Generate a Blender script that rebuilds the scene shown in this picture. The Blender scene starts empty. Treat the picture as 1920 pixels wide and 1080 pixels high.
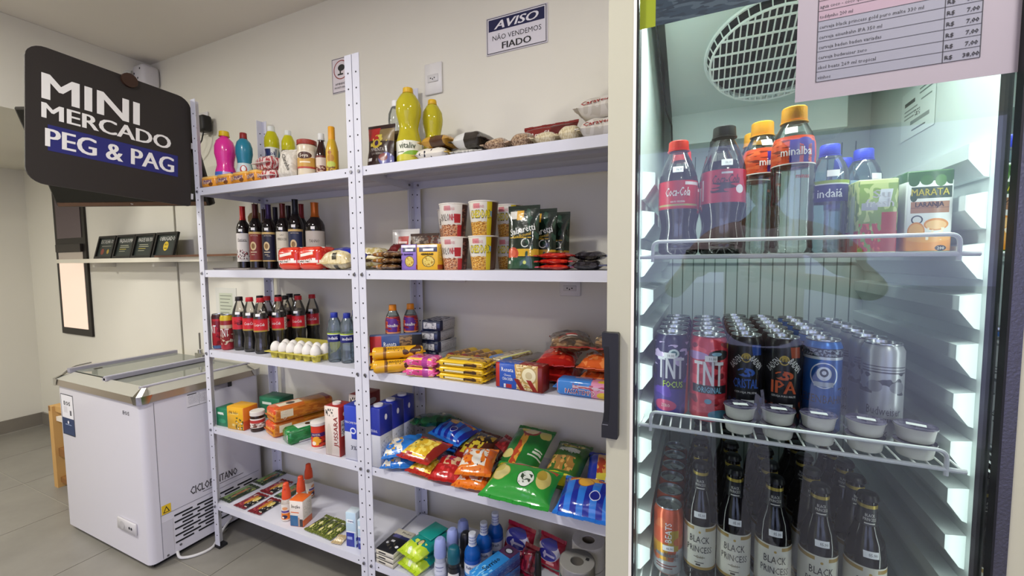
import bpy, bmesh, math, random
from math import sin, cos, pi, radians as RAD, sqrt, atan2
from mathutils import Vector, Matrix

random.seed(7)
SC = bpy.context.scene
COL = SC.collection

# ------------------------------------------------------------------ camera, world, lamps, exposure
cam_d = bpy.data.cameras.new('camera')
cam = bpy.data.objects.new('camera', cam_d)
COL.objects.link(cam)
_yaw, _pit, _rol = RAD(24.383), RAD(-3.7125), RAD(-0.506)
_fw = Vector((-sin(_yaw) * cos(_pit), cos(_yaw) * cos(_pit), sin(_pit)))
_rt = Vector((cos(_yaw), sin(_yaw), 0.0))
_up = _rt.cross(_fw)
_r2 = cos(_rol) * _rt + sin(_rol) * _up
_u2 = -sin(_rol) * _rt + cos(_rol) * _up
_m = Matrix((_r2, _u2, -_fw)).transposed().to_4x4()
_m.translation = Vector((2.0163, -1.1101, 1.3057))
cam.matrix_world = _m
cam_d.sensor_fit = 'HORIZONTAL'
cam_d.sensor_width = 36.0
cam_d.lens = 36.0 * 779.894 / 1920.0
cam_d.clip_start = 0.01
SC.camera = cam

SC.view_settings.view_transform = 'Standard'
SC.view_settings.look = 'None'
SC.view_settings.gamma = 1.0
SC.view_settings.use_curve_mapping = False
SC.view_settings.exposure = 0.30
SC.cycles.max_bounces = 14
SC.cycles.transparent_max_bounces = 24
SC.cycles.caustics_reflective = False
SC.cycles.caustics_refractive = False
SC.cycles.sample_clamp_indirect = 4.0

world = bpy.data.worlds.new('sky')
SC.world = world
world.use_nodes = True
_bg = world.node_tree.nodes['Background']
_bg.inputs['Color'].default_value = (0.60, 0.62, 1.0, 1)
_bg.inputs['Strength'].default_value = 2.0


def lamp(name, loc, size, power, col, rot=(0, 0, 0), size_y=None):
    d = bpy.data.lights.new(name, 'AREA')
    d.energy = power
    d.color = col
    d.size = size
    if size_y:
        d.shape = 'RECTANGLE'
        d.size_y = size_y
    o = bpy.data.objects.new(name, d)
    COL.objects.link(o)
    o.location = loc
    o.rotation_euler = rot
    return o


WARM = (1.0, 0.965, 0.90)
LAMPS = [(-0.75, -1.3, 2.5), (1.0, -1.35, 2.5), (3.0, -2.7, 2.5), (2.6, -0.9, 2.5), (-2.0, -1.5, 2.057)]  # last panel is an added lamp that brightens the left wall
LAMP_W = [20, 22, 18, 13, 20]
for (lx, ly, lz), w in zip(LAMPS, LAMP_W):
    lamp('ceiling_lamp_light', (lx, ly, lz - .035), 0.2, w, WARM)
lamp('cooler_light', (2.15, -0.262, 1.80), 0.44, 5.0, (0.90, 1.0, 0.96), (RAD(-25), 0, 0), 0.03)


def strip(x, ang):
    # slim led strips in the gap between door and cabinet
    o = lamp('cooler_light', (x, -0.2965, 1.16), 0.004, 0.30, (0.92, 1.0, 0.98), size_y=1.2)
    d = Vector((sin(ang), cos(ang), 0))
    o.rotation_euler = Matrix((Vector((0, 0, 1)).cross(-d), Vector((0, 0, 1)), -d)).transposed().to_euler()


strip(1.9102, RAD(38))
strip(2.3895, RAD(-38))


# ------------------------------------------------------------------ materials
def lin(c):
    if isinstance(c, str):
        c = c.lstrip('#')
        c = [int(c[i:i + 2], 16) / 255 for i in (0, 2, 4)]
        c = [x / 12.92 if x <= 0.04045 else ((x + 0.055) / 1.055) ** 2.4 for x in c]
    return (c[0], c[1], c[2], 1.0)


_mats = {}


def _newmat(name):
    m = bpy.data.materials.new(name)
    m.use_nodes = True
    return m, m.node_tree, m.node_tree.nodes['Principled BSDF']


def _bump(nt, b, scale, strength, dist=0.002, detail=3):
    n = nt.nodes.new('ShaderNodeTexNoise')
    n.inputs['Scale'].default_value = scale
    n.inputs['Detail'].default_value = detail
    tc = nt.nodes.new('ShaderNodeTexCoord')
    nt.links.new(tc.outputs['Object'], n.inputs['Vector'])
    bp = nt.nodes.new('ShaderNodeBump')
    bp.inputs['Strength'].default_value = strength
    bp.inputs['Distance'].default_value = dist
    nt.links.new(n.outputs['Fac'], bp.inputs['Height'])
    nt.links.new(bp.outputs['Normal'], b.inputs['Normal'])


def M(col, rough=0.5, metal=0.0, bump=None, spec=0.5, trans=0.0, ior=1.45, coat=0.0, emit=0.0):
    k = (col, rough, metal, bump, spec, trans, ior, coat, emit)
    if k in _mats:
        return _mats[k]
    m, nt, b = _newmat('plain')
    b.inputs['Base Color'].default_value = lin(col)
    b.inputs['Roughness'].default_value = rough
    b.inputs['Metallic'].default_value = metal
    b.inputs['Specular IOR Level'].default_value = spec
    b.inputs['Transmission Weight'].default_value = trans
    b.inputs['IOR'].default_value = ior
    b.inputs['Coat Weight'].default_value = coat
    if emit:
        b.inputs['Emission Color'].default_value = lin(col)
        b.inputs['Emission Strength'].default_value = emit
    if bump:
        _bump(nt, b, bump[0], bump[1])
    _mats[k] = m
    return m


def CLEAR(col='#ffffff', gloss=0.06, haze=0.0, ior=1.5, hazecol='#ffffff', rough=0.02):
    """clear film, glass or thin plastic: light passes, the surface shines by fresnel"""
    k = ('clear', col, gloss, haze, ior, hazecol, rough)
    if k in _mats:
        return _mats[k]
    m, nt, b = _newmat('clear')
    nt.nodes.remove(b)
    out = nt.nodes['Material Output']
    t = nt.nodes.new('ShaderNodeBsdfTransparent')
    t.inputs['Color'].default_value = lin(col)
    g = nt.nodes.new('ShaderNodeBsdfGlossy')
    g.inputs['Roughness'].default_value = rough
    fr = nt.nodes.new('ShaderNodeFresnel')
    fr.inputs['IOR'].default_value = ior
    ad = nt.nodes.new('ShaderNodeMath')
    ad.operation = 'ADD'
    ad.use_clamp = True
    ad.inputs[1].default_value = gloss
    nt.links.new(fr.outputs[0], ad.inputs[0])
    mx = nt.nodes.new('ShaderNodeMixShader')
    nt.links.new(ad.outputs[0], mx.inputs['Fac'])
    nt.links.new(t.outputs[0], mx.inputs[1])
    nt.links.new(g.outputs[0], mx.inputs[2])
    last = mx
    if haze:
        d = nt.nodes.new('ShaderNodeBsdfDiffuse')
        d.inputs['Color'].default_value = lin(hazecol)
        m2 = nt.nodes.new('ShaderNodeMixShader')
        m2.inputs['Fac'].default_value = haze
        nt.links.new(mx.outputs[0], m2.inputs[1])
        nt.links.new(d.outputs[0], m2.inputs[2])
        last = m2
    nt.links.new(last.outputs[0], out.inputs['Surface'])
    _mats[k] = m
    return m


# --- print groups: rectangles, ellipses, speckles laid on a label by its UV
def _grp(name, extra):
    g = bpy.data.node_groups.new(name, 'ShaderNodeTree')
    for n, t in [('C', 'NodeSocketColor'), ('UV', 'NodeSocketVector'), ('S', 'NodeSocketColor')] + \
                [(e, 'NodeSocketFloat') for e in extra]:
        g.interface.new_socket(n, in_out='INPUT', socket_type=t)
    g.interface.new_socket('C', in_out='OUTPUT', socket_type='NodeSocketColor')
    gi = g.nodes.new('NodeGroupInput')
    go = g.nodes.new('NodeGroupOutput')
    sp = g.nodes.new('ShaderNodeSeparateXYZ')
    g.links.new(gi.outputs['UV'], sp.inputs[0])

    def ma(op, a, b=None):
        n = g.nodes.new('ShaderNodeMath')
        n.operation = op
        for i, x in enumerate((a, b)):
            if x is None:
                continue
            if isinstance(x, (int, float)):
                n.inputs[i].default_value = x
            else:
                g.links.new(x, n.inputs[i])
        return n.outputs[0]

    def fin(mask):
        mx = g.nodes.new('ShaderNodeMix')
        mx.data_type = 'RGBA'
        g.links.new(mask, mx.inputs['Factor'])
        g.links.new(gi.outputs['C'], mx.inputs[6])
        g.links.new(gi.outputs['S'], mx.inputs[7])
        g.links.new(mx.outputs[2], go.inputs[0])
    return g, gi, sp, ma, fin


def _rectmask(gi, sp, ma, skew=True):
    u, v = sp.outputs[0], sp.outputs[1]
    if skew:
        u = ma('SUBTRACT', u, ma('MULTIPLY', gi.outputs['K'], v))
    a = ma('MULTIPLY', ma('GREATER_THAN', u, gi.outputs['U0']), ma('LESS_THAN', u, gi.outputs['U1']))
    b = ma('MULTIPLY', ma('GREATER_THAN', v, gi.outputs['V0']), ma('LESS_THAN', v, gi.outputs['V1']))
    return ma('MULTIPLY', a, b)


G_R, _gi, _sp, _ma, _fin = _grp('print_rect', ['U0', 'V0', 'U1', 'V1', 'K'])
_fin(_rectmask(_gi, _sp, _ma))
G_E, _gi, _sp, _ma, _fin = _grp('print_ellipse', ['U0', 'V0', 'U1', 'V1'])
_a = _ma('DIVIDE', _ma('SUBTRACT', _sp.outputs[0], _gi.outputs['U0']), _gi.outputs['U1'])
_b = _ma('DIVIDE', _ma('SUBTRACT', _sp.outputs[1], _gi.outputs['V0']), _gi.outputs['V1'])
_fin(_ma('LESS_THAN', _ma('ADD', _ma('MULTIPLY', _a, _a), _ma('MULTIPLY', _b, _b)), 1.0))
G_N, _gi, _sp, _ma, _fin = _grp('print_speckle', ['U0', 'V0', 'U1', 'V1', 'Scale', 'T', 'K'])
_nz = G_N.nodes.new('ShaderNodeTexNoise')
_nz.inputs['Detail'].default_value = 1.0
G_N.links.new(_gi.outputs['UV'], _nz.inputs['Vector'])
G_N.links.new(_gi.outputs['Scale'], _nz.inputs['Scale'])
_fin(_ma('MULTIPLY', _rectmask(_gi, _sp, _ma), _ma('GREATER_THAN', _nz.outputs['Fac'], _gi.outputs['T'])))
_GR = {'r': (G_R, ['U0', 'V0', 'U1', 'V1', 'K']), 'e': (G_E, ['U0', 'V0', 'U1', 'V1']),
       'n': (G_N, ['U0', 'V0', 'U1', 'V1', 'Scale', 'T', 'K'])}


def PM(base, shapes, rough=0.4, bump=None, metal=0.0, coat=0.0):
    """print: base colour plus shapes ('r',u0,v0,u1,v1,col[,skew]) ('e',cu,cv,ru,rv,col) ('n',u0,v0,u1,v1,col,scale,threshold)"""
    k = ('pm', base, tuple(shapes), rough, bump, metal, coat)
    if k in _mats:
        return _mats[k]
    m, nt, b = _newmat('print')
    b.inputs['Roughness'].default_value = rough
    b.inputs['Metallic'].default_value = metal
    b.inputs['Coat Weight'].default_value = coat
    uv = nt.nodes.new('ShaderNodeUVMap')
    rgb = nt.nodes.new('ShaderNodeRGB')
    rgb.outputs[0].default_value = lin(base)
    last = rgb.outputs[0]
    for s in shapes:
        g = nt.nodes.new('ShaderNodeGroup')
        g.node_tree, names = _GR[s[0]]
        vals = list(s[1:5]) + list(s[6:])
        nt.links.new(last, g.inputs['C'])
        nt.links.new(uv.outputs[0], g.inputs['UV'])
        g.inputs['S'].default_value = lin(s[5])
        for n, v in zip(names, vals):
            g.inputs[n].default_value = v
        last = g.outputs[0]
    nt.links.new(last, b.inputs['Base Color'])
    if bump:
        _bump(nt, b, bump[0], bump[1])
    _mats[k] = m
    return m


# ------------------------------------------------------------------ objects
def mk(name, V, F, mat, parent=None, uv=None, mi=None, smooth=True, loc=None, rot=None, sharp=35):
    me = bpy.data.meshes.new(name)
    me.from_pydata(V, [], F)
    for m in (mat if isinstance(mat, (list, tuple)) else [mat]):
        me.materials.append(m)
    if mi:
        me.polygons.foreach_set('material_index', mi)
    if uv:
        l = me.uv_layers.new(name='UVMap')
        l.data.foreach_set('uv', [c for p in uv for c in p])
    if smooth:
        me.polygons.foreach_set('use_smooth', [True] * len(me.polygons))
        me.set_sharp_from_angle(angle=RAD(sharp))
    me.update()
    o = bpy.data.objects.new(name, me)
    COL.objects.link(o)
    if parent is not None:
        o.parent = parent
    if loc:
        o.location = loc
    if rot:
        o.rotation_euler = rot
    return o


def tag(o, label, cat, group=None):
    o['label'] = label
    o['category'] = cat
    if group:
        o['group'] = group
    return o


def struct(o):
    o['kind'] = 'structure'
    return o


def thing(name, label, cat, loc=(0, 0, 0), rz=0.0, group=None, rot=None):
    o = bpy.data.objects.new(name, None)
    o.empty_display_size = 0.02
    COL.objects.link(o)
    o.location = loc
    o.rotation_euler = rot if rot else (0, 0, rz)
    return tag(o, label, cat, group)


def dup(root, loc=None, label=None, rz=None, group=None, rot=None):
    r = root.copy()
    COL.objects.link(r)
    if loc:
        r.location = loc
    if rz is not None:
        r.rotation_euler = (0, 0, rz)
    if rot is not None:
        r.rotation_euler = rot
    if label:
        r['label'] = label
    if group:
        r['group'] = group
    for ch in root.children:
        c = ch.copy()
        COL.objects.link(c)
        c.parent = r
        for g in ch.children:
            d = g.copy()
            COL.objects.link(d)
            d.parent = c
    return r


class MB:
    """collects simple solids into one mesh"""
    def __init__(s):
        s.V, s.F = [], []

    def box(s, x0, x1, y0, y1, z0, z1):
        b = len(s.V)
        s.V += [(x0, y0, z0), (x1, y0, z0), (x1, y1, z0), (x0, y1, z0), (x0, y0, z1), (x1, y0, z1), (x1, y1, z1), (x0, y1, z1)]
        s.F += [tuple(b + i for i in f) for f in ((0, 3, 2, 1), (4, 5, 6, 7), (0, 1, 5, 4), (1, 2, 6, 5), (2, 3, 7, 6), (3, 0, 4, 7))]
        return s

    def prism(s, poly, ax, a0, a1):
        """poly of 2-D points swept along axis ax (0,1,2) from a0 to a1"""
        b, n = len(s.V), len(poly)
        for a in (a0, a1):
            for p in poly:
                s.V.append((a, p[0], p[1]) if ax == 0 else (p[0], a, p[1]) if ax == 1 else (p[0], p[1], a))
        s.F += [tuple(b + i for i in range(n)), tuple(b + n + i for i in reversed(range(n)))]
        s.F += [(b + i, b + n + i, b + n + (i + 1) % n, b + (i + 1) % n) for i in range(n)]
        return s

    def cyl(s, c, r, h, ax=2, n=10, r2=None):
        b = len(s.V)
        r2 = r if r2 is None else r2
        for k, rr in ((0, r), (h, r2)):
            for i in range(n):
                a = 2 * pi * i / n
                p = [rr * cos(a), rr * sin(a)]
                q = (k, p[0], p[1]) if ax == 0 else (p[0], k, p[1]) if ax == 1 else (p[0], p[1], k)
                s.V.append(tuple(q[j] + c[j] for j in range(3)))
        s.F += [tuple(b + i for i in reversed(range(n))), tuple(b + n + i for i in range(n))]
        s.F += [(b + i, b + (i + 1) % n, b + n + (i + 1) % n, b + n + i) for i in range(n)]
        return s

    def tube(s, path, r, n=8, closed=False):
        b = len(s.V)
        P = [Vector(p) for p in path]
        L = len(P)
        up = None
        for i, p in enumerate(P):
            if closed:
                t = P[(i + 1) % L] - P[i - 1]
            else:
                t = (P[min(i + 1, L - 1)] - P[max(i - 1, 0)])
            t.normalize()
            if up is None:
                up = t.orthogonal().normalized()
            up = (up - t * up.dot(t)).normalized()
            w = t.cross(up)
            for k in range(n):
                a = 2 * pi * k / n
                s.V.append(tuple(p + r * (cos(a) * up + sin(a) * w)))
        for i in range(L if closed else L - 1):
            j = (i + 1) % L
            for k in range(n):
                k2 = (k + 1) % n
                s.F.append((b + i * n + k, b + i * n + k2, b + j * n + k2, b + j * n + k))
        if not closed:
            s.F += [tuple(b + k for k in reversed(range(n))), tuple(b + (L - 1) * n + k for k in range(n))]
        return s

    def build(s, name, mat, parent=None, **k):
        k.setdefault('sharp', 40)
        o = mk(name, s.V, s.F, mat, parent, **k)
        bm = bmesh.new()
        bm.from_mesh(o.data)
        bmesh.ops.recalc_face_normals(bm, faces=bm.faces)
        bm.to_mesh(o.data)
        bm.free()
        return o


def arc(pts, r=0.01, n=4):
    """rounds the inner corners of a path"""
    P = [Vector(p) for p in pts]
    out = [P[0]]
    for a, b, c in zip(P, P[1:], P[2:]):
        d1, d2 = (a - b), (c - b)
        k = min(r, d1.length * .49, d2.length * .49)
        p, q = b + d1.normalized() * k, b + d2.normalized() * k
        for i in range(n + 1):
            t = i / n
            out.append((1 - t) ** 2 * p + 2 * t * (1 - t) * b + t * t * q)
    out.append(P[-1])
    return out


def rbox(name, w, d, h, mats, parent=None, bev=0.002, seg=1, z0=0.0, loc=None, rot=None):
    """box on its base, print UV on each face. mats: one material or dict front/side/top/back"""
    bm = bmesh.new()
    bmesh.ops.create_cube(bm, size=1.0)
    for v in bm.verts:
        v.co = Vector((v.co.x * w, v.co.y * d, (v.co.z + .5) * h + z0))
    if bev:
        bmesh.ops.bevel(bm, geom=list(bm.edges), offset=bev, segments=seg, affect='EDGES', profile=0.5)
    bm.normal_update()
    uvl = bm.loops.layers.uv.new('UVMap')
    if not isinstance(mats, dict):
        mats = {'front': mats}
    keys = ['front', 'side', 'top', 'back']
    lst = [mats.get(k, mats.get('side', mats['front']) if k == 'back' else mats['front']) for k in keys]
    for f in bm.faces:
        n = f.normal
        ax = max(range(3), key=lambda i: abs(n[i]))
        mi = 0
        for l in f.loops:
            c = l.vert.co
            u, v = (c.x / w + .5), ((c.z - z0) / h)
            if ax == 0:
                u = (c.y / d + .5) if n.x > 0 else (.5 - c.y / d)
            elif ax == 2:
                v = c.y / d + .5
            elif n.y > 0:
                u = 1 - u
            l[uvl].uv = (u, v)
        if ax == 0:
            mi = 1
        elif ax == 2:
            mi = 2
        elif n.y > 0:
            mi = 3
        f.material_index = mi
        f.smooth = True
    me = bpy.data.meshes.new(name)
    bm.to_mesh(me)
    bm.free()
    for m in lst:
        me.materials.append(m)
    me.set_sharp_from_angle(angle=RAD(50))
    o = bpy.data.objects.new(name, me)
    COL.objects.link(o)
    if parent is not None:
        o.parent = parent
    if loc:
        o.location = loc
    if rot:
        o.rotation_euler = rot
    return o


def lathe(name, prof, mat, parent=None, n=24, cap=True, loc=None, sharp=38, rot=None, a0=-pi, a1=pi):
    """prof: (r,z) from the foot up; u=.5 looks to -Y"""
    full = abs(a1 - a0 - 2 * pi) < 1e-6
    V, F, UV = [], [], []
    L = [0.0]
    for p, q in zip(prof, prof[1:]):
        L.append(L[-1] + sqrt((p[0] - q[0]) ** 2 + (p[1] - q[1]) ** 2))
    z0, z1 = prof[0][1], prof[-1][1]
    vs = [(p[1] - z0) / (z1 - z0 or 1) for p in prof]
    m = n if full else n + 1
    for r, z in prof:
        for i in range(m):
            a = a0 + (a1 - a0) * i / n
            V.append((r * sin(a), -r * cos(a), z))
    for j in range(len(prof) - 1):
        for i in range(n):
            i2 = (i + 1) % m
            F.append((j * m + i, j * m + i2, (j + 1) * m + i2, (j + 1) * m + i))
            UV += [(i / n, vs[j]), ((i + 1) / n, vs[j]), ((i + 1) / n, vs[j + 1]), (i / n, vs[j + 1])]
    if cap and full:
        if prof[0][0] > 1e-5:
            F.append(tuple(reversed(range(m))))
            UV += [(.5, 0)] * m
        if prof[-1][0] > 1e-5:
            k = (len(prof) - 1) * m
            F.append(tuple(k + i for i in range(m)))
            UV += [(.5, 1)] * m
    return mk(name, V, F, mat, parent, uv=UV, loc=loc, sharp=sharp, rot=rot)


def rad_at(prof, z):
    for (r0, z0), (r1, z1) in zip(prof, prof[1:]):
        if min(z0, z1) <= z <= max(z0, z1) and z1 != z0:
            return r0 + (r1 - r0) * (z - z0) / (z1 - z0)
    return prof[-1][0]


# --- lettering: flat print with the builtin font, laid on a surface
_txt = {}


def _glyphs(s, bold, shear, res):
    k = (s, bold, shear, res)
    if k not in _txt:
        cu = bpy.data.curves.new('t', 'FONT')
        cu.body = s
        cu.resolution_u = res
        cu.offset = bold
        cu.shear = shear
        cu.align_x = 'LEFT'
        ob = bpy.data.objects.new('t', cu)
        me = bpy.data.meshes.new_from_object(ob)
        V = [(v.co.x, v.co.y) for v in me.vertices]
        F = [tuple(p.vertices) for p in me.polygons]
        bpy.data.objects.remove(ob)
        bpy.data.curves.remove(cu)
        bpy.data.meshes.remove(me)
        _txt[k] = (V, F)
    return _txt[k]


def text(parent, s, fn, cx, cz, cap, col, width=None, bold=0.0, shear=0.0, rot=0.0, res=1, name='lettering', rough=.45, arch=0.0):
    V, F = _glyphs(s, 0.0, shear, res)
    if not V:
        return None
    x0, x1 = min(v[0] for v in V), max(v[0] for v in V)
    k = cap / 0.70
    kx = k if width is None else width / max(x1 - x0, 1e-6)
    mx = (x0 + x1) / 2
    c, sn = cos(rot), sin(rot)
    P = []
    n0 = len(V)
    fat = bold >= .012
    if fat:
        V = [(x + e * (.028 if bold > .024 else .017), y) for e in (-1, 0, 1) for x, y in V]
        F = [tuple(i + n0 * q for i in f) for q in range(3) for f in F]
    for q, (x, y) in enumerate(V):
        a, b = (x - mx) * kx, (y - .35) * k
        if arch:
            b -= arch * ((a / ((x1 - x0) * kx / 2)) ** 2)
        a, b = cx + a * c - b * sn, cz + a * sn + b * c
        p = Vector(fn(a, b))
        if fat and q >= n0:
            nn = (Vector(fn(a + .0002, b)) - p).cross(Vector(fn(a, b + .0002)) - p)
            p += nn.normalized() * (.00018 * (q // n0))
        P.append(tuple(p))
    m = col if not isinstance(col, str) else M(col, rough)
    return mk(name, P, F, m, parent, smooth=False)


def on_front(y, e=.0006):
    return lambda x, z: (x, y - e, z)


def on_side(x, e=.0006):
    return lambda a, z: (x + e, a, z)


def on_top(z, e=.0006):
    return lambda x, y: (x, y, z + e)


def on_cyl(prof, e=.0006):
    if not isinstance(prof, (list, tuple)):
        return lambda x, z: ((prof + e) * sin(x / prof), -(prof + e) * cos(x / prof), z)

    def f(x, z):
        r = rad_at(prof, z)
        return ((r + e) * sin(x / r), -(r + e) * cos(x / r), z)
    return f


def patch(parent, name, fn, x0, x1, z0, z1, mat, nx=6, nz=1):
    """a printed sticker laid on a surface"""
    V, F, UV = [], [], []
    for j in range(nz + 1):
        for i in range(nx + 1):
            V.append(tuple(fn(x0 + (x1 - x0) * i / nx, z0 + (z1 - z0) * j / nz)))
    for j in range(nz):
        for i in range(nx):
            a = j * (nx + 1) + i
            F.append((a, a + 1, a + nx + 2, a + nx + 1))
            UV += [(i / nx, j / nz), ((i + 1) / nx, j / nz), ((i + 1) / nx, (j + 1) / nz), (i / nx, (j + 1) / nz)]
    return mk(name, V, F, mat, parent, uv=UV)


WHITE_TAG = M('#f4f4f2', .6)


def price(parent, prof, z, x=0.0, w=.021, h=.011, t='07,00'):
    fn = on_cyl(prof, .0009) if isinstance(prof, (list, float)) else prof
    p = patch(parent, 'price_tag', fn, x - w / 2, x + w / 2, z - h / 2, z + h / 2, WHITE_TAG, 4)
    fn2 = on_cyl(prof, .0013) if isinstance(prof, (list, float)) else prof
    if isinstance(prof, (list, float)):
        text(p, t, fn2, x + w * .12, z, h * .45, '#333333', width=w * .55)
    return p
# ------------------------------------------------------------------ room
WY = 0.35          # face of the shop wall behind the shelves
XL = -2.90         # left wall
FY = -3.4          # street side


def wallmat(name, col, rough=.85):
    m, nt, b = _newmat(name)
    n = nt.nodes.new('ShaderNodeTexNoise')
    n.inputs['Scale'].default_value = 2.2
    n.inputs['Detail'].default_value = 5
    tc = nt.nodes.new('ShaderNodeTexCoord')
    nt.links.new(tc.outputs['Object'], n.inputs['Vector'])
    mx = nt.nodes.new('ShaderNodeMix')
    mx.data_type = 'RGBA'
    c = lin(col)
    mx.inputs[6].default_value = tuple(x * .96 for x in c[:3]) + (1,)
    mx.inputs[7].default_value = tuple(min(1, x * 1.04) for x in c[:3]) + (1,)
    nt.links.new(n.outputs['Fac'], mx.inputs['Factor'])
    nt.links.new(mx.outputs[2], b.inputs['Base Color'])
    b.inputs['Roughness'].default_value = rough
    n2 = nt.nodes.new('ShaderNodeTexNoise')
    n2.inputs['Scale'].default_value = 120
    nt.links.new(tc.outputs['Object'], n2.inputs['Vector'])
    bp = nt.nodes.new('ShaderNodeBump')
    bp.inputs['Strength'].default_value = .08
    bp.inputs['Distance'].default_value = .002
    nt.links.new(n2.outputs['Fac'], bp.inputs['Height'])
    nt.links.new(bp.outputs['Normal'], b.inputs['Normal'])
    return m


WALL = wallmat('wall_paint', '#e4e1d4')
CEIL = wallmat('ceiling_paint', '#e9e3d9')
struct(MB().box(XL - .1, 4.8, WY, WY + .12, 0, 2.6).build('wall_back', WALL, smooth=False))
struct(MB().box(XL - .12, XL, FY, WY, 0, 2.6).build('wall_left', WALL, smooth=False))
struct(MB().box(4.7, 4.8, FY, WY, 0, 2.6).build('wall_right', WALL, smooth=False))
struct(MB().box(XL, 4.8, FY, WY, 2.5, 2.6).build('ceiling', CEIL, smooth=False))
struct(MB().box(XL, -1.013, FY + .01, WY - .001, 2.057, 2.499).build('trim_1', WALL, smooth=False))
fw_ = MB().box(XL, 0.9, FY - .12, FY, 0, 2.6).box(4.2, 4.8, FY - .12, FY, 0, 2.6).box(.9, 4.2, FY - .12, FY, 2.25, 2.6)
struct(fw_.build('wall_front', WALL, smooth=False))


def stonemat(name, c1, c2, rough):
    m, nt, b = _newmat(name)
    tc = nt.nodes.new('ShaderNodeTexCoord')
    n = nt.nodes.new('ShaderNodeTexNoise')
    n.inputs['Scale'].default_value = 3.0
    n.inputs['Detail'].default_value = 8
    n.inputs['Roughness'].default_value = .65
    gm = nt.nodes.new('ShaderNodeNewGeometry')
    nt.links.new(gm.outputs['Position'], n.inputs['Vector'])
    r = nt.nodes.new('ShaderNodeValToRGB')
    r.color_ramp.elements[0].position = .3
    r.color_ramp.elements[1].position = .72
    r.color_ramp.elements[0].color = lin(c1)
    r.color_ramp.elements[1].color = lin(c2)
    nt.links.new(n.outputs['Fac'], r.inputs['Fac'])
    nt.links.new(r.outputs['Color'], b.inputs['Base Color'])
    b.inputs['Roughness'].default_value = rough
    return m


TILE = stonemat('floor_tile', '#7b7871', '#8d8a82', .38)
GROUT = M('#b5b0a4', .9)
fl = struct(MB().box(XL, 4.8, FY, WY, -.06, -.003).build('floor', GROUT, smooth=False))
# 60 cm porcelain tiles, each its own slab
_tile = None
xs = [.167 - .607 * k for k in range(6)][::-1] + [.167 + .607 * k for k in range(1, 8)]
ys = [.478 - .603 * k for k in range(8)]
for i in range(len(xs) - 1):
    for j in range(len(ys) - 1):
        x0, x1 = max(xs[i] + .002, XL), min(xs[i + 1] - .002, 4.69)
        y1, y0 = min(ys[j] - .002, WY - .001), max(ys[j + 1] + .002, FY)
        if x1 - x0 < .03 or y1 - y0 < .03:
            continue
        MB().box(x0, x1, y0, y1, -.004, 0).build('tile', TILE, fl, smooth=False)
BASE = stonemat('skirting_tile', '#7a746a', '#888276', .4)
sk = struct(MB().box(XL + .0005, XL + .012, FY, WY, 0, .1).build('baseboard_left', BASE, smooth=False))
struct(MB().box(XL + .012, 1.8, WY - .012, WY - .0005, 0, .1).build('baseboard_back', BASE, smooth=False))
# street outside the open shop front
pv = MB().box(-14, 18, -26, FY - .12, -.12, -.05).build('pavement', M('#c9c6c8', .8, bump=(40, .3)), smooth=False)
struct(pv)

# ceiling lights (small square led panels, the last one added for its light)
for i, (lx, ly, lz) in enumerate(LAMPS):
    t = thing('ceiling_light', ['square LED panel in the ceiling toward the left wall', 'square LED panel in the ceiling in front of the shelving',
              'square LED panel in the ceiling near the shop front', 'square LED panel in the ceiling in front of the cooler', 'added square LED panel under the lowered ceiling, brightening the left wall'][i],
              'ceiling light', (lx, ly, lz), group='ceiling panels')
    MB().box(-.125, .125, -.125, .125, -.02, -.0005).build('frame', M('#eeeeee', .5), t, smooth=False)
    MB().box(-.11, .11, -.11, .11, -.026, -.0205).build('diffuser', M('#fffaf0', .5, emit=9.0), t, smooth=False)

# window in the shop wall, left of the shelves
win = struct(MB().box(-2.40, -1.94, WY - .014, WY - .0005, .79, 1.98).build('window_1', M('#1d1713', .45), smooth=False))
MB().box(-2.355, -1.985, WY - .017, WY - .0145, .84, 1.335).build('frosted_pane', M('#f3dcc8', .35, emit=.42), win, smooth=False)  # pane glows by itself, standing in for light through the glass
MB().box(-2.355, -1.985, WY - .017, WY - .0145, 1.50, 1.94).build('textured_pane', PM('#57474d', [('n', 0, 0, 1, 1, '#8b7b82', 90, .55)], .3, bump=(220, .5)), win, smooth=False)
MB().box(-2.36, -1.98, WY - .03, WY - .0145, 1.40, 1.455).build('transom_bar', M('#231c18', .4), win, smooth=False)
MB().box(-2.355, -1.985, WY - .0172, WY - .0147, 1.335, 1.398).build('pane_strip', M('#c9bdb0', .4), win, smooth=False)

# ------------------------------------------------------------------ steel shelving
STEEL = M('#d6d7e2', .42, spec=.45)
STEEL_SHADED = M('#bdbdca', .5)  # darker copy of the steel: shade inside the trays put into its colour
DARKH = M('#2c2c33', .7)
BOLT = M('#8f8f98', .3, 1.0)
UZ = [1.634, 1.278, .9225, .573, .214]
SD = .318


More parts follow.
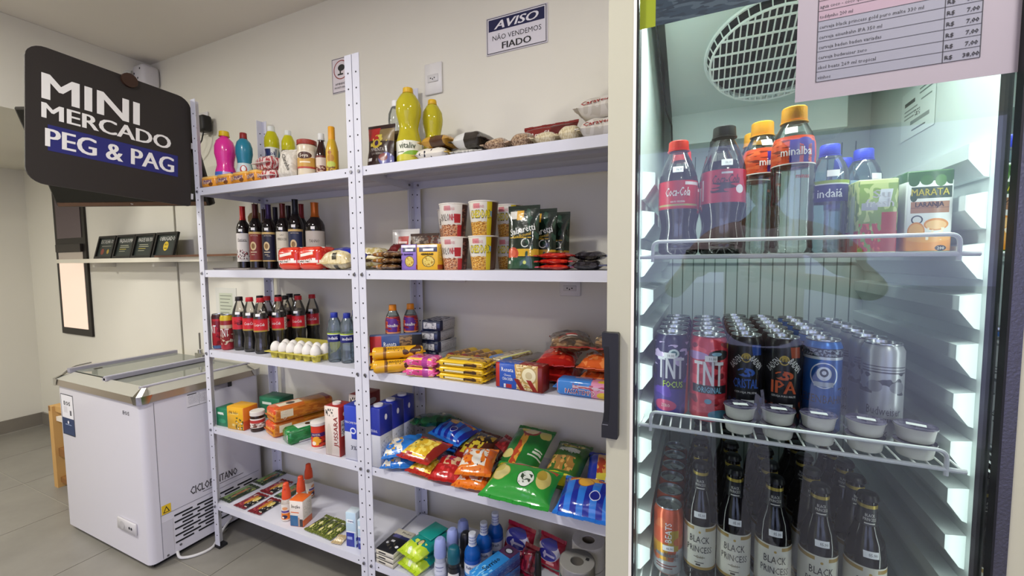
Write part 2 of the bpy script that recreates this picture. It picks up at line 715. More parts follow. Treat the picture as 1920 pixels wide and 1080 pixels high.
def shelving(x0, label):
    W = .922
    t = thing('steel_shelving', label, 'shelving', (x0, 0, 0))
    fl_, th, H = .031, .0022, 2.011
    for (cx_, cy_, sx, sy, hh) in ((0, 0, 1, 1, H), (W, 0, -1, 1, H), (0, SD, 1, -1, H), (W, SD, -1, -1, H)):
        poly = [(0, 0), (fl_, 0), (fl_, th), (th, th), (th, fl_), (0, fl_)]
        pp = [(cx_ + sx * a, cy_ + sy * (b - .003)) for a, b in poly]
        if sx * sy < 0:
            pp = pp[::-1]
        po = MB().prism(pp, 2, .012, hh).build('post', STEEL, t, smooth=False)
        h = MB()
        z = .06
        while z < hh - .02:
            cxx = cx_ + sx * fl_ * .52
            yf = cy_ - sy * .003
            h.cyl((cxx, min(yf, yf - sy * .0004), z), .0032, .0004, 1, 8)
            h.cyl((cxx, yf + sy * (th + .0002), z), .0032, .0004, 1, 8)
            cyy = cy_ + sy * (fl_ * .52 - .003)
            for xx in (cx_ - .0004, cx_ + sx * th + (.0 if sx > 0 else -.0004)):
                h.cyl((xx, cyy, z), .0032, .0004, 0, 8)
            z += .0525
        ho = h.build('bolt_hole', DARKH, po, smooth=False)
        ho['kind'] = 'stuff'
        MB().box(cx_ - .002 if sx > 0 else cx_ - .034, cx_ + .034 if sx > 0 else cx_ + .002,
                 cy_ - .006 if sy > 0 else cy_ - .03, cy_ + .03 if sy > 0 else cy_ + .006, 0, .0115).build('foot', M('#1d1d20', .6), po, smooth=False)
    for k, z in enumerate(UZ):
        m = MB()
        a, b, c, d, l = .0028, W - .0028, .0, SD - .006, .031
        m.box(a, b, c, d, z - .0012, z)
        m.box(a, b, c, c + .0012, z - l, z - .0012).box(a, b, d - .0012, d, z - l, z - .0012)
        m.box(a, a + .0012, c + .0012, d - .0012, z - l, z - .0012).box(b - .0012, b, c + .0012, d - .0012, z - l, z - .0012)
        m.box(a, b, c + .0012, c + .013, z - l, z - l + .0012).box(a, b, d - .013, d - .0012, z - l, z - l + .0012)
        sh = m.build('shelf_tray', STEEL, t, smooth=False)
        MB().box(a + .02, b - .02, .13, .18, z - .014, z - .0012).build('stiffener', STEEL_SHADED, sh, smooth=False)
        for xx in (.016, W - .016):
            MB().cyl((xx, -.0075, z - .0155), .0058, .0042, 1, 6).build('bolt', BOLT, sh)
        for xx in (.046, W - .046):
            MB().cyl((xx, -.0005, z - .0155), .003, .0006, 1, 8).build('slot', DARKH, sh, smooth=False)
        for xx, y in ((.0055, SD - .035), (W - .0055, SD - .035), (.03, SD - .012), (W - .03, SD - .012)):
            MB().cyl((xx - .002, y, z - .0155), .005, .004, 0, 6).build('bolt', BOLT, sh)
    return t


shelving(0, 'white steel shelving unit beside the chest freezer, with the black sign on it')
shelving(.925, 'white steel shelving unit right beside the glass door cooler')

# ------------------------------------------------------------------ hanging sign
BLACK_S = M('#2b2624', .55)
sg = thing('hanging_sign', 'black rounded sign reading MINI MERCADO on the shelving post', 'sign', (-.016, -.004, 1.80), rot=(RAD(-3.1), 0, 0))
# local: y from -.492 (near) to 0, z about centre
sy0, sy1, sz0, sz1, rr = -.487, .002, -.245, .218, .05
pl = []
for (yy, zz, a) in ((sy1 - rr, sz1 - rr, 0), (sy0 + rr, sz1 - rr, 90), (sy0 + rr, sz0 + rr, 180), (sy1 - .012, sz0 + .012, 270)):
    r_ = rr if a != 270 else .012
    for k in range(7):
        q = RAD(a + 15 * k)
        pl.append((yy + r_ * cos(q), zz + r_ * sin(q)))
MB().prism(pl, 0, -.006, 0).build('panel', BLACK_S, sg, smooth=False)
sgn = lambda y, z: (.0007, y, z)
sgn2 = lambda y, z: (.0012, y, z)
patch(sg, 'blue_band', sgn, -.435, -.048, -.128, -.040, M('#272a74', .5), 1, 1)
LET = M('#f2f1ee', .5)
text(sg, 'MINI', sgn2, -.315, .088, .088, LET, width=.262, bold=.035, res=3)
text(sg, 'MERCADO', sgn2, -.262, .006, .052, LET, width=.372, bold=.03, res=3)
text(sg, 'PEG & PAG', sgn2, -.252, -.083, .062, LET, width=.375, bold=.03, res=3)
for z_ in (.15, .02, -.2):
    MB().box(-.010, -.001, .003, .012, z_ - .012, z_ + .012).build('clip', M('#d8d8dc', .4), sg, smooth=False)
MB().cyl((-.011, -.215, .205), .026, .022, 0, 16).build('cable_knob', M('#3a2419', .5), sg)

# ------------------------------------------------------------------ wall screen
tv = thing('wall_television', 'black flat television behind the hanging sign, tilted down', 'television',
           (-.722, -.200, 1.574), rot=(0, 0, 0))
_ya, _ti = -.426, .339
_r = Vector((cos(_ya), -sin(_ya), 0))
_f = Vector((-sin(_ya), -cos(_ya), 0))
_u = Vector((0, 0, 1)) * cos(_ti) + _f * sin(_ti)
_n = _r.cross(_u)       # points to the back
tv.rotation_euler = Matrix((_r, _u.cross(_r), _u)).transposed().to_euler()
W_, H_ = .715, .43
rbox('screen_body', W_, .045, H_, M('#17130f', .35), tv, bev=.006, loc=(W_ / 2, .0225, 0))
MB().box(.012, W_ - .012, -.0015, -.0002, .024, H_ - .012).build('screen', M('#050506', .06), tv, smooth=False)
MB().box(.012, W_ - .012, -.002, -.0004, .004, .021).build('lower_bezel', M('#6b5244', .22, .6), tv, smooth=False)  # brownish reflection on the bezel put into its colour
text(tv, 'TV', on_front(-.002), W_ * .5, .012, .007, '#d8d8d8')
MB().box(W_ / 2 - .06, W_ / 2 + .06, .0455, .10, .12, .30).build('wall_bracket', M('#151515', .5), tv, smooth=False)
MB().tube([(W_ / 2, .10, .2), (W_ / 2 + .02, .2, .2), (W_ / 2 + .03, .30, .24)], .012).build('bracket_arm', M('#151515', .5), tv)


# ------------------------------------------------------------------ sockets, notices, cables
def socket(X, Z, w, h, label, holes=True, gang=1):
    t = thing('wall_socket', label, 'socket', (X, WY, Z))
    rbox('plate', w, .009, h, M('#e6e4e2', .4), t, bev=.003, z0=-h / 2, loc=(0, -.0052, 0))
    rbox('module', w * .62, .004, min(h * .34, .03), M('#d7d5d4', .35), t, bev=.0015, z0=-min(h * .34, .03) / 2, loc=(0, -.0112, 0))
    if holes:
        MB().cyl((-.009, -.0142, 0), .0026, .001, 1, 8).cyl((.009, -.0142, 0), .0026, .001, 1, 8).cyl((0, -.0142, -.004), .0026, .001, 1, 8).build('pin_holes', DARKH, t, smooth=False)
    return t


socket(1.016, 2.046, .083, .122, 'tall white wall socket above the cooking oil bottles')
socket(1.588, 1.206, .078, .058, 'white wall socket under the second shelf, close to the cooler')
socket(1.108, 1.250, .085, .06, 'white wall socket half hidden by the second shelf of the right unit')
pls = socket(-.515, 2.085, .08, .12, 'white wall socket holding the black plug by the sign', False)
pg = thing('power_adapter', 'black power adapter plugged into the wall left of the pink bottle', 'power adapter', (-.462, WY - .012, 2.062))
rbox('adapter_body', .075, .05, .085, M('#191817', .5), pg, bev=.012, seg=3, loc=(0, -.0275, -.04))
MB().tube([(0, -.03, -.04), (-.01, -.035, -.085), (-.05, -.04, -.13), (-.10, -.04, -.16), (-.13, -.06, -.2)], .0035).build('cord', M('#151413', .5), pg)

sgA = thing('notice_sign', 'white and navy AVISO notice high on the wall', 'sign', (1.381, WY, 2.153))
rbox('board', .246, .003, .137, M('#d9d5dd', .5), sgA, bev=.001, z0=-.0685, loc=(0, -.0022, 0))
fnA = on_front(-.0038, .0004)
fnB = on_front(-.0038, .0009)
patch(sgA, 'border', fnA, -.119, .119, -.0645, .0645, M('#23232b', .5), 1)
patch(sgA, 'field', on_front(-.0038, .0006), -.1165, .1165, -.062, .062, M('#dedbe2', .5), 1)
patch(sgA, 'navy_band', on_front(-.0038, .0008), -.112, .112, .0155, .058, M('#0b0f45', .5), 1)
fnC = on_front(-.0038, .0011)
text(sgA, 'AVISO', fnC, 0, .036, .029, '#e8e6ec', width=.176, bold=.03, shear=.28, res=3)
text(sgA, 'NÃO VENDEMOS', fnC, .002, -.010, .018, '#1a1a22', width=.196, res=2)
text(sgA, 'FIADO', fnC, .002, -.042, .024, '#141418', width=.116, bold=.03, res=2)

sgB = thing('security_notice', 'small white camera notice on the wall behind the middle posts', 'sign', (.515, WY, 2.155))
rbox('board', .115, .003, .155, M('#dcd6da', .5), sgB, bev=.001, z0=-.0775, loc=(0, -.0022, 0))
fS = on_front(-.0038, .0004)
patch(sgB, 'border', fS, -.0545, .0545, -.0745, .0745, M('#222226', .5), 1)
patch(sgB, 'field', on_front(-.0038, .0006), -.052, .052, -.072, .072,
      PM('#dfd7dc', [('e', .5, .66, .43, .29, '#8c2326'), ('e', .5, .66, .385, .26, '#dfd7dc'), ('e', .52, .72, .20, .10, '#17171a'),
                     ('r', .30, .50, .62, .55, '#17171a'), ('r', .42, .5, .50, .66, '#17171a')], .5), 1)
fS2 = on_front(-.0038, .0009)
text(sgB, 'AMBIENTE', fS2, 0, -.038, .009, '#222222', width=.075, bold=.02)
text(sgB, 'MONITORADO', fS2, 0, -.054, .009, '#222222', width=.082, bold=.02)

pp_ = thing('wall_document', 'printed licence sheet in a clear sleeve on the wall behind the cola bottles', 'document', (-.41, WY, 1.065))
rbox('sheet', .185, .002, .21, M('#dcdcd2', .6), pp_, bev=0, z0=-.105, loc=(0, -.0016, 0))
patch(pp_, 'green_form', on_front(-.0026, .0004), -.06, .06, -.08, .075, M('#c9cfb9', .6), 1)
for k in range(7):
    patch(pp_, 'text_line', on_front(-.0026, .0008), -.052, .05 - .012 * (k % 3), .058 - k * .019, .062 - k * .019, M('#7d8372', .6), 1)

cb = MB().tube([(-.862, WY - .004, 2.0), (-.860, WY - .004, 1.64), (-.857, WY - .004, 1.2), (-.853, WY - .004, .76), (-.85, WY - .006, .6)], .0045).build('wall_cable', M('#a9a595', .6))
tag(cb, 'thin grey cable running down the wall behind the chest freezer', 'cable')

cm = thing('ceiling_camera', 'white speckled spotlight camera high in the corner behind the sign', 'camera', (-.97, WY, 2.40))
rbox('housing', .11, .09, .12, M('#d9d7da', .5, bump=(60, .6)), cm, bev=.02, seg=3, z0=-.06, loc=(.0, -.047, 0))
lathe('lens_hood', [(.034, 0), (.04, .06), (.036, .07), (.02, .072)], M('#d2d4cc', .5, bump=(60, .6)), cm, rot=(RAD(90), 0, RAD(-40)), loc=(-.05, -.09, -.005))
for q in ((-.03, -.0925, .01), (.03, -.0925, .03), (.005, -.0925, -.02)):
    MB().cyl(q, .006, .002, 1, 8).build('screw_hole', DARKH, cm)

# ------------------------------------------------------------------ wall ledges with frames
L1_ = thing('wall_shelf', 'narrow white wall shelf crossing the window, under the four frames', 'wall shelf', (0, 0, 0))
MB().box(-1.99, -.30, .20, WY - .02, 1.318, 1.343).build('board', M('#e4dfcd', .5), L1_, smooth=False)
for xx in (-1.6, -.9):
    MB().box(xx, xx + .02, .24, WY - .001, 1.29, 1.3178).build('bracket', M('#d9d5c8', .5), L1_, smooth=False)
L2_ = thing('wall_shelf', 'white topped board with a raw brown edge behind the left shelving post', 'wall shelf', (0, 0, 0))
MB().box(-.745, -.012, .185, WY - .001, 1.3435, 1.353).build('board', M('#e6e0d2', .45), L2_, smooth=False)
MB().box(-.745, -.012, .180, .1848, 1.343, 1.3535).build('raw_edge', M('#6e4a33', .7, bump=(80, .5)), L2_, smooth=False)

FR = [(-1.478, 'ESCOLHA OS', '#7a2f25'), (-1.250, 'FAÇA A SOMA', '#cfcfc0'), (-1.030, 'PAGUE VIA PIX', '#c9c9b0'), (-.800, 'OBRIGADO', '#d8b820')]
FL = ['black picture frame reading ESCOLHA OS, leftmost on the wall shelf', 'black picture frame reading FAÇA A SOMA, second on the wall shelf',
      'black picture frame reading PAGUE VIA PIX, third on the wall shelf', 'black picture frame with a yellow smiling face reading OBRIGADO']
for (fx, ft, fc), fl__ in zip(FR, FL):
    t = thing('picture_frame', fl__, 'picture frame', (fx, .245, 1.3436), group='frames on the wall shelf', rot=(RAD(-14), 0, 0))
    w, h = .215, .150
    fr = MB().box(-w / 2, w / 2, -.006, .006, 0, .014).box(-w / 2, w / 2, -.006, .006, h - .014, h)
    fr.box(-w / 2, -w / 2 + .014, -.006, .006, .014, h - .014).box(w / 2 - .014, w / 2, -.006, .006, .014, h - .014)
    fr.build('frame', M('#171614', .4), t, smooth=False)
    sh = []
    if 'OBR' in ft:
        sh = [('e', .5, .45, .13, .22, '#e2c21e'), ('e', .46, .52, .02, .05, '#2a2a20'), ('e', .54, .52, .02, .05, '#2a2a20'), ('r', .43, .33, .57, .37, '#2a2a20')]
    elif 'ESC' in ft:
        sh = [('e', .3, .28, .10, .16, '#8a3a2a'), ('e', .66, .28, .07, .12, '#b59a2a'), ('r', .2, .55, .8, .58, '#9a9a8a')]
    else:
        sh = [('r', .2, .55, .7, .58, '#b5b59a'), ('r', .2, .46, .75, .49, '#b5b59a'), ('r', .2, .36, .6, .39, '#c0b040'), ('r', .2, .26, .55, .29, '#a0a08a')]
    patch(t, 'card', on_front(.003, 0), -w / 2 + .012, w / 2 - .012, .012, h - .012, PM('#26302c', sh, .4), 1)
    text(t, ft, on_front(.003, .0005), 0, h * .76, .024, '#e8e8e0', width=w * .72, bold=.01)

# woven ball on cords under the top tray
wb = thing('hanging_basket', 'small round woven straw basket hanging on cords behind the wine bottles', 'basket', (-.05, .30, 1.53))
lathe('basket', [(.0, -.038), (.026, -.03), (.036, -.01), (.036, .01), (.026, .028), (.012, .034)], PM('#b59c6e', [('n', 0, 0, 1, 1, '#8b7348', 60, .5)], .8, bump=(160, .8)), wb)
for s_ in (-1, 1):
    MB().tube([(s_ * .02, 0, .02), (s_ * .012 - .01, .01, .07), (-.03 + s_ * .02, .012, .12)], .0018, 5).build('cord', M('#3b4030', .7), wb)
# ------------------------------------------------------------------ chest freezer
FW = M('#d9d7df', .35, coat=.3)
fz = thing('chest_freezer', 'white chest freezer with sliding glass lids, left of the shelving', 'freezer', (0, 0, 0))
X0, X1, Y0, Y1 = -.826, -.082, -.213, .296


def roundrect(x0, x1, y0, y1, r, n=5):
    out = []
    for (cx_, cy_, a) in ((x1 - r, y1 - r, 0), (x0 + r, y1 - r, 90), (x0 + r, y0 + r, 180), (x1 - r, y0 + r, 270)):
        for k in range(n + 1):
            q = RAD(a + 90 * k / n)
            out.append((cx_ + r * cos(q), cy_ + r * sin(q)))
    return out


def tub(name, outer, inner, z0, zf, z1, mat, parent):
    n = len(outer)
    V = [(x, y, z0) for x, y in outer] + [(x, y, z1) for x, y in outer] + [(x, y, z1) for x, y in inner] + [(x, y, zf) for x, y in inner]
    F = [tuple(reversed(range(n))), tuple(range(3 * n, 4 * n))]
    for k in range(3):
        for i in range(n):
            j = (i + 1) % n
            F.append((k * n + i, k * n + j, (k + 1) * n + j, (k + 1) * n + i))
    return mk(name, V, F, mat, parent, sharp=40)


tub('cabinet', roundrect(X0, X1, Y0, Y1, .026), roundrect(X0 + .06, X1 - .06, Y0 + .06, Y1 - .05, .02), .025, .33, .735, FW, fz)
MB().box(X0 + .02, X1 - .02, Y0 + .02, Y1 - .01, .004, .0245).build('plinth', M('#1a1a1c', .7), fz, smooth=False)
ALU = M('#b7ab9c', .28, .75)
ALU2 = M('#c9c8bd', .35, .35)
e = .010
# trim: lower metal band, upper slanted rim
tub('trim_band', roundrect(X0 - e, X1 + e, Y0 - e, Y1 + .004, .03), roundrect(X0 + .058, X1 - .058, Y0 + .058, Y1 - .048, .02), .728, .7355, .758, ALU, fz)
o_, i_ = roundrect(X0 - e, X1 + e, Y0 - e, Y1 + .004, .03), roundrect(X0 + .04, X1 - .04, Y0 + .045, Y1 - .03, .02)
n_ = len(o_)
V = [(x, y, .7585) for x, y in o_] + [(x, y, .783) for x, y in i_] + [(x, y, .7585) for x, y in i_]
F = [(a, (a + 1) % n_, n_ + (a + 1) % n_, n_ + a) for a in range(n_)] + [(n_ + a, n_ + (a + 1) % n_, 2 * n_ + (a + 1) % n_, 2 * n_ + a) for a in range(n_)] + \
    [(2 * n_ + a, 2 * n_ + (a + 1) % n_, (a + 1) % n_, a) for a in range(n_)]
mk('slanted_rim', V, F, ALU2, fz, sharp=30)
CHR = M('#c3c1bd', .12, 1.0)
for (cx_, cy_, sx, sy) in ((X1 + e, Y0 - e, -1, 1), (X0 - e, Y0 - e, 1, 1), (X1 + e, Y1 + .004, -1, -1)):
    m = MB()
    for zz0, zz1, ins0, ins1 in ((.726, .7595, -.0025, -.0025), (.7597, .785, -.0025, .034)):
        p0 = [(cx_ + sx * a, cy_ + sy * b) for a, b in ((ins0, .035), (ins0, .012), (ins0 + .012, ins0), (.035, ins0))]
        p1 = [(cx_ + sx * a, cy_ + sy * b) for a, b in ((ins1, .05), (ins1, ins1 + .012), (ins1 + .012, ins1), (.05, ins1))]
        b = len(m.V)
        m.V += [(x, y, zz0) for x, y in p0] + [(x, y, zz1) for x, y in p1]
        m.F += [(b + k, b + k + 1, b + 5 + k, b + 4 + k) for k in range(3)]
    m.build('corner_cap', CHR, fz, smooth=False)
# lids: two panes on rails running into the depth
GL = CLEAR('#dfe9e2', .09, .28, hazecol='#cfd3c6')  # pale grey-green reflection put into the glass as a haze colour
RAIL = M('#a9a7b5', .35, .3)
zt = .780
for xa, xb, zz in ((X0 + .03, -.42, zt + .008), (-.46, X1 - .04, zt - .004)):
    l = MB().box(xa + .02, xb - .02, Y0 + .05, Y1 - .035, zz - .004, zz).build('glass_lid', GL, fz, smooth=False)
    MB().box(xa, xa + .025, Y0 + .03, Y1 - .02, zz - .008, zz + .014).build('rail', RAIL, l, smooth=False)
    MB().box(xb - .03, xb, Y0 + .03, Y1 - .02, zz - .008, zz + .010).build('rail', RAIL, l, smooth=False)
    MB().box(xb - .018, xb - .014, Y0 + .03, Y1 - .02, zz + .0102, zz + .0125).build('rail_line', M('#e9e9ee', .3), l, smooth=False)
MB().box(X0 + .10, X0 + .115, Y0 + .10, Y0 + .13, .755, .79).build('lid_stop', M('#3a332e', .5), fz, smooth=False)
lk = MB().box(-.535, -.465, Y1 - .055, Y1 - .03, .785, .812).cyl((-.5, Y1 - .045, .812), .012, .02, 2, 10).build('lid_lock', CHR, fz)
MB().cyl((-.5, Y1 - .045, .835), .0045, .09, 2, 8).build('lock_rod', M('#8d8a84', .3, .8), lk)
MB().tube(arc([(X0 - .008, Y0 + .02, .765), (X0 - .004, Y0 + .06, .80), (X0 + .03, Y0 + .12, .81)], .04), .003, 6).build('lid_cord', M('#6f6c62', .5), fz)

# front (-Y) face print
fnF = on_front(Y0, .0008)
fnF2 = on_front(Y0, .0014)
text(fz, 'EOS', fnF2, -.195, .676, .016, '#33333a', width=.05, bold=.02)
lb = patch(fz, 'energy_label', fnF, -.795, -.672, .488, .688, PM('#e9e8ec', [('r', 0, 0, 1, 1, '#2a2b38'), ('r', .03, .02, .97, .98, '#e9e8ec'), ('r', .03, .02, .97, .42, '#1d3560'),
           ('r', .2, .55, .5, .70, '#d8d6da'), ('r', .68, .5, .82, .62, '#5d5d66'), ('r', .25, .25, .75, .27, '#8899bb'), ('e', .5, .32, .06, .04, '#e9e8ec')], .4), 1)
text(lb, 'EOS', fnF2, -.733, .645, .019, '#22222a', width=.062, bold=.03)
sk_ = rbox('mains_socket', .15, .008, .052, M('#c9c7c9', .4), fz, bev=.002, z0=-.026, loc=(-.243, Y0 - .0045, .166))
for q in (-.028, .028, .045):
    MB().cyl((q, -.0052, 0), .006, .0012, 1, 10).build('socket_hole', DARKH, sk_)
MB().cyl((-.03, -.0054, 0), .018, .001, 1, 14).build('socket_face', M('#b9b7b9', .4), sk_)

# vent side (+X) face
fnX = on_side(X1, .0008)
fnX2 = on_side(X1, .0014)
patch(fz, 'panel_seam', fnX, -.168, -.166, .03, .72, M('#77767f', .6), 1)
patch(fz, 'panel_seam', fnX, -.166, .27, .2195, .2215, M('#77767f', .6), 1)
patch(fz, 'panel_seam', fnX, .0, .19, .243, .2455, M('#44444c', .6), 1)
text(fz, 'CICLOPENTANO', fnX2, .055, .272, .036, '#3d3b40', width=.21, bold=.015)
wl = patch(fz, 'warning_sticker', fnX, -.163, -.128, .222, .262, M('#e8c22a', .5), 1)
MB().prism([(-.158, .228), (-.133, .228), (-.1455, .256)], 0, X1 + .0010, X1 + .0014).build('warning_triangle', M('#222222', .5), wl, smooth=False)
MB().prism([(-.153, .231), (-.138, .231), (-.1455, .249)], 0, X1 + .0014, X1 + .0018).build('warning_triangle', M('#e8c22a', .5), wl, smooth=False)
rl = patch(fz, 'rating_label', fnX, -.045, .04, .655, .722, PM('#dcdadf', [('r', .03, .03, .97, .06, '#33333a'), ('r', .06, .85, .5, .92, '#44444c'), ('n', .1, .2, .6, .8, '#8a8890', 40, .56), ('r', .62, .1, .64, .9, '#8a8890'), ('n', .66, .2, .95, .8, '#8a8890', 40, .56)], .5), 1)
MB().box(X1 + .0004, X1 + .004, .075, .155, .705, .727).build('recess_handle', M('#8b8890', .4), fz, smooth=False)
MB().box(X1 + .0042, X1 + .007, .135, .152, .704, .728).build('handle_end', M('#26262b', .4), fz, smooth=False)
for c_ in range(4):
    for r_ in range(9):
        z = .068 + r_ * .0155
        a = -.118 + c_ * .092 + (.030 if r_ % 2 else 0)
        MB().box(X1 + .0002, X1 + .0022, a, a + .072, z, z + .0065).build('vent_slot', M('#141417', .8), fz, smooth=False)
for q in ((-.10, .052), (-.15, .035)):
    MB().cyl((X1, q[0], q[1]), .005, .003, 0, 8).build('screw', M('#77767c', .4, .6), fz)
MB().box(X1 + .0003, X1 + .002, -.166, -.125, .03, .19).build('kick_panel', M('#d0ced6', .4), fz, smooth=False)
cd = MB().tube(arc([(X1 + .001, -.115, .03), (-.06, -.12, .008), (-.02, -.09, .006), (.0, -.045, .006), (-.002, -.012, .006), (-.03, .02, .006), (-.06, .06, .02), (-.078, .12, .05)], .03), .0058, 8).build('power_cable', M('#dcdbd9', .5))
tag(cd, 'white power cable looping on the floor under the chest freezer', 'cable')

# ------------------------------------------------------------------ wooden stand behind the freezer
WOOD = M('#c49a5c', .6, bump=(30, .4))
WOODD = M('#8a5f30', .7, bump=(30, .4))
ws = thing('wooden_stand', 'raw pine stand with a square leg, left of the chest freezer', 'stand', (-1.41, -.045, 0))
MB().box(-.028, .018, -.018, .03, 0, .487).build('leg', WOOD, ws, smooth=False)
MB().box(.0185, .5, -.006, .02, .455, .487).build('rail', WOOD, ws, smooth=False)
MB().box(.0185, .5, -.004, .02, .40, .425).build('rail', M('#e2d9cb', .6), ws, smooth=False)
MB().box(.0185, .5, -.004, .02, .19, .235).build('rail', WOODD, ws, smooth=False)
MB().box(.0185, .5, -.004, .02, .03, .06).build('rail', WOODD, ws, smooth=False)
MB().box(.5005, .545, -.018, .03, 0, .487).build('leg', WOOD, ws, smooth=False)
MB().box(-.027, -.005, -.0186, -.0181, .458, .487).build('knot', WOODD, ws, smooth=False)

# ------------------------------------------------------------------ glass door cooler
CREAM = M('#bcbaa6', .42)
INNER = M('#cdd8d4', .38)
fr = thing('display_cooler', 'tall cream glass door drinks cooler at the right', 'cooler', (0, 0, 0))
FX0, FX1 = 1.862, 2.437
IX0, IX1 = 1.909, 2.396
IY0, IY1 = -.292, .225
ZB, ZT = .52, 1.86
cab = MB()
cab.box(FX0, IX0, -.29, .30, .0, 1.98).box(IX1, FX1, -.29, .30, .0, 1.98)
cab.box(IX0, IX1, IY1, .30, .0, 1.98).box(IX0, IX1, -.29, IY1, ZT, 1.98).box(IX0, IX1, -.29, IY1, 0, ZB)
cab.build('cabinet', CREAM, fr, smooth=False)
lin_ = MB().box(IX0, IX0 + .0012, -.29, IY1, ZB, ZT).box(IX1 - .0012, IX1, -.29, IY1, ZB, ZT)
lin_.box(IX0 + .0012, IX1 - .0012, IY1 - .0012, IY1, ZB, ZT).box(IX0 + .0012, IX1 - .0012, -.29, IY1 - .0012, ZT - .0012, ZT).box(IX0 + .0012, IX1 - .0012, -.29, IY1 - .0012, ZB, ZB + .0012)
lin_.build('liner', INNER, fr, smooth=False)
g = MB()
for k in range(16):
    x = IX0 + .03 + k * .0285
    g.box(x, x + .0022, IY1 - .0022, IY1 - .0013, ZB + .02, 1.60)
g.build('back_groove', M('#6f7f78', .6), fr, smooth=False)['kind'] = 'stuff'
# wall ledges that carry the wire shelves
LEDGE = M('#d8e2df', .35)
for side in (0, 1):
    for k in range(13):
        z = 1.475 - k * .0745
        if z < ZB + .06:
            break
        p = [(0, 0), (.024, -.004), (.024, -.026), (.006, -.052), (0, -.054)]
        pts = [(IX0 + .0013 + a, z + b) for a, b in p] if side == 0 else [(IX1 - .0013 - a, z + b) for a, b in p]
        MB().prism(pts, 1, -.268, .20).build('ledge', LEDGE, fr, smooth=False)
# door
GX0, GX1 = 1.911, 2.383
d = MB().box(FX0, GX0 - .0012, -.35, -.302, .05, 1.96).box(GX1 + .016, FX1, -.35, -.302, .05, 1.96).box(GX0 - .0012, GX1 + .016, -.35, -.302, 1.80, 1.96).box(GX0 - .0012, GX1 + .016, -.35, -.302, .05, .50)
door = d.build('door', CREAM, fr, smooth=False)
MB().box(GX0 - .0012, GX0 + .0012, -.3505, -.305, .50, 1.80).build('black_seal', M('#15161a', .5), door, smooth=False)
MB().box(GX0 - .0065, GX0 - .0013, -.3508, -.3502, .50, 1.80).build('white_bead', M('#eeeae2', .4), door, smooth=False)
MB().box(GX1, GX1 + .0025, -.352, -.305, .50, 1.80).build('black_seal', M('#101116', .5), door, smooth=False)
MB().box(GX1 + .0025, GX1 + .0158, -.3515, -.30, .50, 1.80).build('metal_edge', M('#54545f', .3, .6, bump=(300, .3)), door, smooth=False)
gl_ = MB().box(GX0 + .0013, GX1 - .0001, -.338, -.334, .501, 1.799).build('glass_pane', CLEAR('#f6faf9', .004, ior=1.5, rough=.0), door, smooth=False)
# moulded handle on the left stile
hp = []
for z, x in ((-.097, 0), (-.074, 0), (-.066, .002), (-.03, .0065), (.03, .0075), (.066, .003), (.072, 0), (.097, 0)):
    hp.append((x, z))
poly = [(FX0 - .0055 + x, 1.0785 + z) for x, z in hp]
poly = poly + [(FX0 + .022, 1.0785 + .097), (FX0 + .024, 1.0785 + .094), (FX0 + .024, 1.0785 - .094), (FX0 + .022, 1.0785 - .097)]
hd = MB().prism(poly[::-1], 1, -.366, -.3502).build('handle', M('#1d1d22', .42), door, smooth=False)
MB().box(FX0 - .004, FX0 + .006, -.3663, -.366, 1.0785 - .073, 1.0785 - .0715).build('handle_line', M('#6b6b72', .4), hd, smooth=False)
MB().prism([(FX0 - .001, 1.15), (FX0 + .0065, 1.15), (FX0 + .0085, 1.10), (FX0 + .0085, 1.04), (FX0 + .0065, 1.012), (FX0 - .001, 1.012)], 1, -.3668, -.3661).build('finger_recess', M('#0e0e11', .5), hd, smooth=False)
rbox('hinge_cap', .05, .03, .062, M('#dccfc9', .45), door, bev=.014, seg=4, z0=-.031, loc=(2.421, -.366, 1.456))
# decal across the top of the glass
dc = patch(door, 'decal', on_front(-.338, .0004), GX0 + .002, GX1 - .001, 1.702, 1.799, PM('#2c3a45', [('n', 0, 0, 1, 1, '#3f4d56', 9, .5), ('n', 0, 0, 1, 1, '#25313b', 16, .55), ('r', 0, 0, .055, 1, '#8f9c1e')], .35), 1)
# price list
pl_ = patch(door, 'price_list', on_front(-.338, .0009), 2.1425, 2.384, 1.5425, 1.735, M('#a0979f', .6), 1)
PX0, PX1, PC = 2.168, 2.346, 2.309
PB, PD = 1.568, .01445
fnP, fnP2 = on_front(-.338, .0013), on_front(-.338, .0017)
LN = M('#35333a', .6)
patch(pl_, 'grey_rows', fnP, PX0, PX1, PB, PB + PD * 6, M('#8c8c98', .6), 1)
patch(pl_, 'pink_rows', fnP, PX0, PX1, PB + PD * 6, PB + PD * 11, M('#a38c99', .6), 1)
for k in range(11):
    patch(pl_, 'table_line', fnP2, PX0, PX1, PB + k * PD - .0003, PB + k * PD + .0003, LN, 1)
for x in (PX0, PC, PX1):
    patch(pl_, 'table_line', fnP2, x - .0004, x + .0004, PB, PB + PD * 11, LN, 1)
ROWS = [('vinhos', '38,00'), ('skol beats 269 ml tropical', '7,00'), ('cerveja budweiser zero', '7,00'), ('cerveja baden baden variadas', '7,00'),
        ('cerveja eisenbahn IPA 350 ml', '7,00'), ('cerveja black princess gold puro malte 330 ml', '5,00'), ('toddynho 200 ml', '4,00'),
        ('agua coco - coco quadrado 200 ml', '4,00'), ('suco morango 200 ml su fresh', '4,00'), ('suco laranja 200 ml', '4,00')]
for k, (a, b) in enumerate(ROWS):
    zc = PB + (k + .42) * PD
    w = .0026 * len(a)
    text(pl_, a, fnP2, PX0 + .002 + w / 2, zc, .0050, '#2f2d33', width=w, bold=.008)
    text(pl_, 'R$', fnP2, PC + .006, zc, .0052, '#2f2d33', bold=.012)
    text(pl_, b, fnP2, PX1 - .009, zc, .0052, '#2f2d33', bold=.012)

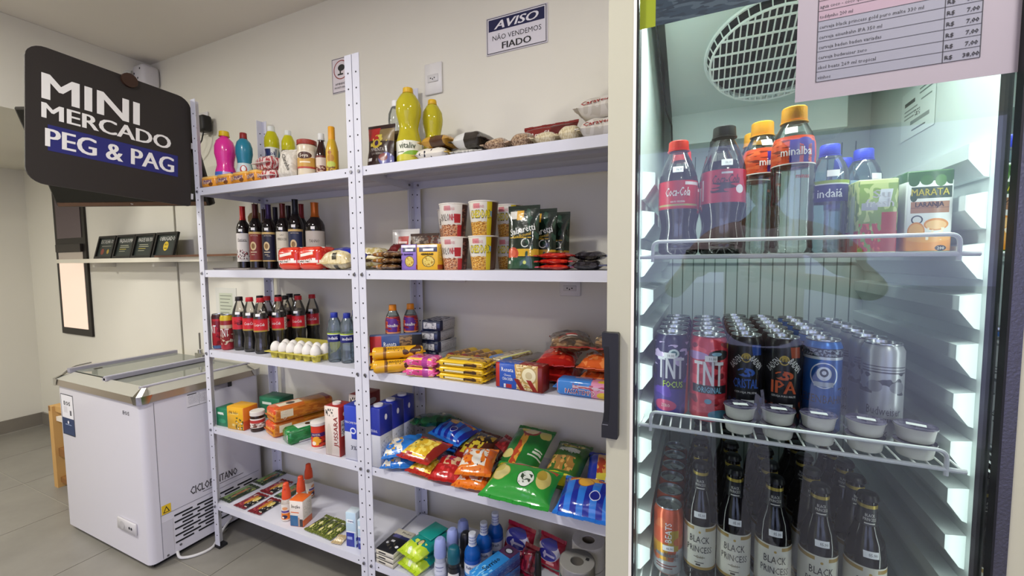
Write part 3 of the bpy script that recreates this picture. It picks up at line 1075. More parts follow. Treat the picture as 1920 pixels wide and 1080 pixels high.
# evaporator housing and fan at the top
HS = M('#d3dedb', .4)
prof = [(-.262, 1.838), (.045, 1.712), (.115, 1.690), (.115, 1.612), (.2235, 1.612), (.2235, 1.858), (-.262, 1.858)]
hb = MB().prism(prof, 0, IX0 + .03, IX1 - .075).build('evaporator_housing', HS, fr, smooth=False)
sl = atan2(1.712 - 1.838, .307)
gc = Vector((2.150, -.048, 1.7502))
fg = bpy.data.objects.new('fan_guard', None)
COL.objects.link(fg)
fg.parent = fr
fg.location = gc
fg.rotation_euler = (sl, 0, 0)
GW = M('#eef4f2', .3)
R_ = .132
# local: x right, y along the slope, -z out of the panel
MB().cyl((0, 0, -.0015), R_ * .97, .001, 2, 36).build('fan_opening', M('#1b2327', .6), fg, smooth=False)
MB().tube([(R_ * cos(a * pi / 24), R_ * sin(a * pi / 24), -.004) for a in range(48)], .004, 6, True).build('outer_ring', GW, fg)
MB().tube([(R_ * .93 * cos(a * pi / 24), R_ * .93 * sin(a * pi / 24), -.024) for a in range(48)], .0028, 6, True).build('inner_ring', GW, fg)
for k in range(-10, 11):
    x = k * R_ * .93 / 10.6
    y = sqrt(max((R_ * .93) ** 2 - x * x, 1e-8))
    MB().box(x - .0013, x + .0013, -y, y, -.026, -.0225).build('guard_bar', GW, fg, smooth=False)
for k in range(-3, 4):
    y = k * R_ * .93 / 3.6
    x = sqrt((R_ * .93) ** 2 - y * y)
    MB().box(-x, x, y - .002, y + .002, -.0285, -.0262).build('cross_bar', GW, fg, smooth=False)
for k in range(40):
    a = 2 * pi * k / 40
    MB().tube([(R_ * .93 * cos(a), R_ * .93 * sin(a), -.024), (R_ * cos(a), R_ * sin(a), -.003)], .0014, 4).build('rim_rib', GW, fg)
MB().cyl((0, 0, -.02), .03, .0175, 2, 20).build('fan_hub', M('#2b3436', .5), fg)
for k in range(5):
    a = 2 * pi * k / 5
    p = [(.028 * cos(a), .028 * sin(a)), (.098 * cos(a - .22), .098 * sin(a - .22)), (.098 * cos(a + .22), .098 * sin(a + .22)), (.028 * cos(a + .5), .028 * sin(a + .5))]
    MB().prism(p, 2, -.010, -.008).build('fan_blade', M('#232b2f', .5), fg, smooth=False)
MB().tube([(1.924, -.262, 1.83), (1.926, -.20, 1.78), (1.930, -.08, 1.70), (1.933, .0, 1.668), (1.9395, .09, 1.66), (1.941, .112, 1.60), (1.942, .116, 1.50)], .0022, 6).build('sensor_wire', M('#14171a', .5), fr)
st = patch(fr, 'data_sticker', lambda y, z: (IX1 - .0021, -y, z), -.04, .10, 1.545, 1.640,
           PM('#dbe6e1', [('r', .10, .70, .42, .78, '#3a4644'), ('r', .1, .58, .5, .61, '#7b8886'), ('r', .1, .50, .45, .53, '#7b8886'), ('r', .1, .42, .4, .45, '#7b8886'),
                          ('r', .55, .86, .95, .89, '#6b7876'), ('r', .55, .78, .95, .81, '#6b7876'), ('r', .6, .64, .9, .67, '#7b8886'),
                          ('r', .3, .26, .85, .34, '#8d9997'), ('n', .42, .38, .58, .52, '#2a3432', 30, .5), ('r', .35, .12, .75, .15, '#5b6866')], .4), 1)

# wire shelves
WIRE = M('#fafcfb', .35)
SHZ = {1: 1.3135, 2: 1.0, 3: .672}


def wire_shelf(z, label):
    t = bpy.data.objects.new('wire_shelf', None)
    COL.objects.link(t)
    t.parent = fr
    t.location = (0, 0, z)
    t['label'] = label
    x0, x1, y0, y1 = IX0 + .006, IX1 - .026, -.314, .205
    MB().tube([(x0, y0, -.003), (x1, y0, -.003)], .0036).build('front_wire', WIRE, t)
    MB().tube(arc([(x0 + .022, y0 - .0005, -.012), (x0 + .022, y0 - .0005, .0245), (x1 - .022, y0 - .0005, .0245), (x1 - .022, y0 - .0005, -.012)], .012, 5), .003).build('guard_rail', WIRE, t)
    MB().tube([(x0, y1, -.003), (x1, y1, -.003)], .003).build('back_wire', WIRE, t)
    for yy in (-.1, .06):
        MB().tube([(x0, yy, -.0045), (x1, yy, -.0045)], .0024).build('cross_wire', WIRE, t)
    for k in range(27):
        x = x0 + .004 + (x1 - x0 - .008) * k / 26
        MB().tube([(x, y0, -.0016), (x, y1, -.0016)], .0016, 5).build('wire', WIRE, t)
    return t


wire_shelf(SHZ[1], 'white wire shelf in the cooler, under the cola bottles and juice cartons')
wire_shelf(SHZ[2], 'white wire shelf in the cooler, under the drink cans and dessert cups')
wire_shelf(SHZ[3], 'white wire shelf in the cooler, under the dark beer bottles')
# ------------------------------------------------------------------ goods: builders
CAPN = 20


def sc(prof, R, h):
    return [(r * R, z * h) for r, z in prof]


PF = {
    'cola': [(0, .004), (.55, 0), (.86, .006), (.98, .03), (1, .08), (.97, .14), (.86, .24), (.9, .31), (1, .38), (1, .64), (.97, .69), (.86, .755), (.66, .83), (.48, .89), (.42, .915), (.42, .945)],
    'water': [(0, .004), (.6, 0), (.9, .01), (1, .04), (.96, .10), (1, .15), (.96, .20), (1, .25), (.96, .30), (1, .35), (.97, .40), (1, .43), (1, .60), (.98, .63), (1, .66), (.97, .74), (.82, .82), (.56, .89), (.44, .92), (.44, .94)],
    'pinched': [(0, .004), (.7, 0), (.95, .01), (1, .05), (1, .28), (.95, .33), (.80, .42), (.84, .5), (1, .62), (.98, .74), (.8, .83), (.5, .88), (.38, .90), (.38, .93)],
    'oil': [(0, .004), (.7, 0), (.93, .01), (1, .04), (1, .32), (.95, .35), (.8, .44), (.74, .5), (.8, .56), (.96, .66), (1, .73), (.94, .82), (.6, .91), (.34, .94), (.34, .955)],
    'wine': [(0, .004), (.85, 0), (1, .01), (1, .62), (.97, .66), (.8, .72), (.5, .77), (.4, .81), (.38, .86), (.38, .99), (.42, .992), (.42, 1.0)],
    'beer': [(0, .004), (.85, 0), (1, .012), (1, .52), (.98, .57), (.86, .66), (.62, .74), (.50, .80), (.46, .9), (.44, .955), (.48, .96), (.48, .97)],
    'sauce': [(0, .004), (.85, 0), (1, .015), (1, .5), (.95, .56), (.7, .68), (.46, .78), (.42, .86), (.42, .88)],
    'deo': [(0, .004), (.7, 0), (.92, .02), (1, .1), (.9, .3), (.82, .45), (.9, .52), (.9, .53)],
    'wash': [(0, .004), (.9, 0), (1, .02), (1, .5), (.98, .6), (.8, .68), (.5, .74), (.42, .77), (.42, .79)],
    'spray': [(0, .004), (.9, 0), (1, .015), (.97, .3), (.96, .5), (.9, .56), (.7, .60), (.5, .62), (.5, .63)],
    'jar': [(0, .004), (.8, 0), (.97, .02), (1, .06), (.97, .2), (1, .35), (.97, .7), (1, .84), (.92, .88), (.9, .885)],
}
WATER = CLEAR('#e4f0ee', .07, .10, ior=1.33, hazecol='#d3e2de', rough=.05)
PET = CLEAR('#e8e8e2', .05, .05, rough=.04)


def bottle(name, label, cat, X, Y, z, D, h, pf, mat, cap, lab=None, texts=(), liq=None, rz=RAD(35), group=None, ptag=None, capn=None):
    """cap=(hex, v0, v1, radius share); lab=(v0,v1,material); liq=(hex, v top); texts=(str, cap height, z share, hex, width[, x])"""
    t = thing(name, label, cat, (X, Y, z), rz, group)
    R = D / 2
    p = sc(PF[pf], R, h)
    lathe('body', p, mat, t, 24)
    if liq:
        q = [(max(r - .0012, 0), zz + .0008) for r, zz in p if zz < liq[1] * h]
        rr = rad_at(p, liq[1] * h) - .0012
        q += [(rr, liq[1] * h), (0, liq[1] * h + .0004)]
        lathe('liquid', q, M(liq[0], .12, spec=.6), t, 20)
    if cap:
        c, v0, v1, rs = cap[:4]
        rc = R * rs
        V = [(0, v0 * h)]
        lathe('cap', [(rc, v0 * h), (rc * 1.02, v0 * h + .001), (rc * .98, v1 * h - .0015), (rc * .9, v1 * h), (0, v1 * h)], M(c, .4, bump=(400, .2)), t, CAPN)
        lathe('neck_ring', [(rc * .95, v0 * h - .0032), (rc * 1.1, v0 * h - .0028), (rc * 1.1, v0 * h - .001), (rc * .95, v0 * h - .0006)], M(c, .4), t, CAPN, cap=False)
    if lab:
        v0, v1, lm = lab
        zs = [v0 * h] + [zz for r, zz in p if v0 * h < zz < v1 * h] + [v1 * h]
        lathe('label', [(rad_at(p, zz) + .0005, zz) for zz in zs], lm, t, 24, cap=False)
    fn = on_cyl([(r + .0005, zz) for r, zz in p], .0005)
    for s in texts:
        text(t, s[0], fn, s[5] if len(s) > 5 else 0, s[2] * h, s[1], s[3], width=s[4], bold=.012, shear=s[6] if len(s) > 6 else 0, res=1)
    if ptag:
        price(t, [(r + .0006, zz) for r, zz in p], ptag[0] * h, ptag[1], w=.018, h=.011, t=ptag[2])
    return t


STEEL_LID = M('#c4c8ca', .22, .9)


def can(name, label, cat, X, Y, z, D, h, mat, texts=(), rz=0, group=None, ptag=None):
    t = thing(name, label, cat, (X, Y, z), rz, group)
    R = D / 2
    p = [(0, .003), (R * .74, .003), (R * .78, 0), (R * .82, .001), (R, .009), (R, h - .012), (R * .86, h - .003)]
    lathe('body', p, mat, t, 28, cap=False)
    lid = lathe('lid', [(R * .86, h - .003), (R * .89, h - .0015), (R * .88, h), (R * .83, h - .0005), (R * .8, h - .005), (0, h - .0045)], STEEL_LID, t, 24, cap=False)
    MB().cyl((0, -R * .22, h - .0043), R * .24, .0012, 2, 10).box(-R * .12, R * .12, -R * .2, R * .3, h - .0043, h - .0031).build('pull_tab', M('#aeb2b4', .3, .9), lid)
    fn = on_cyl(R, .0006)
    for s in texts:
        text(t, s[0], fn, s[5] if len(s) > 5 else 0, s[2] * h, s[1], s[3], width=s[4], bold=s[7] if len(s) > 7 else .015, rot=s[6] if len(s) > 6 else 0, res=1,
             arch=s[8] if len(s) > 8 else 0)
    if ptag:
        price(t, R, ptag[0] * h, ptag[1], t=ptag[2])
    return t


def carton(name, label, cat, X, Y, z, w, d, h, mats, texts=(), stexts=(), ttexts=(), rz=0, group=None, cap=None, rot=None, bev=.002):
    t = thing(name, label, cat, (X, Y, z), rz, group, rot)
    rbox('box', w, d, h, mats, t, bev)
    for s in texts:
        text(t, s[0], on_front(-d / 2), s[5] if len(s) > 5 else 0, s[2] * h, s[1], s[3], width=s[4], bold=.015, rot=s[6] if len(s) > 6 else 0)
    for s in stexts:
        text(t, s[0], on_side(w / 2), s[5] if len(s) > 5 else 0, s[2] * h, s[1], s[3], width=s[4], bold=.015, rot=s[6] if len(s) > 6 else 0)
    for s in ttexts:
        text(t, s[0], on_top(h), s[5] if len(s) > 5 else 0, s[2], s[1], s[3], width=s[4], bold=.015, rot=s[6] if len(s) > 6 else 0)
    if cap:
        MB().cyl((cap[0] * w, cap[1] * d, h), cap[2], .007, 2, 16).build('screw_cap', M(cap[3], .4), t)
    return t


def bag(name, label, cat, loc, w, l, th, mat, rot=(0, 0, 0), texts=(), group=None, seed=0, pinch=.06, fins=.012, nu=14, nv=18, crink=.0012, finmat=None, boxy=2.4, part='wrapper'):
    """pillow pack lying on its back, seams at both ends"""
    t = thing(name, label, cat, loc, 0, group, rot)
    rnd = random.Random(seed)
    ph = [rnd.uniform(0, 6.28) for _ in range(6)]
    L = l / 2 - fins

    def prof(p, s):
        a = max(0.0, 1 - abs(s) ** (boxy + 1.2)) ** .62
        b = max(0.0, 1 - abs(p) ** boxy) ** .46
        return a * b

    def S(x, y, side=1):
        p, s = max(-1, min(1, 2 * x / w)), max(-1, min(1, y / L))
        k = prof(p, s)
        wr = crink * (sin(x * 300 + ph[0] + 3 * s) * abs(s) ** 3 + .8 * sin(x * 90 + y * 140 + ph[1]) + .6 * sin(y * 110 - x * 60 + ph[2]))
        zz = th * .46 + side * (th * (.54 if side > 0 else .46) * k + wr * k)
        ww = 1 - pinch * (1 - abs(s) ** 4) * .9 if abs(y) < L else 1
        return (x * ww, y, max(zz, 0) if side < 0 else zz)
    V, F, UV = [], [], []
    ys = [-l / 2] + [-L + 2 * L * j / nv for j in range(nv + 1)] + [l / 2]
    for side in (1, -1):
        b = len(V)
        for y in ys:
            for i in range(nu + 1):
                V.append(S(-w / 2 + w * i / nu, y, side))
        for j in range(len(ys) - 1):
            for i in range(nu):
                a = b + j * (nu + 1) + i
                q = (a, a + 1, a + nu + 2, a + nu + 1)
                uvq = [(i / nu, ys[j] / l + .5), ((i + 1) / nu, ys[j] / l + .5), ((i + 1) / nu, ys[j + 1] / l + .5), (i / nu, ys[j + 1] / l + .5)]
                if side < 0:
                    q, uvq = q[::-1], uvq[::-1]
                F.append(q)
                UV += uvq
    mk(part, V, F, mat, t, uv=UV, sharp=70)
    # end seams
    for e_ in (-1, 1):
        y0, y1 = (e_ * l / 2, e_ * L)
        m = MB()
        n = 12
        for i in range(n):
            x0, x1 = -w / 2 + w * i / n, -w / 2 + w * (i + 1) / n
            o0 = .0011 * sin(i * 1.9 + ph[3])
            m.box(x0, x1, min(y0, y1), max(y0, y1), th * .46 - .0012 + o0, th * .46 + .0012 + o0)
        m.build('seal', finmat or mat, t, smooth=False)['kind'] = 'stuff'
    eu = t.rotation_euler.to_matrix()
    t.location.z += -min((eu @ Vector(v)).z for v in V)
    for s in texts:
        def f(x, y):
            q = S(x, y, 1)
            return (q[0], q[1], q[2] + .0016)
        text(t, s[0], f, s[5] if len(s) > 5 else 0, s[2], s[1], s[3], width=s[4], bold=.018, rot=s[6] if len(s) > 6 else 0, arch=s[7] if len(s) > 7 else 0)
    return t


def flow(name, label, cat, loc, w, d, h, mats, rz=0.0, texts=(), group=None, fin=.010):
    """flow wrapped brick: rounded body with a seal fin at both x ends"""
    t = thing(name, label, cat, loc, rz, group)
    rbox('wrapper', w, d, h, mats, t, bev=min(h * .38, .012), seg=3)
    fm = mats['front'] if isinstance(mats, dict) else mats
    for e_ in (-1, 1):
        m = MB()
        for i in range(8):
            y0, y1 = -d * .46 + d * .92 * i / 8, -d * .46 + d * .92 * (i + 1) / 8
            o0 = .0012 * sin(i * 2.1)
            m.box(min(e_ * (w / 2 - .003), e_ * (w / 2 + fin)), max(e_ * (w / 2 - .003), e_ * (w / 2 + fin)), y0, y1, h * .45 - .001 + o0, h * .45 + .001 + o0)
        m.build('seal', fm, t, smooth=False)['kind'] = 'stuff'
    for s in texts:
        text(t, s[0], on_front(-d / 2), s[5] if len(s) > 5 else 0, s[2] * h, s[1], s[3], width=s[4], bold=s[6] if len(s) > 6 else .015)
    return t


def pouch(name, label, cat, loc, w, h, th, mat, rz=0, texts=(), lean=0.0, group=None, seed=0):
    """standing pouch: thick gusset foot, flat top seam"""
    t = thing(name, label, cat, (loc[0], loc[1], loc[2] + th / 2 * sin(RAD(lean)) + .001), 0, group, (RAD(-lean), 0, rz))
    rnd = random.Random(seed)
    ph = [rnd.uniform(0, 6.28) for _ in range(4)]
    nu, nv = 12, 16

    def S(x, z, side):
        p, v = max(-1, min(1, 2 * x / w)), max(0, min(1, z / h))
        k = (max(0, 1 - abs(p) ** 2.6) ** .6) * (max(0.0, 1 - v ** 1.5) ** .75)
        wr = .0014 * sin(x * 120 + z * 80 + ph[0]) + .001 * sin(z * 160 - x * 60 + ph[1])
        ww = 1 - .05 * sin(pi * v)
        return (x * ww, side * (th / 2 * k + wr * k) - (.0008 * (1 if side < 0 else -1)), z)
    V, F, UV = [], [], []
    for side in (-1, 1):
        b = len(V)
        for j in range(nv + 1):
            for i in range(nu + 1):
                V.append(S(-w / 2 + w * i / nu, h * j / nv, side))
        for j in range(nv):
            for i in range(nu):
                a = b + j * (nu + 1) + i
                q = (a, a + 1, a + nu + 2, a + nu + 1)
                uvq = [(i / nu, j / nv), ((i + 1) / nu, j / nv), ((i + 1) / nu, (j + 1) / nv), (i / nu, (j + 1) / nv)]
                F.append(q if side < 0 else q[::-1])
                UV += uvq if side < 0 else uvq[::-1]
    mk('wrapper', V, F, mat, t, uv=UV, sharp=70)
    MB().box(-w / 2, w / 2, -.0016, .0016, h - .001, h + .008).build('top_seam', mat, t, smooth=False)
    for s in texts:
        def f(x, z):
            q = S(x, z, -1)
            return (q[0], q[1] - .0012, q[2])
        text(t, s[0], f, s[5] if len(s) > 5 else 0, s[2] * h, s[1], s[3], width=s[4], bold=.015, rot=s[6] if len(s) > 6 else 0)
    return t


def nth(k):
    return ['first', 'second', 'third', 'fourth', 'fifth', 'sixth', 'seventh'][k]


E_ = .0006
T1, T2, T3, T4, T5 = [z + E_ for z in UZ]
C30, C40, C50 = RAD(30), RAD(40), RAD(50)

# ================================================================== left unit, top tray
SOAP = PM('#e59a2c', [('r', 0, .78, 1, 1, '#f3c36a'), ('r', .12, .30, .80, .66, '#e9c9a0'), ('e', .70, .25, .16, .17, '#7a4a1c'), ('n', .1, .3, .8, .66, '#6d2b7a', 14, .56)], .3, (60, .2))
s0 = None
for k, (x, w, lab) in enumerate(((.078, .088, 'orange soap bar pack at the far left end of the top shelf'), (.182, .088, 'orange soap bar pack in front of the pink bottle'),
                                 (.285, .088, 'orange soap bar pack in front of the teal bottle'), (.368, .050, 'narrow orange soap bar pack touching the red speckled packs'))):
    t = carton('soap_pack', lab, 'soap', x, .030, T1, w, .05, .047, SOAP, [('NIPS', .010, .55, '#5b1f74', w * .55)], rz=RAD(2 - k), group='orange soap packs', bev=.006)
bottle('cleaner_bottle', 'bright pink cleaner bottle with a yellow cap on the top shelf', 'bottle', .055, .098, T1, .082, .262, 'pinched', M('#e8319c', .25, coat=.3),
       ('#e3bf17', .925, 1.0, .48), (.02, .30, PM('#4a6fc8', [('r', .5, 0, .62, 1, '#c8b7ea'), ('r', .28, .15, .5, .8, '#8fb4ea')], .4)), [('ALO', .022, .17, '#1c2f74', .05, -.004)], rz=C40)
bottle('cleaner_bottle', 'teal cleaner bottle with a dark red cap and white shield label', 'bottle', .187, .098, T1, .066, .238, 'pinched', M('#1f7f9a', .28, coat=.3),
       ('#8d1a1d', .90, 1.0, .42), (.04, .44, PM('#cfe0e0', [('e', .52, .72, .07, .18, '#b5362f'), ('e', .52, .74, .045, .12, '#e9efef'), ('r', 0, 0, .3, 1, '#1f7f9a'), ('r', .72, 0, 1, 1, '#1f7f9a')], .4)),
       [('Ypê', .020, .13, '#16343c', .04)], rz=C40)
bottle('detergent_bottle', 'yellow green detergent bottle with a clear spout, left of the two', 'bottle', .24, .192, T1, .062, .285, 'oil', M('#d3ce22', .18, trans=.18, ior=1.35),
       ('#dfe3dd', .925, 1.0, .5), (.42, .66, PM('#e9ebe2', [('r', .3, .3, .5, .9, '#23305e'), ('r', .6, .1, .66, .9, '#8d949f'), ('r', .72, .1, .78, .9, '#8d949f')], .4)), [('Sol', .016, .57, '#20306a', .03)], rz=C40, group='yellow green detergents')
bottle('detergent_bottle', 'shorter yellow green detergent bottle behind the white flour bag', 'bottle', .318, .215, T1, .056, .262, 'oil', M('#d3ce22', .18, trans=.18, ior=1.35),
       ('#dfe3dd', .925, 1.0, .5), (.42, .66, PM('#3b3550', [('r', .3, .3, .5, .9, '#d8d8d2')], .4)), rz=C40, group='yellow green detergents')
bottle('cleaner_bottle', 'second teal bottle with a red cap, hidden behind the yellow green detergent', 'bottle', .15, .26, T1, .062, .268, 'pinched', M('#1f7f9a', .28), ('#8d1a1d', .92, 1.0, .42), rz=C40)
SPK = PM('#e4d3cd', [('n', 0, 0, 1, 1, '#b23540', 11, .52), ('n', 0, 0, 1, 1, '#7b3a33', 17, .62), ('r', .3, .35, .72, .62, '#d6b7a8')], .35, (50, .4))
bag('snack_pack', 'red and white speckled pack at the bottom of the pair beside the soap', 'pack', (.415, .058, T1), .112, .085, .047, SPK, (0, 0, RAD(4)), seed=1, boxy=5, group='red speckled packs')
bag('snack_pack', 'red and white speckled pack lying on top of the other one', 'pack', (.400, .060, T1 + .048), .108, .085, .056, SPK, (0, 0, RAD(-3)), seed=2, boxy=5, group='red speckled packs')
bag('flour_bag', 'upright white flour bag with slanted lettering beside the mayonnaise jar', 'bag', (.516, .080, T1), .078, .124, .05, PM('#d9d3c6', [('n', .0, .0, 1, 1, '#c9c2b4', 7, .5)], .55, (40, .5)), (RAD(78), 0, RAD(14)),
    [('Clarinha', .016, .0, '#5a564d', .075, .005, RAD(-60))], seed=3, fins=.006, boxy=4)
bag('tissue_pack', 'pale blue pack standing behind the white flour bag', 'pack', (.485, .245, T1), .10, .15, .035, PM('#c7d3e4', [('r', 0, .6, 1, .8, '#4f78c4')], .4, (50, .4)), (RAD(84), 0, RAD(10)), seed=4, fins=.006)
t = thing('mayonnaise_jar', 'cream mayonnaise jar with a red screw lid on the top shelf', 'jar', (.592, .083, T1), C30)
jp = sc(PF['jar'], .036, .150)
lathe('body', jp, M('#dccfb4', .3, coat=.4), t)
lathe('lid', [(.036, .131), (.0365, .132), (.0365, .1485), (.034, .15), (0, .15)], M('#9c3a2c', .4, bump=(300, .3)), t, cap=False)
lathe('label', [(.0362, .038), (.0358, .105)], PM('#c89b45', [('r', 0, .62, 1, 1, '#e5dbc6'), ('r', 0, .0, 1, .10, '#b23b2c'), ('e', .5, .74, .13, .20, '#4a2416'), ('r', .42, .32, .6, .40, '#f0e2c4')], .4), t, cap=False)
text(t, 'Soya', on_cyl(.0362, .001), 0, .088, .013, '#f3e7d3', width=.03, bold=.02)
bottle('sauce_bottle', 'dark brown soy sauce bottle with a white cap', 'bottle', .648, .103, T1, .044, .176, 'sauce', M('#2a0f0d', .12, spec=.6), ('#d9dad6', .865, 1.0, .55),
       (.06, .5, PM('#6d2a22', [('r', .3, .5, .7, .9, '#d8c8b8'), ('n', .2, 0, .8, .5, '#c9b39a', 12, .5)], .4)), rz=C30)
bottle('mustard_bottle', 'slim yellow mustard bottle with a tall orange yellow cap beside the middle post', 'bottle', .738, .072, T1, .044, .181, 'sauce', M('#cda51c', .3, coat=.3), ('#e09d14', .66, 1.0, .56),
       (.05, .52, PM('#c9a01c', [('e', .5, .62, .10, .16, '#b07a16'), ('e', .5, .35, .13, .13, '#b8c04a'), ('n', .3, 0, .7, .25, '#7a5414', 12, .5), ('e', .48, .86, .05, .08, '#a8601c')], .4)), rz=C30)
bottle('sauce_bottle', 'dark red sauce bottle almost hidden by the middle post', 'bottle', .792, .125, T1, .036, .125, 'sauce', M('#5c1714', .2), ('#8c1e1a', .865, 1.0, .55), (.06, .5, M('#a2382b', .4)), rz=C30)

# ================================================================== left unit, second tray
lf = thing('leaflet_stack', 'dark flat leaflets lying at the left end of the wine shelf', 'leaflet', (.13, .12, T2), RAD(6))
for k in range(3):
    rbox('leaflet', .21, .15, .0022, [M('#6a5a58', .4), M('#d9d4cc', .5), M('#4a3c3c', .4)][k], lf, bev=0, z0=.0024 * k, rot=(0, 0, RAD(3 * k - 3)))
WG = M('#140d0d', .08, spec=.7)


def wine(label, X, Y, D, h, foil, lab=None, texts=(), rz=C40):
    t = thing('wine_bottle', label, 'wine bottle', (X, Y, T2), rz, 'wine bottles')
    p = sc(PF['wine'], D / 2, h)
    lathe('body', p, WG, t, 24)
    q = [(r + .0006, z) for r, z in p if z > h * .79]
    q = [(rad_at(p, h * .78) + .0006, h * .78)] + q + [(0, h + .0005)]
    lathe('foil', q, M(foil, .28, .35), t, 20, cap=False)
    if lab:
        lathe('label', [(D / 2 + .0005, h * .12), (D / 2 + .0005, h * .57)], lab, t, 24, cap=False, a0=-RAD(75), a1=RAD(75))
        price(t, [(r + .0004, z) for r, z in p], h * .615, -.004, .016, .012, '')
    for s in texts:
        text(t, s[0], on_cyl(D / 2 + .0005, .0006), s[5] if len(s) > 5 else 0, s[2] * h, s[1], s[3], width=s[4], shear=.2 if len(s) > 6 else 0)
    return t


MED = lambda base, rim: PM(base, [('r', 0, .93, 1, 1, '#cfae6a'), ('r', 0, 0, 1, .04, '#cfae6a'), ('r', .93, 0, .96, 1, rim), ('e', .42, .52, .17, .15, '#d9bf8e'), ('e', .42, .52, .10, .09, '#8c6a3c'), ('r', .25, .3, .6, .33, '#d9c9a8'), ('r', .3, .22, .5, .24, '#c9b998')], .45)
wine('wine bottle with a bright red foil and white illustrated label, leftmost', .047, .168, .057, .294, '#b3221d',
     PM('#d4cec8', [('n', .1, .08, .9, .42, '#5b3a3d', 9, .54), ('n', .2, .15, .8, .4, '#a04a50', 8, .6), ('r', .25, .70, .8, .73, '#7b7572')], .5), [('Ventura', .013, .47, '#3d3838', .036, 0, 1)])
wine('wine bottle with a brown foil and plain red label, second from the left', .137, .168, .058, .299, '#4d1712', MED('#7c2723', '#d8b98a'), [('ALTOS DEL', .005, .515, '#e8d6c0', .032)])
wine('wine bottle with a purple foil and navy label', .228, .168, .057, .291, '#33214f', MED('#1c1a33', '#b9a06a'), [('ALTOS DEL', .005, .515, '#e2d3be', .032), ('1909', .006, .2, '#e2d3be', .012)])
wine('wine bottle with a rusty red foil and cream label above the red bread', .311, .176, .057, .291, '#5e1f18', PM('#d8cfba', [('r', .2, .42, .8, .44, '#a59c86'), ('n', .2, .05, .8, .3, '#7c8f5c', 8, .58)], .5),
     [('LAS', .006, .52, '#3a342c', .014), ('PERDICES', .011, .455, '#332d28', .038)])
wine('tall wine bottle with a black foil and navy label', .393, .176, .061, .304, '#14171f', MED('#20294a', '#c9b07a'), [('ALTOS DEL', .005, .515, '#e2d3be', .034)])
wine('broad shouldered wine bottle with an orange foil, rightmost of the wines', .490, .195, .078, .286, '#b9611b', PM('#b9b2a8', [('r', .3, .45, .7, .46, '#8d867c'), ('r', .30, .3, .7, .31, '#8d867c')], .5), [('TANNO', .012, .42, '#4c4640', .042)])
for x, y, h, f, lab in ((.048, .275, .292, '#2a1512', 'dark foiled bottle behind the brown foiled wine'),
                        (.138, .268, .296, '#1b1524', 'black foiled bottle behind the purple foiled wine'), (.228, .270, .298, '#241614', 'black foiled bottle behind the cream labelled wine'),
                        (.315, .270, .300, '#7c1f22', 'dark red foiled bottle behind the tall navy wine')):
    wine(lab, x, y, .054, h, f)
BRD = PM('#cf2d1c', [('r', .08, .30, .92, .42, '#efe6dc'), ('r', .12, .33, .6, .39, '#3b2a20'), ('r', .7, .36, .85, .5, '#f3f0ea'), ('e', .5, .12, .5, .10, '#e0492e'), ('n', 0, .6, 1, 1, '#e2553a', 5, .58)], .22, (35, .5), coat=.3)
for k, (x, lb_) in enumerate(((.522, 'red packaged loaf of bread beside the wine labels, left one'), (.640, 'red packaged loaf of bread next to the blue topped loaf'))):
    t = thing('bread_loaf', lb_, 'bread', (x, .075, T2), RAD(2), 'red bread loaves')
    rbox('wrapper', .115, .105, .090, BRD, t, bev=.024, seg=4)
    rbox('twisted_end', .03, .02, .014, M('#b8281c', .3), t, bev=.004, loc=(0, .062, .04))
    text(t, 'FORMA', lambda x, z: (x, -.0532, z), -.008, .033, .015, '#f4efe6', width=.062, bold=.03, rot=RAD(10))
    patch(t, 'name_strip', lambda x, z: (x, -.0530, z + .15 * x), -.034, .03, .055, .066, M('#efe9dd', .4), 4)
bag('bread_loaf', 'sliced loaf in a clear bag with a royal blue top', 'bread', (.783, .078, T2), .155, .125, .074,
    PM('#cdbb8c', [('r', 0, .34, 1, 1, '#2333b5'), ('n', 0, 0, 1, .34, '#e0d4ae', 8, .5), ('r', .42, .45, .52, .55, '#dcdce6'), ('r', .45, .12, .6, .22, '#3a3526')], .2, (40, .5), coat=.5), (RAD(16), 0, RAD(-2)), seed=14, boxy=3.2)
bag('bread_loaf', 'yellowish loaf in a clear bag behind the blue topped one', 'bread', (.775, .235, T2), .17, .13, .088, PM('#c9b56e', [('n', 0, 0, 1, 1, '#e4d8b4', 7, .5), ('r', .0, .6, .4, 1, '#c1a62b')], .25, (40, .5), coat=.4), (0, 0, RAD(4)), seed=15, boxy=3)

# ================================================================== left unit, third tray
can('energy_drink_can', 'red energy drink can at the left end of the cola shelf', 'can', .044, .036, T3, .050, .158,
    PM('#a91f2c', [('n', 0, 0, 1, .9, '#7a1522', 6, .55), ('r', 0, .88, 1, 1, '#3a1216'), ('r', 0, 0, 1, .1, '#4c6a94'), ('r', 0, .0, .35, 1, '#1a1316')], .3, metal=.2), [('TNT', .036, .58, '#e8e8ea', .034, -.014)], rz=C30)
can('energy_drink_can', 'red can with a yellow top beside the leftmost cola bottle', 'can', .098, .040, T3, .050, .157,
    PM('#8f2a2c', [('r', 0, .85, 1, 1, '#c9b22a'), ('r', 0, 0, 1, .18, '#a9303a'), ('n', .1, .15, .9, .45, '#d8cdb4', 10, .56), ('r', .2, .62, .8, .72, '#c7b79a')], .3, metal=.2), [('TNT', .036, .50, '#e8e6e2', .036)], rz=C30)
COLB = CLEAR('#f4f1ec', .035, .012, rough=.04)
COLA = ('#150907', .72)
RED_L = PM('#c8202c', [('r', 0, .9, 1, 1, '#b01722'), ('r', .70, 0, .96, 1, '#d9d4cc'), ('n', .72, .05, .94, .95, '#55504c', 20, .55), ('r', 0, 0, .3, .18, '#a58a3c'), ('r', .3, 0, .68, .12, '#a58a3c')], .35)
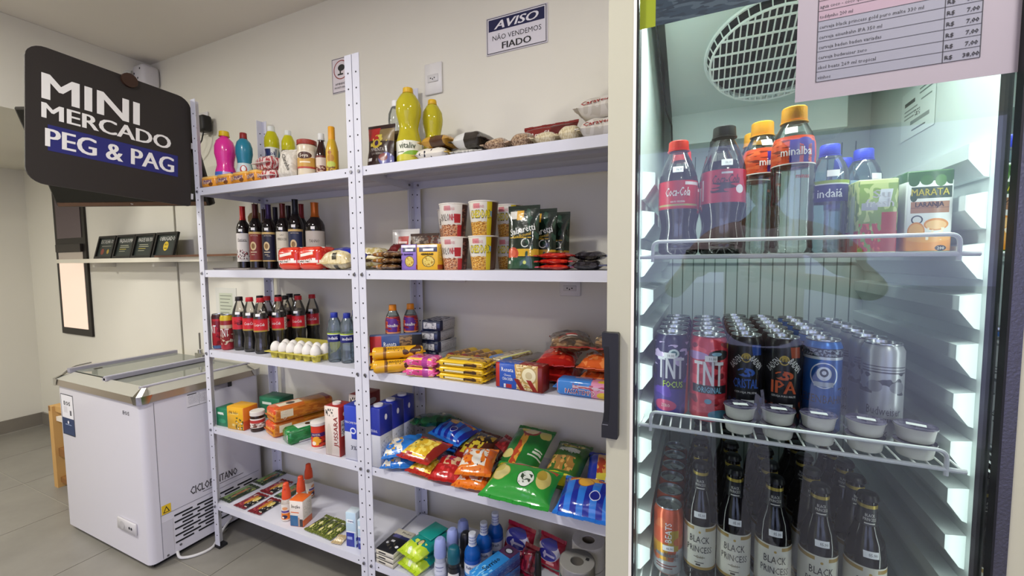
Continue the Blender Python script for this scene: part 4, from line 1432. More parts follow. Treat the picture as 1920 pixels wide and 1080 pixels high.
ZER_L = PM('#c3212f', [('n', .35, .35, .65, .7, '#3b0d14', 6, .5), ('r', .72, 0, .96, 1, '#d9d4cc'), ('n', .74, .05, .94, .95, '#55504c', 20, .55)], .35)
colas = [(.157, .062, 1, 'black capped cola bottle, leftmost of the colas on the shelf'), (.237, .056, 0, 'red capped cola bottle between the black capped one and the foremost one'), (.317, .050, 0, 'red capped cola bottle standing foremost beside the egg carton'),
         (.195, .132, 1, 'black capped cola bottle in the second row behind the foremost cola'), (.258, .122, 0, 'red capped cola bottle in the second row, right of the black capped one'), (.345, .112, 0, 'red capped cola bottle directly behind the white eggs'),
         (.238, .190, 1, 'black capped cola bottle in the third row, on the left'), (.302, .178, 1, 'black capped cola bottle in the third row, on the right'), (.376, .186, 0, 'red capped cola bottle with a pale side panel in the third row'),
         (.222, .262, 1, 'tallest looking black capped cola bottle in the back row'), (.288, .250, 1, 'black capped cola bottle in the back row left of the last red one'), (.372, .262, 0, 'red capped cola bottle at the back right end of the colas')]
base = {}
for k, (x, y, z_, lb_) in enumerate(colas):
    if z_ not in base:
        base[z_] = t = bottle('cola_bottle', lb_, 'bottle', x, y, T3, .058, .236, 'cola', COLB, (('#c0202a', '#1b1416')[z_], .935, 1.0, .5), (.40, .63, (RED_L, ZER_L)[z_]),
                              [('Coca-Cola', .013, .53, ('#f2eeea', '#1a0c0e')[z_], .040, 0, .3)], COLA, rz=RAD(48), group='cola bottles on the shelf', ptag=(.70, -.004, ''))
    else:
        dup(base[z_], (x, y, T3), lb_, rz=RAD(48 - (k * 37) % 40 if k > 4 else 48 - 5 * k))
# eggs in their yellow carton
EGGC = M('#c9bd55', .85, bump=(90, .6))
ec = thing('egg_carton', 'yellow pulp egg carton with its lid folded back under the shelf edge', 'egg carton', (.553, .046, T3), RAD(1))
m = MB()
PT = .0455
for i in range(6):
    for j in range(2):
        cx_, cy_ = (i - 2.5) * PT, (j - .5) * PT
        b = len(m.V)
        for zz, rr in ((0, .0145), (.0285, .0218)):
            for k in range(8):
                a = 2 * pi * (k + .5) / 8
                m.V.append((cx_ + rr * cos(a), cy_ + rr * sin(a), zz))
        m.F += [tuple(b + k for k in reversed(range(8)))] + [(b + k, b + (k + 1) % 8, b + 8 + (k + 1) % 8, b + 8 + k) for k in range(8)]
for i in range(6):
    for j in range(2):
        MB_ = None
o = m.build('cup_tray', EGGC, ec, sharp=30)
o['kind'] = 'stuff'
MB().box(-3 * PT - .006, 3 * PT + .006, -PT - .006, -PT + .002, .0255, .0285).box(-3 * PT - .006, 3 * PT + .006, PT - .002, PT + .006, .0255, .0285).box(-3 * PT - .006, -3 * PT + .001, -PT, PT, .0255, .0285).box(3 * PT - .001, 3 * PT + .006, -PT, PT, .0255, .0285).build('rim', EGGC, ec, smooth=False)
MB().prism([(PT + .006, .028), (PT + .012, .030), (PT + .05, .058), (PT + .085, .05), (PT + .085, .047), (PT + .05, .054), (PT + .012, .027)], 0, -3 * PT, 3 * PT).build('folded_lid', M('#a89e45', .85, bump=(90, .6)), ec)
eg = None
EGGP = [(.0, -.0265), (.008, -.0252), (.0145, -.020), (.0192, -.010), (.0205, .0), (.0192, .010), (.0150, .020), (.0095, .0265), (.004, .0295), (0, .030)]
for j in range(2):
    for i in range(6):
        lb_ = 'white egg in the %s row of the yellow carton, %s from the left' % (('front', 'back')[j], nth(i))
        p = (.553 + (i - 2.5) * PT, .046 + (j - .5) * PT, T3 + .0355)
        if eg is None:
            eg = tag(lathe('egg', EGGP, M('#e6e2dc', .55), None, 16), lb_, 'egg', 'eggs in the yellow carton')
            eg.location = p
        else:
            o = eg.copy()
            COL.objects.link(o)
            o.location = p
            o['label'] = lb_
NAVY_L = PM('#20246f', [('r', 0, .86, 1, 1, '#a9c23c'), ('r', 0, .80, 1, .86, '#e8ece8')], .35)
for k, (x, y, lb_) in enumerate(((.722, .062, 'water bottle with blue cap and navy label beside the egg carton'), (.788, .068, 'water bottle with blue cap and navy label partly behind the middle post'))):
    if k == 0:
        wt = bottle('water_bottle', lb_, 'bottle', x + .006, y, T3, .053, .190, 'water', CLEAR('#dbe7ee', .06, .09, ior=1.33, hazecol='#b9cad6', rough=.04), ('#23339a', .915, 1.0, .5), (.42, .60, NAVY_L), [('indaiá', .012, .50, '#f1f1f6', .036)], rz=C30, group='water bottles on the cola shelf')
    else:
        dup(wt, (x, y, T3), lb_, rz=RAD(42))
bottle('water_bottle', 'third water bottle with a dark blue cap hidden behind the middle post', 'bottle', .772, .128, T3, .050, .195, 'water', CLEAR('#dbe7ee', .06, .09, ior=1.33, hazecol='#b9cad6', rough=.04), ('#1a2560', .915, 1.0, .5), (.42, .60, NAVY_L), rz=C30, group='water bottles on the cola shelf')

# ================================================================== left unit, fourth tray
GRN = PM('#1f7a55', [('r', .15, .66, .6, .78, '#dfe9df'), ('e', .5, .3, .3, .12, '#3b9a6f')], .4)
carton('tea_box', 'small green tea box at the left end of its shelf', 'box', .064, .052, T4, .078, .07, .082, {'front': GRN, 'side': M('#176646', .4), 'top': M('#1f7a55', .4)}, [('chá', .012, .72, '#e9f0e6', .028)], rz=RAD(4))
carton('tea_box', 'yellow tea box with an orange red side, beside the jar', 'box', .158, .052, T4, .098, .072, .102,
       {'front': PM('#e3ab1d', [('n', .5, 0, 1, .55, '#5c5a1e', 6, .55), ('n', .5, 0, 1, .5, '#f2ead0', 8, .62), ('r', .15, .66, .7, .76, '#f0cf6a'), ('r', .3, .15, .45, .25, '#f0d88a')], .4), 'side': PM('#c8481c', [('r', 0, .4, 1, 1, '#d8701c')], .4), 'top': M('#e0a51c', .4)},
       [('chá leão', .013, .76, '#7c4a10', .055, -.01)], rz=RAD(6))
carton('tea_box', 'dark green box behind the yellow tea box', 'box', .175, .205, T4, .13, .08, .10, {'front': GRN, 'side': M('#12573c', .4), 'top': M('#1c6a4a', .4)}, rz=RAD(4))
t = thing('hazelnut_spread_jar', 'small jar of dark spread with a white lid beside the yellow box', 'jar', (.255, .055, T4), C40)
jp = sc(PF['jar'], .029, .088)
lathe('body', jp, M('#2c1710', .15, spec=.6), t)
lathe('lid', [(.0285, .070), (.0295, .071), (.0295, .087), (.027, .089), (0, .089)], M('#dcd8d0', .4), t, cap=False)
lathe('label', [(.0293, .018), (.0292, .058)], PM('#e3dcd4', [('r', .25, .52, .75, .85, '#b3302c'), ('n', .2, .05, .8, .5, '#6b3a24', 7, .5)], .4), t, cap=False)
COF = PM('#c4651f', [('r', 0, .86, 1, 1, '#8a2d16'), ('r', .28, .12, .72, .5, '#e9ddc0'), ('e', .5, .33, .18, .07, '#43301c'), ('r', 0, .5, 1, .86, '#b8741c'), ('n', 0, .0, 1, .12, '#e05a2a', 8, .5)], .25, (45, .5), coat=.3)
CFE = PM('#dc8f22', [('r', 0, .62, 1, 1, '#cf4a20'), ('n', 0, .5, 1, .75, '#e8a23a', 9, .55)], .3, (60, .6))
for k, (z_, lb_) in enumerate(((0, 'orange brick pack of coffee, lower of the two stacked'), (.064, 'orange brick pack of coffee lying on top of the other'))):
    t = thing('coffee_pack', lb_, 'coffee pack', (.400 + .012 * k, .148, T4 + z_), RAD(-17), 'orange coffee packs')
    rbox('brick', .098, .25, .062, {'front': CFE, 'side': PM('#b4601c', [('n', 0, 0, 1, 1, '#c97a2a', 7, .5), ('r', .1, .3, .3, .8, '#d9cbb0')], .3, (50, .5)), 'top': COF}, t, bev=.015, seg=3)
    MB().box(-.046, .046, -.1285, -.1255, .024, .030).build('folded_flap', M('#b0541c', .4), t, smooth=False)
    if k:
        text(t, 'CAFÉ', on_side(.049, .001), -.085, .030, .016, '#e4dcc4', width=.038, rot=RAD(90))
carton('coffee_pack', 'green and white coffee pack lying in front of the red tin', 'coffee pack', .528, .100, T4, .075, .20, .06,
       {'front': PM('#1d7a3a', [('r', .62, .2, .86, .7, '#d8d8d2'), ('n', .64, .22, .84, .68, '#333333', 26, .5), ('n', 0, .0, 1, 1, '#2a8f4a', 5, .58)], .2, (40, .6), coat=.4), 'side': PM('#1b6a35', [('n', 0, 0, 1, 1, '#237a40', 6, .5)], .25, (40, .6)), 'top': PM('#d6d8d0', [('r', 0, 0, 1, .2, '#1d7a3a'), ('e', .5, .45, .2, .06, '#3a2c20'), ('r', .3, .65, .7, .72, '#44403a'), ('r', 0, .9, 1, 1, '#8a2d26')], .3, (40, .4))},
       rz=RAD(-18), bev=.01)
t = thing('baking_powder_tin', 'red round tin with a white lid beside the tall white carton', 'tin', (.637, .048, T4), C30)
lathe('body', [(.028, 0), (.0295, .001), (.0295, .002), (.0285, .003), (.0285, .086), (.0295, .087), (.0295, .089)], PM('#cf3a22', [('r', .3, .52, .7, .70, '#4a2a6a'), ('e', .5, .35, .10, .2, '#e6a22a'), ('e', .44, .24, .05, .09, '#f0e2d0'), ('r', 0, 0, 1, .07, '#c9c0b8'), ('n', .55, .05, .8, .5, '#7a2218', 10, .55)], .35), t)
lathe('lid', [(.0295, .0895), (.0305, .09), (.0305, .101), (.028, .103), (0, .1035)], M('#ded9d2', .4), t, cap=False)
text(t, 'ROYAL', on_cyl(.0285, .001), 0, .056, .008, '#f0e4d8', width=.03)
JUS = {'front': PM('#e2d6cc', [('r', 0, 0, .06, 1, '#d8c4b8'), ('n', .1, .8, .6, .95, '#3a3a3a', 10, .52), ('e', .3, .3, .18, .35, '#d3c8bc'), ('r', .94, 0, 1, 1, '#c23a30')], .4), 'side': PM('#8e2420', [('r', .1, .4, .9, .72, '#d0c9c4'), ('n', .12, .42, .88, .7, '#5a5552', 20, .52), ('e', .5, .84, .25, .06, '#c9b9b0')], .4), 'top': M('#9c2a26', .4)}
carton('milk_carton', 'tall cream and red carton reading JUSSARA beside the blue carton', 'carton', .757, .042, T4, .075, .072, .19, JUS, [('JUSSARA', .020, .50, '#8e2622', .115, .018, RAD(90))], rz=RAD(2), cap=(-.1, -.02, .016, '#e3ded8'))
carton('milk_carton', 'second red carton lying behind the tall cream one', 'carton', .775, .160, T4, .075, .10, .205, JUS, rz=RAD(2), group='red milk cartons', cap=(-.1, -.02, .016, '#e3ded8'))
MLK = {'front': PM('#d6d8e2', [('r', 0, .52, 1, 1, '#2740b4'), ('r', .5, .40, 1, .52, '#2740b4'), ('e', .62, .55, .2, .06, '#dcdff0'), ('e', .62, .55, .13, .035, '#2740b4')], .4), 'side': PM('#d0d2da', [('r', 0, .48, 1, 1, '#1f2d86'), ('n', .1, .05, .9, .42, '#7c7f8a', 22, .56)], .4), 'top': M('#25389c', .4)}
carton('milk_carton', 'blue and white milk carton half behind the middle post', 'carton', .852, .038, T4, .068, .06, .205, MLK, [('PIRACANJUBA', .008, .70, '#e6e8f4', .055), ('3%', .016, .24, '#2b3046', .026, .01)], rz=RAD(2), cap=(.15, -.02, .014, '#dedfe6'))

# ================================================================== left unit, bottom tray
GPK = PM('#33422a', [('n', 0, 0, 1, 1, '#8f9a5a', 8, .55), ('r', .08, .08, .45, .9, '#6f8a4a'), ('e', .62, .5, .10, .3, '#a5673a'), ('r', .75, .1, .95, .6, '#27331f'), ('r', 0, 0, 1, .06, '#c98f3a')], .25, (60, .5), coat=.3)
RPK = PM('#7c1f24', [('r', .6, .1, 1, 1, '#1e1c1b'), ('e', .52, .5, .16, .3, '#c78a2c'), ('n', .0, 0, .5, 1, '#b04a50', 9, .54), ('e', .78, .6, .14, .18, '#d8c46a'), ('n', .62, .1, 1, .9, '#efe6d0', 12, .64), ('r', .2, .7, .3, .9, '#d9d2cc')], .25, (60, .5), coat=.3)
FLP = [((.045, .092), .075, .145, GPK, 'flat green seasoning packet at the front left corner of the bottom shelf'), ((.042, .245), .075, .13, GPK, 'flat green seasoning packet at the back left corner of the bottom shelf'),
       ((.158, .072), .078, .115, RPK, 'flat red packet at the front, beside the front green one'), ((.155, .20), .078, .12, RPK, 'flat red packet lying behind the front red one'),
       ((.258, .070), .078, .115, RPK, 'flat red packet just left of the foremost spray bottle'), ((.255, .20), .078, .12, GPK, 'flat green packet behind the orange capped spray bottles')]
for k, (c, w, l, mt, lb_) in enumerate(FLP):
    bag('seasoning_packet', lb_, 'packet', (c[0], c[1], T5), w, l, .010, mt, (0, 0, RAD(-2 + k)), seed=30 + k, group='flat packets on the bottom shelf', crink=.0005, nu=10, nv=12)
SPB = PM('#e6dfd6', [('r', .2, .05, .75, .45, '#e07a28'), ('e', .48, .22, .14, .12, '#2f2a4a'), ('r', .25, .48, .7, .6, '#5a3f8c'), ('e', .5, .74, .14, .10, '#e2a070'), ('e', .4, .18, .06, .06, '#efe6d8')], .35)
s0 = None
for x, y, lb_ in ((.428, .048, 'orange capped spray bottle standing foremost on the bottom shelf'), (.437, .112, 'orange capped spray bottle in the middle, behind the box corner'), (.372, .205, 'orange capped spray bottle standing farthest back')):
    if s0 is None:
        s0 = t = thing('repellent_bottle', lb_, 'bottle', (x, y, T5), C30, 'orange capped sprays')
        p = sc(PF['spray'], .0215, .158)
        lathe('body', p, CLEAR('#efe6dc', .05, .6, hazecol='#eadfd2', rough=.1), t)
        lathe('label', [(.0217, .006), (.0213, .075)], SPB, t, cap=False, a0=-RAD(110), a1=RAD(110))
        lathe('cap', [(.018, .094), (.0182, .097), (.0165, .125), (.0125, .140), (.011, .157), (.008, .160), (0, .160)], M('#e2522c', .35), t, CAPN)
        MB().cyl((0, -.017, .138), .003, .006, 1, 8).build('nozzle', M('#d84a26', .4), t)
    else:
        dup(s0, (x, y, T5), lb_, rz=RAD(30 + 200 * x))
carton('repellent_box', 'white and orange box with a blue panel standing beside the sprays', 'box', .505, .055, T5, .062, .058, .112,
       {'front': PM('#e6ddd4', [('r', 0, 0, .62, .42, '#2a6a9c'), ('r', .62, 0, .74, .36, '#c9a48a'), ('r', .1, .52, .7, .56, '#e0764a'), ('r', .74, .0, 1, .3, '#3a3a3e')], .4), 'side': PM('#e2d9cf', [('r', 0, 0, 1, .26, '#e26a28'), ('n', .1, .35, .9, .9, '#b5aca2', 20, .58)], .4), 'top': M('#e26a28', .4)},
       [('loção', .014, .78, '#54504e', .04)], rz=RAD(14))
OLV = PM('#6f7a34', [('n', 0, 0, 1, 1, '#3f4a1c', 7, .5), ('e', .3, .25, .12, .10, '#dcd48a'), ('e', .7, .5, .12, .10, '#e2dca0'), ('r', .1, .8, .4, .92, '#efede2'), ('n', 0, 0, 1, 1, '#d8cf7a', 13, .66)], .25, (70, .5), coat=.3)
for k, (x, y, lb_) in enumerate(((.588, .075, 'olive green sachet on the bottom shelf nearest the orange box'), (.640, .075, 'olive green sachet in the middle of its row'), (.692, .072, 'olive green sachet nearest the tall blue box'))):
    bag('olive_sachet', lb_, 'sachet', (x, y, T5), .05, .11, .012, OLV, (0, 0, RAD(-3)), seed=40 + k, group='olive sachets', crink=.0006, nu=8, nv=12)
bag('snack_sachet', 'beige sachet tucked between the olive sachets and the tall blue box', 'sachet', (.745, .035, T5), .045, .05, .012, PM('#c9b48a', [('n', 0, 0, 1, 1, '#e8dcc0', 9, .5)], .3), (0, 0, RAD(10)), seed=47, nu=8, nv=8)
TB = {'front': PM('#b9d2e2', [('r', 0, 0, .8, .42, '#2433a0'), ('r', .0, .42, 1, .46, '#e4eaf0'), ('r', .12, .70, .7, .80, '#e9eef2'), ('r', .12, .22, .6, .3, '#9fb0e0')], .35), 'side': PM('#c9d3da', [('r', 0, .2, 1, .3, '#3443a0'), ('r', 0, 0, 1, .1, '#2433a0')], .35), 'top': M('#cfdde6', .35)}
carton('toothpaste_box', 'tall pale blue box with a dark blue foot near the middle post', 'box', .812, .045, T5, .046, .04, .137, TB, [('creme', .008, .76, '#2a3f7a', .026)], rz=RAD(10))
carton('toothpaste_box', 'second tall blue box hidden behind the middle post', 'box', .862, .048, T5, .034, .04, .117, TB, rz=RAD(6))
# ================================================================== right unit, top tray
pouch('pepper_pack', 'dark brown and red seasoning pack at the left end of the right top shelf', 'pack', (.992, .050, T1), .112, .138, .05,
      PM('#2d1a16', [('r', 0, .66, .48, 1, '#a82320'), ('r', .48, .62, 1, .95, '#7d6a44'), ('e', .42, .56, .16, .12, '#b7a034'), ('e', .42, .58, .07, .07, '#3a2048'), ('n', .1, .5, .8, .8, '#c7b54a', 6, .60), ('r', .1, .12, .3, .2, '#d8d4cc'), ('e', .8, .15, .22, .17, '#5a5a94'), ('e', .72, .2, .14, .1, '#7c3a34')], .3, (50, .5), coat=.3),
      RAD(4), [('PIMENTA', .012, .40, '#b9b2aa', .055), ('DO REINO', .008, .30, '#a59d94', .045)], lean=4)
pouch('pepper_pack', 'second dark pack with gold edges standing behind the pepper pack', 'pack', (.990, .100, T1), .10, .13, .024, PM('#57451f', [('r', 0, .5, 1, .8, '#a08a2c'), ('r', 0, .2, 1, .5, '#2d1a16')], .3, (50, .5)), RAD(2), lean=3, seed=3)
VIN = CLEAR('#f0f3ee', .07, .10, ior=1.35, hazecol='#dfe5df', rough=.05)
bottle('vinegar_bottle', 'clear vinegar bottle with a white cap and green neck', 'bottle', .968, .166, T1, .058, .27, 'oil', VIN, ('#f0f0ee', .925, 1.0, .5),
       (.30, .56, PM('#3a4a34', [('e', .5, .62, .13, .26, '#b03a34'), ('r', .2, .1, .8, .3, '#2a2a28'), ('e', .5, .3, .1, .1, '#d8d8cc')], .4)), rz=RAD(28))
OILM = M('#e2d534', .08, trans=.42, ior=1.38)
bottle('oil_bottle', 'tall cooking oil bottle reading vitaliv with a yellow cap', 'bottle', 1.075, .102, T1, .088, .274, 'oil', OILM, ('#e0b21a', .945, 1.0, .40),
       (.055, .315, PM('#e6e6d4', [('e', .62, .2, .2, .35, '#7fae2e'), ('e', .45, .1, .2, .25, '#c9c23a'), ('r', 0, 0, 1, .08, '#b5b02c'), ('r', .36, .44, .46, .48, '#55603a'), ('e', .7, .34, .1, .2, '#9cc24a')], .35)), [('vitaliv', .020, .255, '#3c4a2a', .058)], rz=RAD(28))
bottle('oil_bottle', 'shorter cooking oil bottle with a yellow cap, behind the vitaliv one', 'bottle', 1.118, .185, T1, .074, .255, 'oil', OILM, ('#e0b21a', .945, 1.0, .42), (.05, .30, PM('#dcdcd0', [('r', 0, .5, .7, .8, '#2b2f6a')], .4)), rz=RAD(20))
# packs lying on the top tray
YBP = PM('#c9a648', [('r', 0, 0, .25, 1, '#e3ded2'), ('r', .25, .2, .9, .6, '#5c3519'), ('r', .25, .6, 1, .8, '#d2b25a'), ('n', 0, 0, .25, 1, '#2a2a3a', 12, .64)], .25, (50, .5), coat=.4)
bag('pasta_pack', 'white and yellow pack at the bottom of the pile right of the oil', 'pack', (1.212, .080, T1), .12, .135, .042, YBP, (0, 0, RAD(93)), seed=51, boxy=4)
bag('pasta_pack', 'yellow and brown pack lying on top of the white and yellow one', 'pack', (1.225, .085, T1 + .043), .11, .125, .040, PM('#b98c34', [('r', 0, .2, 1, .62, '#4a2a14'), ('r', .1, .7, .9, .9, '#d9bd74')], .25, (50, .5), coat=.4), (0, 0, RAD(86)), seed=52, boxy=4)
bag('coffee_pouch', 'black and silver pack lying beside the yellow and brown one', 'pack', (1.350, .09, T1 + .0225), .13, .125, .056, PM('#2a241f', [('r', 0, .55, .4, 1, '#cfcfcb'), ('r', .4, .5, 1, .62, '#e2e2de'), ('n', .3, 0, 1, .5, '#5a4a38', 5, .55)], .2, (45, .7), coat=.5), (0, 0, RAD(84)), seed=53, boxy=4)
bag('flat_pack', 'thin silver pack under the black and silver one', 'pack', (1.345, .08, T1), .12, .11, .022, PM('#b9b7ae', [('n', 0, 0, 1, 1, '#e6e4dc', 8, .5)], .25, (50, .5)), (0, 0, RAD(95)), seed=54)
BEAN = PM('#b39474', [('n', 0, 0, 1, 1, '#6a4a34', 26, .5), ('r', .42, .35, .6, .6, '#e0dbd4'), ('n', 0, 0, 1, 1, '#d8c2a4', 34, .58)], .3, (90, .7), coat=.4)
bag('bean_bag', 'clear bag of brown beans, left one on the top shelf', 'bag', (1.447, .075, T1), .115, .092, .045, BEAN, (0, 0, RAD(92)), seed=55, group='bean bags')
bag('bean_bag', 'clear bag of brown beans, right one with a navy corner', 'bag', (1.528, .085, T1), .115, .082, .054, BEAN, (0, 0, RAD(86)), seed=56, group='bean bags')
NOOD = PM('#cdbd94', [('n', 0, 0, 1, 1, '#e4d9ba', 18, .5), ('r', .35, .3, .6, .6, '#e9e6dc')], .3, (70, .7), coat=.4)
bag('grain_bag', 'clear bag of pale grain beside the brown beans', 'bag', (1.604, .075, T1), .11, .086, .043, NOOD, (0, 0, RAD(93)), seed=57, group='pale grain bags')
bag('grain_bag', 'clear bag of pale grain leaning on the white flour bags', 'bag', (1.676, .078, T1), .11, .078, .054, NOOD, (0, 0, RAD(85)), seed=58, group='pale grain bags')
bag('starch_pack', 'dark red starch pack reading Amafil leaning at the back', 'pack', (1.575, .175, T1), .185, .108, .035, PM('#7e211c', [('r', .0, 0, 1, .2, '#5a1512'), ('r', .55, .4, 1, 1, '#5e1613'), ('r', .1, .3, .5, .36, '#d9cfc9')], .25, (45, .6), coat=.4), (RAD(74), 0, RAD(-3)),
    [('Amafil', .017, .012, '#e9dcd6', .07, -.03)], seed=59, fins=.008)
FLR = PM('#ded9d0', [('n', 0, 0, 1, 1, '#cfc9bd', 5, .5), ('r', 0, .02, 1, .06, '#b03a34')], .5, (45, .5))
for k, (z_, lb_) in enumerate(((0, 'white flour bag at the right end of the top shelf, lower one'), (.057, 'white flour bag with red lettering lying on top of the other'))):
    t = bag('flour_bag', lb_, 'bag', (1.768, .100, T1 + z_), .16, .15, .062, FLR, (0, 0, RAD(92 - 6 * k)), seed=60 + k, boxy=4, group='white flour bags')
    text(t, 'Caravelas', lambda x, z: (-.0755 + .9 * max(0, z - .036), -x, z + .001), -.01, .043, .013, '#a8302c', width=.085, bold=.02, rot=RAD(6))

# ================================================================== right unit, second tray
FPK = PM('#5a3a22', [('n', 0, 0, 1, 1, '#8a6a44', 6, .5), ('r', 0, .6, .5, .9, '#b07a3a'), ('n', 0, 0, 1, 1, '#d9cfc0', 11, .63)], .18, (45, .7), coat=.5)
for k in range(3):
    bag('snack_packet', 'flat brown glossy packet, %s from the bottom of its stack' % nth(k), 'packet', (1.008, .085, T2 + .0215 * k), .12, .145, .0225, FPK, (0, 0, RAD(88 + 4 * k)), seed=70 + k, group='flat brown packets', crink=.0014)
pouch('noodle_pack', 'white pack with a red and yellow emblem standing behind the brown packets', 'pack', (.963, .20, T2), .125, .145, .03,
      PM('#d9d6d0', [('r', .25, .62, .65, .86, '#b3302a'), ('e', .48, .42, .28, .16, '#cfc23a'), ('e', .48, .5, .18, .16, '#2a2622'), ('r', .12, .26, .7, .36, '#33302c'), ('e', .8, .68, .07, .11, '#5a2a26'), ('r', .3, .66, .6, .72, '#e6cfc6')], .3, (45, .5), coat=.3), RAD(4), lean=6, seed=71)
bag('snack_packet', 'small dark red pack peeping out at the left end', 'packet', (.955, .16, T2 + .066), .04, .06, .02, M('#6a1a1c', .25, coat=.4), (RAD(30), 0, RAD(10)), seed=72, nu=8, nv=8)
pouch('popcorn_pack', 'dark patterned pack standing behind the purple and yellow boxes', 'pack', (1.065, .195, T2), .125, .125, .04,
      PM('#4a3a34', [('n', 0, .3, 1, 1, '#8a7a6a', 7, .52), ('e', .5, .55, .26, .2, '#2a2422'), ('e', .5, .58, .12, .1, '#b04a2a'), ('r', .3, .32, .75, .42, '#e0d8cc'), ('n', .6, .6, 1, 1, '#5a2a1a', 8, .5)], .25, (45, .6), coat=.4), RAD(3), [('YOKI', .010, .37, '#2a2422', .04)], seed=73)
OAT = lambda c, d: {'front': PM(c, [('r', .12, .70, 1, .88, '#1f2450'), ('r', 0, .88, 1, 1, '#dcd7e0'), ('e', .55, .33, .30, .22, '#3a3420'), ('e', .55, .33, .27, .195, '#dcc66a'), ('n', .3, .14, .8, .5, '#b08a2c', 12, .55), ('r', .2, .58, .8, .63, d), ('r', .3, .74, .8, .83, '#e3e3ee')], .35),
                    'side': PM(c, [('n', .1, .35, .9, .92, '#8a7a5a', 22, .56), ('r', 0, 0, 1, .2, '#a5481f')], .4), 'top': M(c, .4)}
carton('cereal_box', 'purple cereal box with a round bowl picture', 'box', 1.108, .062, T2, .062, .045, .086, OAT('#8a6fc0', '#3a2a6a'), [('FLOCOS', .007, .61, '#2f2358', .036)], rz=RAD(3))
carton('cereal_box', 'yellow cereal box with a round bowl picture', 'box', 1.184, .070, T2, .082, .06, .086, OAT('#dfae24', '#5a4414'), [('CEREAIS', .008, .61, '#4a3a10', .046)], rz=RAD(3))
CUPP = [(.0, .0), (.036, 0), (.0375, .002), (.048, .104), (.0495, .105), (.0495, .108), (.0475, .1085)]


def cupmat(kind):
    if kind == 'b':
        sh = [('r', .0, .0, 1, .36, '#c98a5e'), ('n', 0, .02, 1, .38, '#7c3a26', 30, .52), ('n', 0, .02, 1, .4, '#e8d6b4', 42, .6), ('r', .52, .42, .60, .70, '#b8262e'), ('r', .56, .0, .62, .36, '#b3242c'),
              ('r', .62, .0, .78, 1, '#4a2a24'), ('n', .62, .0, .78, .9, '#8a5a4a', 12, .55), ('r', .40, .80, .48, .95, '#c98a8e')]
        return PM('#dcd6cd', sh, .35)
    sh = [('r', 0, 0, 1, .40, '#d9a23e'), ('n', 0, .02, 1, .42, '#a3641c', 30, .52), ('n', 0, .02, 1, .42, '#f0dc8e', 42, .6), ('r', .56, .0, .62, 1, '#dcc41c'), ('r', .58, .55, .63, .72, '#8fb4c8'), ('r', .62, 0, .76, 1, '#5a3a24'), ('r', .40, .80, .48, .95, '#d98a8e')]
    return PM('#e0dccd', sh, .35)


def cup(kind, label, x, y, z, rz=RAD(22)):
    t = thing('noodle_cup', label, 'noodle cup', (x, y, z), rz, 'instant noodle cups')
    lathe('body', CUPP[1:4], cupmat(kind), t, 28, cap=True)
    lathe('rim', CUPP[3:], M('#e3ddd2', .45), t, 28, cap=False)
    lathe('foil_lid', [(.0475, .1085), (.0, .1088)], M('#d8cfc6', .35), t, 28, cap=False)
    fn = on_cyl([(r + .0004, z_) for r, z_ in CUPP[1:4]], .0006)
    if kind == 'b':
        text(t, 'BOLO', fn, -.027, .062, .023, '#3a3030', width=.034, bold=.0)
        text(t, 'NHESA', fn, .009, .062, .021, '#b8262e', width=.036, bold=.03)
    else:
        text(t, 'CHEDDAR', fn, -.006, .066, .0265, '#2a2410', width=.073, bold=.0)
        text(t, 'CHEDDAR', lambda a, b: tuple(q * 1.012 if i < 2 else q for i, q in enumerate(fn(a, b))), -.006, .066, .022, '#e6d424', width=.069, bold=.03)
    text(t, 'CUP NOODLES', fn, -.012, .089, .0085, '#c9747c', width=.040)
    return t


def cup_at(proto, label, x, y, z, rz=RAD(22)):
    return dup(proto, (x, y, z), label, rz=rz)


cb_ = cup('b', 'red and white noodle cup in the front, lower of its stack', 1.262, .092, T2)
cup_at(cb_, 'red and white noodle cup in the front, on top of its stack', 1.258, .094, T2 + .1095, RAD(26))
cc_ = cup('c', 'yellow and white noodle cup in the front, lower of its stack', 1.372, .088, T2, RAD(18))
cup_at(cc_, 'yellow and white noodle cup in the front, on top of its stack', 1.374, .090, T2 + .1095, RAD(20))
cup_at(cb_, 'noodle cup at the back left, standing on a hidden cup', 1.168, .215, T2 + .1095, RAD(30))
cup_at(cb_, 'noodle cup at the back left, hidden under another cup', 1.166, .217, T2, RAD(0))
cup_at(cc_, 'yellow noodle cup right behind the front yellow stack, lower one', 1.412, .205, T2, RAD(14))
cup_at(cc_, 'yellow noodle cup right behind the front yellow stack, upper one', 1.412, .206, T2 + .1095, RAD(10))
SAL = PM('#16261e', [('r', .30, .80, .52, .96, '#d9a52a'), ('r', .08, .82, .30, .95, '#d8d6cc'), ('r', .36, .20, 1, .32, '#d2a826'), ('e', .22, .24, .2, .11, '#b84a34'), ('e', .2, .25, .13, .07, '#d0644a'), ('r', 0, 0, 1, .18, '#1f4a34'),
                   ('e', .62, .42, .13, .075, '#d8dcd4'), ('e', .62, .42, .10, .058, '#1a2a22'), ('r', .08, .08, .16, .13, '#d8dcd4'), ('e', .62, .1, .05, .03, '#c9d44a'), ('r', .1, .50, .8, .515, '#d2a826', .0), ('n', .6, .2, 1, 1, '#2a4a3a', 5, .56)], .16, (40, .6), coat=.6)
